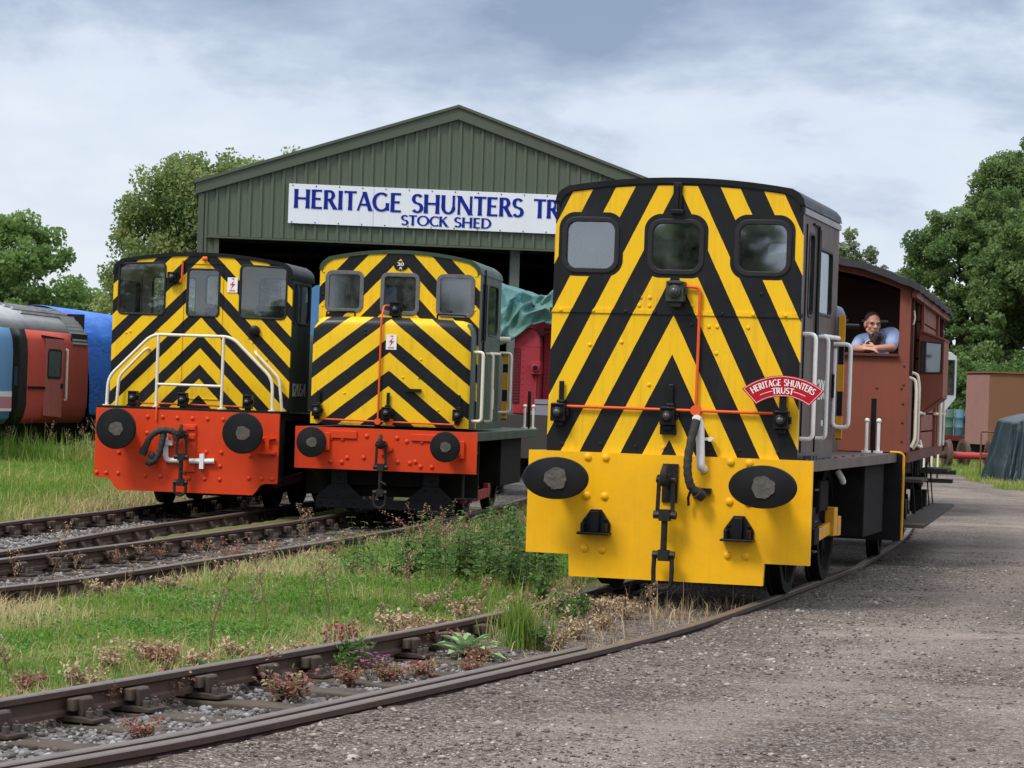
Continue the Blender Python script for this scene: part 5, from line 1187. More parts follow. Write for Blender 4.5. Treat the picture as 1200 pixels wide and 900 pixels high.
for q in ((.0, .12, 1.05, 1.10), (.02, .12, .93, .99)): MB().box(q[0], q[1], -.10, -.076, q[2], q[3]).build('pipe_clamp', RED, bl, bevel=.005)
mb = MB().panel([(.97, .77), (1.2, .77), (1.2, .80), (1.11, .83), (1.11, .96), (1.19, .98), (1.0, .99), (1.06, .93), (1.06, .83), (.97, .80)], (), 'xz', -.10, .049); rivets(mb, [(1.03, .975), (1.15, .785)], -.10, .02, .015); mb.build('lamp_bracket', RED, bl, smooth=30)
MB().box(-1.22, 1.22, -.04, .56, 1.302, 1.33).build('front_platform', BLACK, Lc)
for x in (-.84, .835): bufferhead(Lc, x, 1.04, .267, .267, -.45, .13)
coupling(Lc, -.01, 1.10, .20, -.075, 1, False)
mark_rail(Lc, [(-.275, -.16, 1.0), (-.27, -.085, .97), (-.255, -.085, .645), (-.08, -.085, .645)], .035, WHITE, 'vacuum_pipe', .05)
mark_rail(Lc, [(.06, -.085, .645), (.39, -.085, .655)], .035, WHITE, 'vacuum_pipe', 0)
for q in ((.20, .255, .55, .745), (-.26, -.17, .84, .90)): MB().box(q[0], q[1], -.13, -.05, q[2], q[3]).build('pipe_clip', WHITE, Lc)
hp = fillet([V3(p) for p in [(-.10, -.17, .90), (-.12, -.19, 1.02), (-.28, -.20, 1.05), (-.44, -.2, .97), (-.52, -.2, .76)]], .12, 6)
mb = MB(); mb.tube(hp, .042, 10, radii=[.042+.004*math.sin(i*2.1) for i in range(len(hp))]); mb.cyl((-.51, -.2, .79), (-.545, -.2, .71), .055, n=12); mb.build('vacuum_hose', HOSE, Lc, smooth=60)
hp = fillet([V3(p) for p in [(-.275, -.17, 1.0), (-.285, -.2, .90), (-.31, -.2, .74), (-.38, -.2, .62), (-.46, -.2, .60)]], .12, 6)
mb = MB(); mb.tube(hp, .04, 10, radii=[.04+.004*math.sin(i*2.1) for i in range(len(hp))]); mb.cyl((-.42, -.2, .60), (-.47, -.2, .63), .055, n=12); mb.ell((-.42, -.2, .70), (.05, .04, .06), 10, 7); mb.build('vacuum_hose', HOSE, Lc, smooth=60)
numbers(Lc, '12054', 1.2145, .70, 1.53, .17, .85, CREAM)
mb = MB(); mb.box(-.58, .58, .35, 7.0, .40, 1.29); mb.box(-1.2, 1.2, .02, 7.1, 1.2, 1.298); mb.box(1.05, 1.2, .02, .45, .4, 1.29); mb.box(-1.2, -1.05, .02, .45, .4, 1.29); mb.box(.62, 1.15, 2.6, 5, .4, 1.19); mb.box(-1.0, 1.0, .9, .98, .24, .45); mb.box(-.62, .62, 1.0, 6, .16, .42); mb.build('frame', BLACKD, Lc, bevel=.01)  # frame, plus low plates added to keep the gap behind the wheels dark
for y in (1.8, 3.4, 5.0):
    for s in (1, -1): wheel(Lc, s*.745, y, .48, s, 8, BLACKD)
    MB().cyl((-.72, y, .48), (.72, y, .48), .08, n=14).build('axle', BLACKD, Lc)
mb = MB(); mb.bar((1.02, .75, .36), (1.02, 2.35, .42), .05, .12); mb.build('coupling_rod', paint('dull_red_rod', (.10, .022, .02), .6, .6), Lc, bevel=.008)
# ================================================================== stock shed
SHG = paint('shed_green', (.098, .120, .082), .5, .3, (.07, .08, .06), .6, bump=.03, streak=.25)
SHT = paint('shed_trim', (.085, .10, .07), .5, .3, None, .8, bump=.02)
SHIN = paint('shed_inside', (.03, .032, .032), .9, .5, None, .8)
SHST = paint('shed_steel', (.12, .14, .12), .6, .3, None, 2)
SHA = .105
SH = empty('stock_shed', 'large green corrugated metal shed with a pitched gable and open front', 'shed', (-1.35, 56.8, 0), SHA)
hw, eave, apex, dz = 5.42, 5.78, 7.62, 4.80
def ribbed(mb, x0, x1, zlo, ztop, y, pitch=.235):
    """profiled sheet: trapezoid ribs, one mesh"""
    n = int(round((x1-x0)/pitch)); p = (x1-x0)/n
    prof = []
    for i in range(n): a = x0+i*p; prof += [(a, 0), (a+p*.62, 0), (a+p*.70, -.035), (a+p*.92, -.035)]
    prof.append((x1, 0)); vs, fs = [], []
    for x, dy in prof:
        vs += [(x, y+dy, zlo(x)), (x, y+dy, ztop(x))]
    fs = [(2*i, 2*i+2, 2*i+3, 2*i+1) for i in range(len(prof)-1)]; mb.add(vs, fs)
line = lambda x: apex - (apex-eave)*abs(x)/hw
mb = MB(); ribbed(mb, -hw+.42, hw-.42, lambda x: dz, lambda x: line(x)-.05, 0); ribbed(mb, -hw, -hw+.42, lambda x: -.2, lambda x: line(x)-.05, 0); ribbed(mb, hw-.42, hw, lambda x: -.2, lambda x: line(x)-.05, 0)
mb.build('front_cladding', SHG, SH)
mb = MB()
for s in (1, -1):
    mb.panel([(s*hw*1.012, eave-.12), (s*hw*1.012, eave+.14), (0, apex+.15), (0, apex-.14)], (), 'xz', -.10, .06)
    mb.box(min(s*hw, s*(hw-.12)), max(s*hw, s*(hw-.12)), -.06, -.042, -.2, eave-.1)
    mb.box(min(s*(hw-.36), s*(hw-.46)), max(s*(hw-.36), s*(hw-.46)), -.07, .12, -.2, dz+.02)
mb.box(-hw+.2, hw-.2, -.13, .05, dz-.05, dz-.012); mb.build('flashing', SHT, SH)
RL = 34
mb = MB()
for s in (1, -1):
    mb.add([(s*hw*1.02, -.14, eave+.16), (0, -.14, apex+.17), (0, RL, apex+.17), (s*hw*1.02, RL, eave+.16), (s*hw*1.02, -.14, eave+.10), (0, -.14, apex+.11), (0, RL, apex+.11), (s*hw*1.02, RL, eave+.10)], [(0,1,2,3), (7,6,5,4), (0,4,5,1), (3,2,6,7), (0,3,7,4)])
mb.build('roof', SHT, SH)
mb = MB()
for s in (1, -1): mb.box(min(s*hw, s*(hw-.05)), max(s*hw, s*(hw-.05)), .02, RL, -.2, eave+.05)
mb.box(-hw+.06, hw-.06, RL-.1, RL, -.2, eave)
mb.panel([(-hw+.06, eave+.001), (hw-.06, eave+.001), (0, apex+.08)], (), 'xz', RL-.1, .1); mb.build('outer_wall', [SHG], SH)
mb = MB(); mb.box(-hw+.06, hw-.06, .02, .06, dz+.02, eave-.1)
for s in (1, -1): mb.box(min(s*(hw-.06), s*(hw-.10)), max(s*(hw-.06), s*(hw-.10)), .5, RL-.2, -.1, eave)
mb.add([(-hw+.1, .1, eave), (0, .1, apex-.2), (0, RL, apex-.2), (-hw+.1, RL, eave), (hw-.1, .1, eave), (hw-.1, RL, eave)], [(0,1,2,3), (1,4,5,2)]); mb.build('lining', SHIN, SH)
for y in (.35, 6.5, 13, 20):
    mb = MB()
    for s in (1, -1): mb.bar((s*(hw-.25), y, -.1), (s*(hw-.25), y, eave-.1), .2, .2); mb.bar((s*(hw-.25), y, eave-.2), (0, y, apex-.45), .15, .25)
    if y > 1: mb.bar((-hw+.3, y, eave-.35), (hw-.3, y, eave-.35), .1, .12); mb.bar((-2.7, y, eave-.3), (0, y, apex-.5), .06, .06); mb.bar((2.7, y, eave-.3), (0, y, apex-.5), .06, .06)
    mb.build('portal_frame', SHST, SH)
mb = MB()
mb.bar((1.35, .3, -.1), (1.35, .3, dz+.2), .24, .2); mb.build('door_post', SHST, SH)
mb = MB(); mb.bar((2.4, 8, 4.0), (4.8, 8.5, 4.5), .05, .05); mb.bar((1.6, 5, 3.6), (4.9, 5.5, 4.4), .04, .04); mb.build('wind_brace', SHST, SH)
SGN = empty('shed_sign', 'long white sign with blue lettering across the shed gable', 'sign', SH.matrix_basis @ Vector((0, -.05, 0)), SHA)
sg = MB().box(-3.53, 3.47, -.03, .0, 5.13, 5.965).build('sign_board', paint('sign_board_white', (.74, .77, .80), .35, .25, (.55, .57, .58), .8, bump=0, streak=.3), SGN)
BLUE = paint('sign_blue', (.010, .022, .24), .6, .1, None, 6, bump=0, spec=.08)
mb = MB(); t = 'HERITAGE SHUNTERS TRUST'; W = 6.54; s = W/text_width(t)
letter(mb, t, lambda u, v, w_: (-3.43+u*s, -.031-w_*2, 5.455+v*.40), .004); mb.build('blue_lettering', BLUE, SGN); mb = MB()
t = 'STOCK SHED'; s2 = 1.93/text_width(t); letter(mb, t, lambda u, v, w_: (-1.14+u*s2, -.031-w_*2, 5.185+v*.215), .004)
mb.build('blue_lettering', BLUE, SGN)
mb = MB(); [mb.cyl((-3.45+i*.492, -.04, z), (-3.45+i*.492, -.03, z), .014, n=6) for i in range(15) for z in (5.16, 5.93)]; mb.box(-1.735, -1.73, -.0315, -.03, 5.13, 5.965); mb.build('sign_screw', DARKIRON, SGN)

# ================================================================== brake van
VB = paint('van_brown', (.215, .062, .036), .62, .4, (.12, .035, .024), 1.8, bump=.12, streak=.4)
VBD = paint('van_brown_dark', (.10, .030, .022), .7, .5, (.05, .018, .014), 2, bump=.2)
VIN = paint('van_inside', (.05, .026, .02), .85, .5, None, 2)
FELT = paint('roof_felt', (.045, .047, .05), .9, .8, (.02, .02, .021), 2.5, bump=.7)
V = empty('brake_van', 'red brown brake van with open veranda coupled behind the brown shunter', 'brake van', (3.05, 28.5, 0), -.209)
VL = 7.2; vw = 1.17
arc = lambda x: 3.137 - .185*x*x
mb = MB(); op = [(-1.06, 2.225), (1.055, 2.225)] + [(1.055 - 2.115*i/16, arc(1.055 - 2.115*i/16)-.015) for i in range(17)]
mb.panel([(-vw, 1.18), (vw, 1.18)] + [(vw-2*vw*i/20, arc(vw-2*vw*i/20)+.05) for i in range(21)], [op], 'xz', 0, .06); vf = mb.build('veranda_front', VB, V, bevel=.006)
mb = MB(); mb.box(-1.06, 1.06, -.045, .065, 2.198, 2.222); mb.build('veranda_rail', VBD, vf); mb = MB(); rivets(mb, [(1.12, z) for z in (1.3, 1.5, 1.7, 1.9, 2.1)] + [(.84, 1.86), (1.1, 1.86)], 0, .014, .01); mb.build('bolt_heads', VBD, vf)
# roof: arched, felted, with rough edge
n = 26; vs, fs = [], []; ny_ = 30; rr = random.Random(4)
for j in range(ny_):
    y = -.14 + (VL+.28)*j/(ny_-1)
    for i in range(n):
        x = -1.27+2.54*i/(n-1); e = (rr.uniform(-.012, .012)); vs.append((x + (rr.uniform(-.012, .012) if i in (0, n-1) else 0), y + (rr.uniform(-.015, .015) if j in (0, ny_-1) else 0), arc(x)+.125+e))
b0 = len(vs); vs += [(x, y, z-.075) for x, y, z in vs[:b0]]
for j in range(ny_-1):
    for i in range(n-1): a = j*n+i; fs += [(a, a+1, a+n+1, a+n), (b0+a, b0+a+n, b0+a+n+1, b0+a+1)]
for i in range(n-1): fs += [(i, b0+i, b0+i+1, i+1), ((ny_-1)*n+i, (ny_-1)*n+i+1, b0+(ny_-1)*n+i+1, b0+(ny_-1)*n+i)]
for j in range(ny_-1): fs += [(j*n, (j+1)*n, b0+(j+1)*n, b0+j*n), (j*n+n-1, b0+j*n+n-1, b0+(j+1)*n+n-1, (j+1)*n+n-1)]
MB().add(vs, fs).build('roof', FELT, V, smooth=40)
mb = MB()
for s in (1, -1): mb.bar((s*1.205, -.05, 2.90), (s*1.205, VL+.05, 2.90), .05, .14); 
mb.build('cornice', VB, V)
mb = MB(); pts = [(-1.2+2.4*i/16, arc(-1.2+2.4*i/16)+.01) for i in range(17)]; pts2 = [(x, z+.085) for x, z in reversed(pts)]; mb.panel(pts+pts2, (), 'xz', -.05, .045); mb.build('front_cornice', VBD, V)
# body between the verandas, planked
for s in (1, -1):
    mb = MB(); a = s*vw
    for k in range(8):
        z0 = 1.18+.208*k; mb.box(min(a, a-s*.045), max(a, a-s*.045), 1.95, 5.2, z0+.009, z0+.199)
    sd = mb.build('body_side', VB, V, bevel=.006)
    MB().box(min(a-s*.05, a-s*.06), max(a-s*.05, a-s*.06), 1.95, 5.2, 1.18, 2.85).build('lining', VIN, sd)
    for y in (1.93, 5.16): MB().box(min(a, a+s*.035), max(a, a+s*.035), y, y+.09, 1.1, 2.86).build('body_post', VB, sd, bevel=.004)
    for y0_, y1_ in ((.07, .62), (6.3, VL-.06)): MB().box(min(a, a-s*.04), max(a, a-s*.04), y0_, y1_, 1.18, 2.0).build('veranda_side', VB, V)
    for q, y0_, y1_ in ((.005, .062, .14), (.0, .62, .72), (.0, VL-.14, VL-.01), (.0, 5.95, 6.05)): MB().box(min(a-s*q, a-s*.062), max(a-s*q, a-s*.062), y0_, y1_, 1.181, 2.86).build('veranda_post', VBD, V)
    mb = MB(); mb.box(min(a-s*.0, a+s*.03), max(a-s*.0, a+s*.03), .0, VL, 1.08, 1.19); mb.build('sole_bar', VBD, V)
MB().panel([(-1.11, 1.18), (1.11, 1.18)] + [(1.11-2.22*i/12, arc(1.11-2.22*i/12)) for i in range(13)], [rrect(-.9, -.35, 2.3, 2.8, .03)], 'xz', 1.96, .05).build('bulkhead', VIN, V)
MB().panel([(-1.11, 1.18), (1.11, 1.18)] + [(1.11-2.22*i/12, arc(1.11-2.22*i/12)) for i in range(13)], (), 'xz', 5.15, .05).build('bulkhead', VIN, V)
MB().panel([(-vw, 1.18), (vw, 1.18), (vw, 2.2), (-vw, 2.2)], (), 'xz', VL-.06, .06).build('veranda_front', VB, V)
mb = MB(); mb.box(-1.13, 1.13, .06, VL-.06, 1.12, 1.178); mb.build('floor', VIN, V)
mb = MB(); [mb.box(x, x+.3, 1.945, 1.957, 2.62, 2.645) for x in (.05, .5)]; mb.cyl((.12, 1.94, 2.3), (.12, 1.955, 2.3), .02); mb.build('inner_rail', paint('inner_grey', (.35, .34, .32), .6), V)
# lookout ducket
for s in (1, -1):
    mb = MB(); a = s*(vw+.005); b_ = s*1.455
    P = [(a, 1.58), (b_, 1.80), (b_, 2.42), (a, 2.52)]
    fw_ = [(s*1.215, 2.06), (s*1.42, 2.07), (s*1.42, 2.385), (s*1.215, 2.40)]
    mb.panel(P, [fw_], 'xz', 1.60, .035); mb.panel(P, (), 'xz', 2.62, .035)
    mb.add([(b_, 1.635, 1.80), (b_, 2.62, 1.80), (b_, 2.62, 2.42), (b_, 1.635, 2.42), (b_-s*.03, 1.635, 1.80), (b_-s*.03, 2.62, 1.80), (b_-s*.03, 2.62, 2.42), (b_-s*.03, 1.635, 2.42)], [(0,1,2,3), (7,6,5,4), (0,4,5,1), (2,6,7,3), (0,3,7,4), (1,5,6,2)])
    mb.bar((a, 2.125, 2.53), (b_+s*.01, 2.125, 2.43), 1.09, .025); mb.bar((a, 2.125, 1.575), (b_, 2.125, 1.792), .98, .02)
    dk = mb.build('lookout', VB, V, bevel=.004)
    f = MB().ring(grow(fw_, .025), grow(fw_, -.004), 'xz', 1.588, .05).build('window', RUBBER, dk); MB().panel(fw_, (), 'xz', 1.61, .006).build('pane', GL_S, f)
# handrails and steps
for pts in ([(1.17, .12, 1.98), (1.235, .12, 1.96), (1.25, .12, 1.85), (1.25, .12, 1.32), (1.21, .10, 1.24)], [(1.17, .62, 2.04), (1.23, .62, 2.02), (1.25, .62, 1.9), (1.25, .62, 1.28), (1.20, .62, 1.22)], [(1.21, .72, 1.62), (1.235, 2.0, 1.60)], [(1.21, .72, 1.28), (1.25, .95, 1.24), (1.25, 1.4, 1.23), (1.21, 1.8, 1.29)], [(1.20, 5.3, 2.05), (1.25, 5.3, 2.0), (1.25, 5.3, 1.2)], [(1.20, 6.25, 2.05), (1.25, 6.25, 2.0), (1.25, 6.25, 1.2)], [(1.2, 5.0, 1.6), (1.23, 6.9, 1.6)]):
    mark_rail(V, pts, .018, CREAM, 'handrail', .05)
mb = MB(); mb.tube([(1.185, .3, 2.55), (1.20, .3, 2.62), (1.19, .3, 2.70)], .010, 6); mb.build('door_hook', CREAM, V)
mb = MB(); mb.box(1.0, 1.34, .25, 1.25, .86, .90); mb.box(1.0, 1.34, 5.9, 6.9, .86, .90); mb.box(1.08, 1.38, .1, VL-.1, .385, .425); mb.build('step_board', paint('step_wood', (.055, .047, .04), .9, .8, (.05, .042, .036), 4, bump=.5, streak=.6), V, bevel=.006)
mb = MB()
for y in (.3, .75, 1.2, 2.9, 4.4, 5.95, 6.8): mb.bar((1.12, y, .40), (1.05, y, 1.1), .05, .015); mb.bar((1.12, y, .39), (1.36, y, .385), .05, .015)
mb.box(-.55, .55, .1, VL-.1, .75, 1.10); mb.box(-1.12, 1.12, .05, .25, .85, 1.15)
for y in (1.55, 5.6):
    for s in (1, -1): mb.box(s*1.0-.10, s*1.0+.10, y-.14, y+.14, .36, .64); mb.tube([(s*1.0, y-.6, .80), (s*1.0, y-.3, .72), (s*1.0, y, .68), (s*1.0, y+.3, .72), (s*1.0, y+.6, .80)], .045, 6); mb.bar((s*.95, y-.25, .3), (s*.95, y-.2, 1.05), .1, .03); mb.bar((s*.95, y+.25, .3), (s*.95, y+.2, 1.05), .1, .03)
mb.bar((.7, .4, .45), (.7, 2.6, .62), .05, .1); mb.build('underframe', BLACKD, V, bevel=.006)
for y in (1.55, 5.6):
    for s in (1, -1): wheel(V, s*.745, y, .46, s, 8)
mb = MB(); [mb.lathe([(.10, 0.), (.09, -.3), (.16, -.31), (.16, -.35), (.04, -.36)], (x, -.0, 1.0), n=18) for x in (-.865, .865)]; mb.build('buffer', BLACK, V, smooth=40)

# ================================================================== grey vehicle behind the van
PALE = paint('pale_grey_paint', (.42, .46, .46), .6, .4, (.25, .27, .27), 2, streak=.4)
K = empty('parked_coach', 'pale grey coach end with dark window just showing behind the brake van', 'coach', (5.25, 43.5, 0), -.19)
mb = MB(); w_ = [(1.70, 1.92), (1.90, 1.92), (1.90, 2.46), (1.70, 2.46)]
mb.panel([(-1.3, 1.0), (1.76, 1.58), (1.96, 1.85), (1.96, 2.52), (1.86, 2.6), (-1.3, 2.8)], [w_], 'xz', 0, .08); kf = mb.build('end_panel', PALE, K, bevel=.01)
f = MB().ring(grow(w_, .03), w_, 'xz', -.012, .05).build('window', RUBBER, kf); MB().panel(w_, (), 'xz', .02, .01).build('pane', GL_S, f)
mb = MB(); mb.box(-1.2, 1.55, .09, 7, 1.0, 2.7); mb.build('body', PALE, K, bevel=.03)
mb = MB(); mb.box(-1.0, 1.3, .1, 7, .35, 1.0); mb.build('underframe', BLACKD, K)
for x in (1.50, 1.62, 1.72): mark_rail(K, [(x, -.06, 1.75), (x-.01, -.06, .55)], .018, CREAM, 'handrail', 0)
mb = MB(); mb.box(1.1, 2.0, -.2, .5, .62, .68); mb.box(1.1, 1.95, -.2, .5, .48, .53); mb.build('step_board', BLACKD, K)

# ================================================================== red locomotive by the shed and its tarpaulin
RD = paint('faded_red', (.30, .024, .034), .65, .5, (.26, .05, .055), 1.8, bump=.08, streak=.4)
RDD = paint('dark_red', (.11, .015, .02), .8, .4, None, 4)
R = empty('shunting_locomotive', 'faded red locomotive half hidden under a teal tarpaulin outside the shed', 'locomotive', (.75, 45.5, 0), -.14)
mb = MB(); P = [(-.74, 1.33), (-.29, 1.33), (-.285, 2.52), (-.31, 2.66), (-.37, 2.75), (-.46, 2.82), (-.60, 2.80), (-.74, 2.70)]
mb.panel(P, (), 'xz', 0, 1.6); nb = mb.build('nose', RD, R, bevel=.03, seg=3)
mb = MB(); mb.box(-.745, -.625, -.012, .3, 1.52, 2.46); [mb.box(-.74, -.63, -.02, -.012, 1.54+i*.05, 1.56+i*.05) for i in range(18)]; mb.build('grille', RDD, nb)
mb = MB(); rivets(mb, [(-.58, 1.45+i*.1) for i in range(12)] + [(-.56+i*.06, 2.50) for i in range(5)] + [(-.60+i*.08, 1.40) for i in range(4)], 0, .013, .01); mb.build('rivet_heads', RD, nb)
mb = MB(); mb.box(-.285, .75, .35, 3, 1.33, 2.74); mb.bar((-.28, .3, 2.80), (.7, .3, 2.80), .1, .05); mb.build('body', RD, R, bevel=.03)
mb = MB(); rivets(mb, [(-.26+.06*j, 1.60+i*.075) for i in range(13) for j in range(3)], .35, .015, .014); mb.build('rivet_heads', RD, R)
mb = MB(); mb.box(-.43, -.26, -.14, .2, 2.02, 2.24); mb.lathe([(.07, -.14), (.07, -.17), (.05, -.175)], (-.345, 0, 2.13), n=16); mb.box(-.47, -.42, -.1, -.02, 2.16, 2.2); mb.box(-.36, -.33, -.06, -.02, 1.55, 2.0); mb.build('lamp_box', RD, R, bevel=.01)
MB().lathe([(.045, -.178), (.03, -.18)], (-.345, 0, 2.13), n=14).build('lens', BLACK, R)
mb = MB(); mb.box(-1.2, 1.2, -.6, 3.5, 1.2, 1.32); mb.box(-1.2, 1.2, -.64, -.6, .6, 1.32); mb.build('footplate', paint('dull_footplate', (.05, .045, .04), .8, .6), R)
mb = MB(); mb.box(-.42, -.02, -.25, .0, 1.33, 1.40); mb.box(-.30, -.06, -.30, -.22, 1.33, 1.5); mb.box(-.32, -.02, -.28, .0, 1.52, 1.60); mb.build('battery_tray', paint('tray_grey', (.22, .23, .25), .7, .4), R)
MB().box(-1.0, 1.0, -.2, 7.5, .4, 1.18).build('frame', BLACKD, R)
MB().box(-1.15, 1.15, 3.0, 6.5, 1.32, 3.3).build('cab', RD, R, bevel=.05)
# tarpaulin: a draped, creased sheet (solid, thick as cloth) over the cab and part of the nose
TEAL = new_mat('tarpaulin_teal'); m, nt, b = TEAL; p = nt.obj()
nt.set(b.inputs['Base Color'], nt.mix(((nt.noise(p, 1.1, 4, .6)-.42)*4).clamp(), (.035, .135, .145), (.12, .23, .17))); b.inputs['Roughness'].default_value = .55; nt.set(b.inputs['Normal'], nt.bump(nt.noise(p, 5, 4, .6, 1.2), .5, .08)); TEAL = m
def draped(name, mat, nx_, ny__, f, parent=None, thick=.012, sub=1):
    vs = [f(i/(nx_-1), j/(ny__-1)) for j in range(ny__) for i in range(nx_)]
    fs = [(j*nx_+i, j*nx_+i+1, (j+1)*nx_+i+1, (j+1)*nx_+i) for j in range(ny__-1) for i in range(nx_-1)]
    o = MB().add(vs, fs).build(name, mat, parent, smooth=180)
    s_ = o.modifiers.new('thickness', 'SOLIDIFY'); s_.thickness = thick
    if sub: q = o.modifiers.new('smooth', 'SUBSURF'); q.levels = sub; q.render_levels = sub
    return o
FOLDS = {}
def fold(u, v, seed, amp):
    key = seed
    if key not in FOLDS:
        rr_ = random.Random(seed); FOLDS[key] = [np.array([(rr_.uniform(-.1, 1.1)*m_, rr_.uniform(-.1, 1.1)*m_, rr_.uniform(.5, 1.9)) for _ in range(n_)]) for n_, m_ in ((16, 1), (44, 1))]
    q = 0
    for L_, am in zip(FOLDS[key], (1.0, .38)):
        # crumple: cones meeting in sharp valleys
        uu, vv = u % 1.0001, v
        dd = np.hypot((L_[:, 0]-uu), (L_[:, 1]-vv)*L_[:, 2]); i_ = int(np.argmin(dd)); q += (dd[i_]*3.0 - .42)*am
    return q*amp
def teal_sheet(u, v):
    # v: from the front hem (0) up and over the top to the back (1); u: left to right
    x = -1.20+2.3*u; top = 3.50+.30*sstep(.35, .6, u)-.12*u*u
    hem = np.interp(u, [0, .12, .2, .32, .42, .55, .75, 1], [2.45, 2.5, 2.62, 2.86, 2.92, 2.72, 2.7, 2.4])
    if v < .6: q = v/.6; z = hem+(top-hem)*q; y = -.02-.12*math.sin(q*PI)*.4+.7*q*q
    else: q = (v-.6)/.4; z = top-.1*q; y = .68+3.0*q
    tri = lambda t: abs((t % 1)*2-1)
    wp = .10*math.sin(u*5+v*3)+.06*math.sin(u*13-v*9)
    pl = .55*tri((u*1.15+v*.75)*3.3+wp*3)**1.4 + .35*tri((u*1.6-v*.9)*3.1+.3+wp*4)**1.6 + .2*tri((u*2.4+v*.2)*4.7+wp*6)
    a = pl-.5; k_ = math.sin(PI*min(1, v*1.15))**.5
    return (x+.05*a, y-.10-a*.42*k_, z+a*.16*k_+.10*math.sin(u*9+1)*(v > .4)+fold(u, v, 3, .05))
ts = draped('tarpaulin', TEAL, 110, 84, teal_sheet, None, .012, 0); ts.location = (.75, 45.5, 0); ts.rotation_euler = (0, 0, -.14)
tag(ts, 'crumpled teal tarpaulin draped over the red locomotive by the shed', 'tarpaulin')

# blue locomotive just showing between the two green shunters
BLO = paint('faded_loco_blue', (.07, .19, .38), .6, .4, None, 2, streak=.3)
BL = empty('shunting_locomotive', 'faded blue locomotive just showing in the gap between the two green shunters', 'locomotive', (-2.55, 48, 0), -.13)
w1, w2 = rrect(-.95, -.25, 2.5, 3.1, .06), rrect(.25, .95, 2.5, 3.1, .06)
cf = MB().panel(front_poly(1.18, 1.2, 1.18, 3.62, .1, .12), [w1, w2], 'xz', 0, .05).build('cab_front', BLO, BL)
for l in (w1, w2): window(cf, l, 0, 'xz', RUBBER, GL_S)
mb = MB(); mb.panel(front_poly(1.17, 1.2, 1.17, 3.60, .1, .12), (), 'xz', .3, 1.9); mb.build('cab_body', BLO, BL)
mb = MB(); mb.box(-1.15, 1.15, -.5, 6, .5, 1.19); mb.build('frame', BLACKD, BL)
mb = MB(); mb.box(-.8, .8, 2.2, 6, 1.2, 2.6); mb.build('hood', BLO, BL, bevel=.05)

# ================================================================== red and blue power car on the left
PRED = paint('faded_coach_red', (.56, .080, .058), .6, .35, (.38, .09, .07), 1.3, bump=.05, streak=.35)
PDOOR = paint('pink_red_door', (.54, .15, .14), .65, .35, None, 2, streak=.4)
PBLUE = paint('coach_blue', (.17, .37, .66), .5, .25, None, 1.5, streak=.2)
PPINK = paint('coach_pink', (.55, .22, .24), .6, .3, None, 2)
PC = empty('power_car', 'red power car with a pale blue and black front section and ribbed grey roof', 'railway vehicle', (-11.65, 60, 0), -.13)
sec = [(1.20, .66), (1.30, .82), (1.35, 1.1), (1.35, 2.2), (1.32, 2.5), (1.25, 2.72)]
roofsec = [(1.25, 2.72), (1.12, 2.95), (.88, 3.13), (.5, 3.25), (0, 3.29)]
def shell(name, secs, y0, y1, mat, parent, off=0., both=True):
    pr = [(x+off, z) for x, z in secs]; res = []
    for s in ((1, -1) if both else (1,)):
        mb = MB(); vs = [(s*x, y, z) for y in (y0, y1) for x, z in pr]; n_ = len(pr); mb.add(vs, [(i, i+1, n_+i+1, n_+i) for i in range(n_-1)])
        o = mb.build(name, mat, parent, smooth=40); q = o.modifiers.new('thickness', 'SOLIDIFY'); q.thickness = .04; res.append(o)
    return res[0]
shell('body', sec, -1.794, 2.80, PRED, PC); shell('black_band', sec, -2.832, -1.796, BLACK, PC)
bb_ = shell('blue_section', sec, -7, -2.834, PBLUE, PC)
for z0, z1, mt in ((1.25, 1.36, WHITE), (1.0, 1.25, PPINK), (.94, 1.0, WHITE)):
    MB().box(1.35, 1.356, -7, -2.836, z0, z1).build('stripe', mt, bb_)
rfp = shell('roof', roofsec, -7, 2.80, paint('coach_roof', (.44, .44, .45), .6, .6, (.13, .13, .13), 1.5, bump=.1, streak=.5), PC)
mb = MB()
for i, (x, z) in enumerate([(.25, 3.275), (.45, 3.262), (.62, 3.22), (.78, 3.175), (.94, 3.09)]): mb.bar((x, -1.6+i*.1, z+.02), (x, 2.75, z+.02), .07, .05)
mb.build('roof_rib', paint('roof_rib', (.56, .56, .57), .6, .6, (.12, .12, .12), 2), rfp)
mb = MB()
for i, (x, z) in enumerate([(1.0, 3.06), (1.08, 2.99), (1.15, 2.91), (1.20, 2.83), (1.245, 2.75), (1.275, 2.67), (1.30, 2.59), (1.32, 2.51)]): mb.bar((x, 1.55, z), (x, 2.74, z), .09, .035, (1, 0, .7))
mb.build('louvre_slat', paint('louvre_grey', (.24, .24, .235), .7, .5), PC)
MB().panel([(1.52, 2.46), (2.77, 2.46), (2.77, 2.72), (1.52, 2.72)], (), 'yz', 1.30, .015).build('louvre_back', BLACK, PC)
mb = MB(); mb.panel([(-.57, .84), (.74, .80), (.74, 2.56), (-.57, 2.56)], (), 'yz', 1.345, .02); dr = mb.build('door', PDOOR, PC)
wl = rrect(-.36, .56, 1.72, 2.28, .06); f = MB().ring(grow(wl, .05), wl, 'yz', 1.36, .018).build('window', RUBBER, dr); MB().panel(wl, (), 'yz', 1.366, .006).build('pane', GL_S, f)
MB().box(1.366, 1.40, .62, .70, 1.45, 1.56).build('handle', BLACK, dr)
mark_rail(PC, [(1.36, .95, 2.34), (1.40, .95, 2.32), (1.40, .95, 1.2), (1.36, .95, 1.18)], .03, CREAM)
mb = MB(); mb.bar((1.365, -1.75, 1.46), (1.365, -.55, 1.46), .03, .05); mb.bar((1.31, -.7, 2.60), (1.31, .85, 2.56), .06, .05); mb.build('rain_strip', BLACKD, PC)
MB().box(-1.2, 1.2, 2.80, 2.86, .66, 3.2).build('end_wall', BLACK, PC)
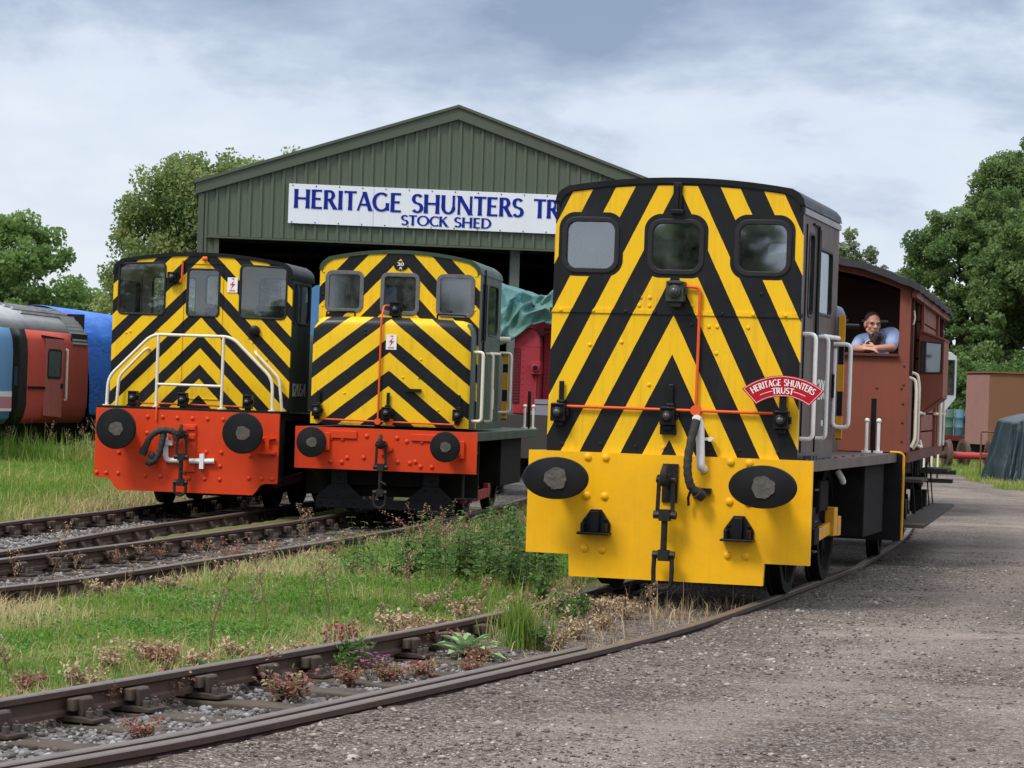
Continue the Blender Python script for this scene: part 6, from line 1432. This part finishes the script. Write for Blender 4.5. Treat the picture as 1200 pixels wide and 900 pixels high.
mb = MB(); mb.box(-1.1, 1.1, -6.5, 2.8, .12, .64); [mb.box(1.1, 1.18, y, y+.25, -.05, .35) for y in (-.6, 2.0)]; mb.build('underframe', BLACKD, PC)
MB().panel([(-2.7, 1.5), (-2.5, 1.5), (-2.5, 1.9), (-2.7, 1.9)], (), 'yz', 1.353, .008).build('notice', paint('dark_blue_notice', (.02, .03, .10), .5), PC)
for y in (-4, 1.2):
    for s in (1, -1): wheel(PC, s*.745, y, .45, s, 0)

TB = new_mat('tarpaulin_blue'); m, nt, b = TB; p = nt.obj()
nt.set(b.inputs['Base Color'], nt.mix(((nt.noise(p, .8, 4, .6)-.4)*3).clamp(), (.015, .15, .72), (.04, .23, .80))); b.inputs['Roughness'].default_value = .42; nt.set(b.inputs['Normal'], nt.bump(nt.noise(nt.map(p, (1, .35, 1)), 2.2, 5, .6, .8), .5, .12)); TB = m
BT = empty('covered_wagon', 'wagon wrapped in a bright blue tarpaulin behind the red power car', 'railway vehicle', (-11.65, 60, 0), -.13)
def blue_sheet(u, v):
    a = -100+200*v; y = 2.92+24*u
    k = math.radians(a); x = 1.42*math.sin(k); z = 1.6+1.80*max(0, math.cos(k))
    if abs(a) > 55: q = (abs(a)-55)/45; z = 1.6+1.80*math.cos(math.radians(55)) - q*1.80; x = math.copysign(1.42*math.sin(math.radians(55))+ .21*math.sin(min(1, q*1.5)*PI/2), a)
    w_ = fold(u*3, v, 5, .03); return (x+w_*(1 if x > 0 else -1), y, z+w_*.6 - .12*u)
o = draped('tarpaulin', TB, 70, 41, blue_sheet, BT, .02, 1)
mb = MB(); mb.box(-1.3, 1.3, 3, 26, .55, .95); mb.box(-1, 1, 3.2, 26, .2, .55); [mb.box(1.3, 1.36, 2.95, 3.1, .70+.07*i, .74+.07*i) for i in range(4)]; mb.build('underframe', BLACKD, BT)
MB().panel([(-1.25, .95), (1.25, .95), (1.25, 2.6), (.9, 3.1), (0, 3.28), (-.9, 3.1), (-1.25, 2.6)], (), 'xz', 2.98, .05).build('end_wall', BLACK, BT)

# ================================================================== far right: box van, wheelset, hurdle, covered heap, drums
CB = paint('van_tan_brown', (.20, .095, .05), .7, .3, (.14, .07, .04), 1.2, streak=.3); CP = paint('faded_pink_boards', (.30, .155, .135), .8, .5, (.19, .11, .095), 1.4, streak=.6)
CN = empty('box_van', 'brown box van with a faded pink boarded end at the far right', 'railway wagon', (15.42, 86, 0), .14)
mb = MB(); mb.box(-.02, 5.5, .0, 2.4, .62, 2.93); bd_ = mb.build('body', CB, CN, bevel=.02)
mb = MB(); [mb.box(-.05, -.021, .02+i*.237, .245+i*.237, .60, 2.86) for i in range(10)]; mb.build('boarded_end', CP, bd_, bevel=.008)
mb = MB(); mb.box(-.08, 5.56, -.06, 2.46, 2.93, 2.98); mb.build('roof', CB, bd_)
mb = MB(); mb.box(1.28, 1.33, -.03, -.001, 1.62, 2.90); mb.box(1.28, 3.2, -.03, -.001, 1.60, 1.65); mb.build('trim', CB, bd_)
mb = MB(); mb.box(1.38, 2.9, -.035, -.001, 2.02, 2.62); sg_ = mb.build('blue_panel', paint('blue_lettered_panel', (.06, .10, .22), .5), bd_)
mb = MB(); mb.box(1.36, 2.92, -.042, -.036, 2.29, 2.35); mb.box(1.5, 2.8, -.042, -.036, 2.5, 2.54); [mb.box(1.45+i*.16, 1.52+i*.16, -.042, -.036, 2.1, 2.2) for i in range(8)]; mb.build('pale_bar', WHITE, sg_)
mb = MB(); mb.box(.2, 5.3, .3, 2.1, .25, .615); mb.build('underframe', BLACKD, CN)
for y_ in (1.2, 4.3):
    for s in (1, -1):
        o = wheel(CN, 0, 0, .42, s, 0); o.location = (y_, 1.2+s*.745, .32); o.rotation_euler = (0, 0, PI/2)
WS = empty('wheelset', 'loose rusty wheelset with a bright red axle in front of the brown box van', 'wheelset', (13.75, 80, -.12), .12)
RW = paint('rusty_wheel', (.10, .062, .045), .85, .7, None, 4, bump=.3)
for s in (1, -1):
    o = wheel(WS, s*.66, 0, .45, s, 0, RW)
    mb = MB(); mb.lathe([(.05, -.02), (.43, -.02), (.43, .03), (.05, .05)], (0, 0, 0), 'x', 30); q = mb.build('wheel_disc', RW, o)
mb = MB(); mb.cyl((-.6, 0, .45), (.6, 0, .45), .105, n=18); mb.build('axle', paint('axle_red', (.40, .045, .05), .5, .3), WS, smooth=40)
for s in (1, -1): MB().cyl((s*1.0, 0, .45), (s*.6, 0, .45), .085, n=16).build('journal', RW, WS)
o = empty('wheelset', 'rusty wheelset just behind the one with the red axle', 'wheelset', (13.35, 82.2, -.12), .2)
for s in (1, -1):
    q = wheel(o, s*.66, 0, .45, s, 0, RW); MB().lathe([(.05, -.02), (.43, -.02), (.43, .03), (.05, .05)], (0, 0, 0), 'x', 30).build('wheel_disc', RW, q)
MB().cyl((-1, 0, .45), (1, 0, .45), .09, n=16).build('axle', RW, o)
GATE = paint('rusty_tube', (.14, .075, .05), .8, .6, None, 8)
g_ = empty('metal_hurdle', 'rusty tubular hurdle standing in the grass beside the covered heap', 'hurdle', (12.35, 70, -.08), .35)
mb = MB(); mb.tube([(0, 0, -.05), (0, 0, 1.22), (1.1, .05, 1.22), (1.1, .05, -.05)], .022, 8, bend=.03); mb.tube([(.45, .02, -.05), (.45, .02, 1.22)], .02, 8); mb.tube([(0, 0, .62), (1.1, .05, .60)], .018, 8); mb.build('tube_frame', GATE, g_, smooth=60)
NAVY = new_mat('tarpaulin_navy'); m, nt, b = NAVY; p = nt.obj()
nt.set(b.inputs['Base Color'], nt.mix(((nt.noise(p, 1.3, 4, .6)-.42)*3).clamp(), (.014, .030, .038), (.032, .052, .06))); b.inputs['Roughness'].default_value = .45; nt.set(b.inputs['Normal'], nt.bump(nt.noise(nt.map(p, (1, 1, .35)), 5, 5, .6, .8), .6, .08)); NAVY = m
def heap(u, v):
    a = 2*PI*u; q = min(v/.30, 1); dz_ = max(0, (v-.30)/.70)
    rx, ry = .90+.20*dz_**2, .85+.25*dz_; fl = 1+ (.075*abs(math.sin(a*7+1+.6*math.sin(dz_*4)))+.05*math.sin(a*19+dz_*3)+.03*math.sin(a*33))*dz_**.7*1.2 + fold(u*3, v, 9, .06)
    c_, s_ = math.cos(a), math.sin(a); e = .42
    x = math.copysign(abs(c_)**e, c_)*rx*q*fl; y = math.copysign(abs(s_)**e, s_)*ry*q*fl
    z = 1.68 - .16*q*q*(1-.5*c_) - 1.62*dz_**1.05 + .03*math.sin(a*5)*q
    return (x, y, max(z, -.10+.03*abs(math.sin(a*11))))
hp_ = draped('covered_heap', NAVY, 161, 50, heap, None, .015, 0); hp_.location = (13.12, 66.2, 0); hp_.rotation_euler = (0, 0, .2)
tag(hp_, 'heap under a dark navy tarpaulin at the right edge of the yard', 'covered heap')
DC = [('drum_green', (.07, .13, .10), 'green'), ('drum_blue', (.09, .18, .25), 'light blue'), ('drum_teal', (.08, .17, .19), 'teal')]
fence_m = paint('pale_green_fence', (.22, .30, .27), .7, .4)
fe = empty('fence', 'pale green post fence behind the coloured boards left of the box van', 'fence', (15.0, 97, -.1), .0)
mb = MB(); [mb.box(x, x+.1, 0, .1, 0, 1.75) for x in (.0, 1.1, 2.0)]; mb.box(0, 2.1, .02, .08, 1.6, 1.7); mb.build('post_rail', fence_m, fe)
for i, (nm, c_, lab) in enumerate(DC):
    mb = MB(); mb.lathe([(.16, 0), (.17, .02), (.17, .27), (.18, .285), (.18, .315), (.17, .33), (.17, .62), (.18, .635), (.18, .665), (.17, .68), (.17, .92), (.16, .94), (.15, .93)], (15.75+i*.37, 96.0, .78), 'z', 18)
    o = mb.build('drum', MATS.get(nm) or paint(nm, c_, .5, .4), None, smooth=40)
    tag(o, ['green drum at the left end of the raised drum row', 'light blue drum in the middle of the raised drum row', 'teal drum nearest the box van in the raised row'][i], 'drum', 'coloured drums left of the box van')
sk = empty('flat_wagon', 'low rusty flat wagon carrying the coloured drums', 'railway wagon', (16.1, 96.2, -.1), 0)
mb = MB(); mb.box(-1.6, 1.6, -.5, 1.2, .70, .875); mb.build('deck', RDD, sk); mb = MB(); mb.box(-1.5, 1.5, -.3, 1.0, .05, .70); mb.build('underframe', BLACKD, sk)
pl = empty('stone_stack', 'stack of pale timber and scrap beside the loose wheelsets', 'scrap stack', (12.4, 84.5, -.1), .2)
mb = MB(); q = random.Random(3)
for i in range(14): x, z = q.uniform(-.9, .6), q.uniform(.05, .75); mb.bar((x-.5, q.uniform(-.3, .3), z), (x+.5, q.uniform(-.3, .3), z+q.uniform(-.06, .06)), q.uniform(.08, .2), q.uniform(.06, .14))
mb.build('timber', paint('scrap_timber', (.30, .20, .15), .85, .6), pl); mb = MB(); mb.box(-.9, .7, -.3, .3, .80, .92); mb.box(-.8, .5, -.3, .3, .6, .7); mb.build('pale_plank', paint('orange_plank', (.52, .26, .17), .8, .4), pl)
# ================================================================== man and dog at the brake van veranda
SKIN = paint('skin', (.60, .31, .22), .5, .15, (.42, .17, .11), 12, bump=.03)
HAIR = paint('short_hair', (.055, .035, .025), .8, .3, None, 60, bump=.4)
SHIRT = paint('pale_blue_shirt', (.34, .44, .70), .8, .2, (.24, .33, .56), 5, bump=.2)
JEAN = paint('jeans', (.03, .04, .08), .85, .3, None, 10)
def remesh(o, vox, it=4):
    r_ = o.modifiers.new('join', 'REMESH'); r_.mode = 'VOXEL'; r_.voxel_size = vox; r_.use_smooth_shade = True
    s_ = o.modifiers.new('soften', 'SMOOTH'); s_.factor = .5; s_.iterations = it
def limb(mb, pts, rad, n=10):
    for i in range(len(pts)-1): mb.cyl(pts[i], pts[i+1], rad[i], rad[i+1], n)
    for p, r_ in zip(pts, rad): mb.ell(p, r_, 10, 7)
def hand(mb, wrist, fdir, palm_n, s=1., curl=.5, thumb=1):
    """palm, four jointed fingers of different lengths and a thumb"""
    w_ = V3(wrist); d = V3(fdir).normalized(); n_ = V3(palm_n).normalized(); x = d.cross(n_).normalized()
    pc = w_+d*.05*s
    for k in range(4): limb(mb, [w_+x*(k-1.5)*.012*s, pc+d*.04*s+x*(k-1.5)*.021*s], [.015*s, .0125*s], 8)
    for k, ln in enumerate((.062, .075, .070, .054)):
        b_ = pc+d*.04*s+x*(k-1.5)*.022*s; p1 = b_+(d*math.cos(curl*.6)+n_*math.sin(curl*.6))*ln*.5*s; p2 = p1+(d*math.cos(curl*1.5)+n_*math.sin(curl*1.5))*ln*.32*s; p3 = p2+(d*math.cos(curl*2.2)+n_*math.sin(curl*2.2))*ln*.26*s
        limb(mb, [b_, p1, p2, p3], [.0105*s, .0095*s, .0085*s, .007*s], 8)
    t0 = w_+d*.02*s+x*thumb*.028*s; t1 = t0+(d*.6+x*thumb*.6+n_*.4)*.035*s; t2 = t1+(d*.85+x*thumb*.1+n_*.5)*.03*s
    limb(mb, [t0, t1, t2], [.013*s, .0115*s, .009*s], 8)
# local frame: x to the viewer's right, -y towards the viewer, z up from the veranda floor
PN_ = V.matrix_basis @ Vector((.775, .40, 1.18))
man = bpy.data.objects.new('person', None)
hx, hz = -.022, 1.365                           # head centre: he leans on the sill
hy = -.14
mb = MB()
yaw = .42                                       # head turned to the viewer's right
Rh = Matrix.Rotation(yaw, 3, 'Z') @ Matrix.Rotation(.05, 3, 'X')
hc = V3((hx, hy, hz)); hp = lambda x, y, z: hc + Rh @ V3((x, y, z))
mb.ell(hp(0, .012, .035), (.078, .096, .088), 18, 12, Rh)          # skull
mb.ell(hp(0, -.030, -.035), (.062, .066, .085), 16, 10, Rh)         # face
mb.ell(hp(0, -.052, -.098), (.034, .034, .028), 12, 8, Rh)          # chin
limb(mb, [hp(-.055, 0, -.065), hp(-.02, -.055, -.105)], [.022, .02], 8); limb(mb, [hp(.055, 0, -.065), hp(.02, -.055, -.105)], [.022, .02], 8)
limb(mb, [hp(0, -.092, .005), hp(0, -.112, -.035)], [.010, .016], 8); mb.ell(hp(-.014, -.098, -.038), .010, 8, 6); mb.ell(hp(.014, -.098, -.038), .010, 8, 6)
limb(mb, [hp(-.045, -.078, .022), hp(.045, -.078, .022)], [.013, .013], 8)     # brow
limb(mb, [hp(-.022, -.088, -.068), hp(.022, -.088, -.068)], [.009, .009], 6)   # mouth
for s in (1, -1): mb.ell(hp(s*.080, .012, -.012), (.014, .024, .036), 10, 8, Rh); mb.ell(hp(s*.048, -.06, -.03), (.022, .024, .022), 10, 8, Rh)
limb(mb, [hp(0, .02, -.06), (hx+.01, hy+.07, hz-.12), (0.01, .02, 1.19)], [.055, .056, .07], 14)
# trunk, legs
limb(mb, [(0.01, .04, 1.17), (0, .10, 1.0), (.0, .14, .85), (.0, .20, .62)], [.125, .13, .13, .135], 16); limb(mb, [(-.15, .05, 1.185), (.17, .02, 1.27)], [.072, .075], 12)
for s in (1, -1): limb(mb, [(s*.09, .20, .60), (s*.10, .16, .33), (s*.11, .20, .06)], [.092, .066, .042], 12); limb(mb, [(s*.11, .20, .035), (s*.12, .06, .03)], [.042, .034], 8)
# right arm (viewer's left): elbow out on the sill; left arm: forearm laid across, holding the dog
RA = [(-.19, .01, 1.075), (-.215, -.14, .985), (-.17, -.30, 1.085), (-.12, -.33, 1.078)]
RA = [(-.165, .04, 1.18), (-.19, -.17, 1.095), (-.085, -.38, 1.088)]
LA = [(.185, .01, 1.265), (.19, -.20, 1.115), (.03, -.36, 1.10)]
limb(mb, RA, [.058, .046, .030], 12); limb(mb, LA, [.060, .048, .031], 12)
hand(mb, (-.085, -.38, 1.088), (1, -.25, -.05), (0, 0, -1), 1, .35, 1)
hand(mb, (.03, -.36, 1.10), (-1, -.1, .0), (0, .8, .3), 1, .6, -1)
body = mb.build('person', SKIN, None, smooth=180); remesh(body, .0075, 3)
body.location = PN_; body.rotation_euler = (0, 0, -.209)
tag(body, 'man with glasses in a pale blue t-shirt leaning on the van veranda holding a puppy', 'person')
bpy.data.objects.remove(man)
# clothes and hair
mb = MB(); limb(mb, [(0.01, .04, 1.17), (0, .10, 1.0), (.0, .14, .85), (.0, .20, .60)], [.138, .145, .145, .15], 16); limb(mb, [(-.15, .05, 1.185), (.16, .02, 1.265)], [.076, .08], 12); mb.ell((0.01, .05, 1.22), (.11, .085, .06))
e = lambda a, b_, f: tuple(a[i]+(b_[i]-a[i])*f for i in range(3))
limb(mb, [RA[0], e(RA[0], RA[1], .75)], [.072, .068], 12); limb(mb, [LA[0], e(LA[0], LA[1], .78)], [.075, .070], 12)
mb.ell((.0, .20, .60), (.17, .15, .08)); o = mb.build('t_shirt', SHIRT, body, smooth=180); remesh(o, .010, 2)
mb = MB()
for s in (1, -1): limb(mb, [(s*.09, .20, .60), (s*.10, .16, .33), (s*.11, .20, .09)], [.106, .082, .066], 12)
o = mb.build('trousers', JEAN, body, smooth=180); remesh(o, .012, 2)
mb = MB(); mb.ell(hp(0, .022, .046), (.0815, .096, .0865), 18, 12, Rh); mb.ell(hp(0, .05, .0), (.078, .07, .07), 14, 10, Rh); o = mb.build('hair', HAIR, body, smooth=180)
mb = MB()
for s in (1, -1):
    pts = [hp(s*.034+.023*math.cos(a), -.098, .004+.016*math.sin(a)) for a in [2*PI*i/14 for i in range(14)]]; mb.tube(pts, .0028, 6, closed=True); mb.tube([hp(s*.057, -.096, .008), hp(s*.080, -.02, .008), hp(s*.082, .02, .0)], .0026, 6)
mb.tube([hp(-.011, -.10, .006), hp(.011, -.10, .006)], .0028, 6); mb.build('glasses', BLACK, body, smooth=60)
mb = MB()
for s in (1, -1): mb.ell(hp(s*.033, -.080, .004), (.013, .010, .008), 10, 7, Rh)
mb.build('eye', paint('eye_dark', (.03, .02, .018), .3, 0), body, smooth=60)
# puppy: black with tan muzzle and legs
m, nt, b = new_mat('puppy_coat'); p = nt.obj(); x_, y_, z_ = nt.xyz(p)
tan = (((x_*x_ + (y_+.12)*(y_+.12) + (z_-.155)*(z_-.155)*1.4) < .0021)).max((z_ < .012)*(y_ < -.04))
nt.set(b.inputs['Base Color'], nt.mix(tan, (.012, .011, .012), (.16, .085, .04))); b.inputs['Roughness'].default_value = .65; nt.set(b.inputs['Normal'], nt.bump(nt.noise(p, 90, 3, .6), .6, .01)); PUP = m
mb = MB(); limb(mb, [(-.09, .06, .06), (-.03, .0, .08), (.03, -.03, .13)], [.075, .068, .055], 14)            # trunk, chest up
limb(mb, [(.03, -.03, .13), (.035, -.05, .185)], [.05, .045], 12); mb.ell((.035, -.065, .20), (.052, .058, .050), 14, 10)   # neck, skull
limb(mb, [(.025, -.10, .185), (.01, -.145, .17)], [.030, .020], 10); mb.ell((.008, -.158, .172), .012, 8, 6)           # muzzle, nose
for s in (1, -1): limb(mb, [(.035+s*.045, -.05, .225), (.035+s*.062, -.055, .19), (.035+s*.058, -.07, .15)], [.016, .024, .014], 8)  # drop ears
limb(mb, [(-.01, -.03, .08), (-.03, -.09, .04), (-.05, -.11, -.005)], [.032, .022, .018], 10); mb.ell((-.055, -.125, -.012), (.02, .026, .014), 10, 7)
limb(mb, [(.05, -.03, .08), (.045, -.09, .045), (.03, -.11, .0)], [.032, .022, .018], 10); mb.ell((.025, -.125, -.008), (.02, .026, .014), 10, 7)
limb(mb, [(-.10, .08, .04), (-.12, .05, .0)], [.05, .03], 10)
dog = mb.build('dog', PUP, None, smooth=180); remesh(dog, .005, 2); dog.location = PN_ + Vector((.0, -.24, 1.13)); dog.rotation_euler = (0, 0, -.209)
dog.location = V.matrix_basis @ Vector((.775+.005, .40-.235, 1.18+1.045)); dog.scale = (.92, .92, .92)
tag(dog, 'small black puppy in a pale harness held in the man\'s arms', 'dog')
mb = MB(); pts = [(-.03+.075*math.cos(a), .0+.02*math.cos(a)-.01, .085+.074*math.sin(a)) for a in [2*PI*i/18 for i in range(18)]]; mb.tube(pts, .006, 6, closed=True); mb.tube([(-.05, -.07, .10), (-.01, -.085, .09), (.03, -.075, .075)], .006, 6); mb.build('harness', WHITE, dog, smooth=60)
mb = MB(); [mb.ell((.035+s*.024-.012, -.112, .212), .007, 8, 6) for s in (1, -1)]; mb.build('eye', BLACK, dog, smooth=60)
# a bird high over the yard
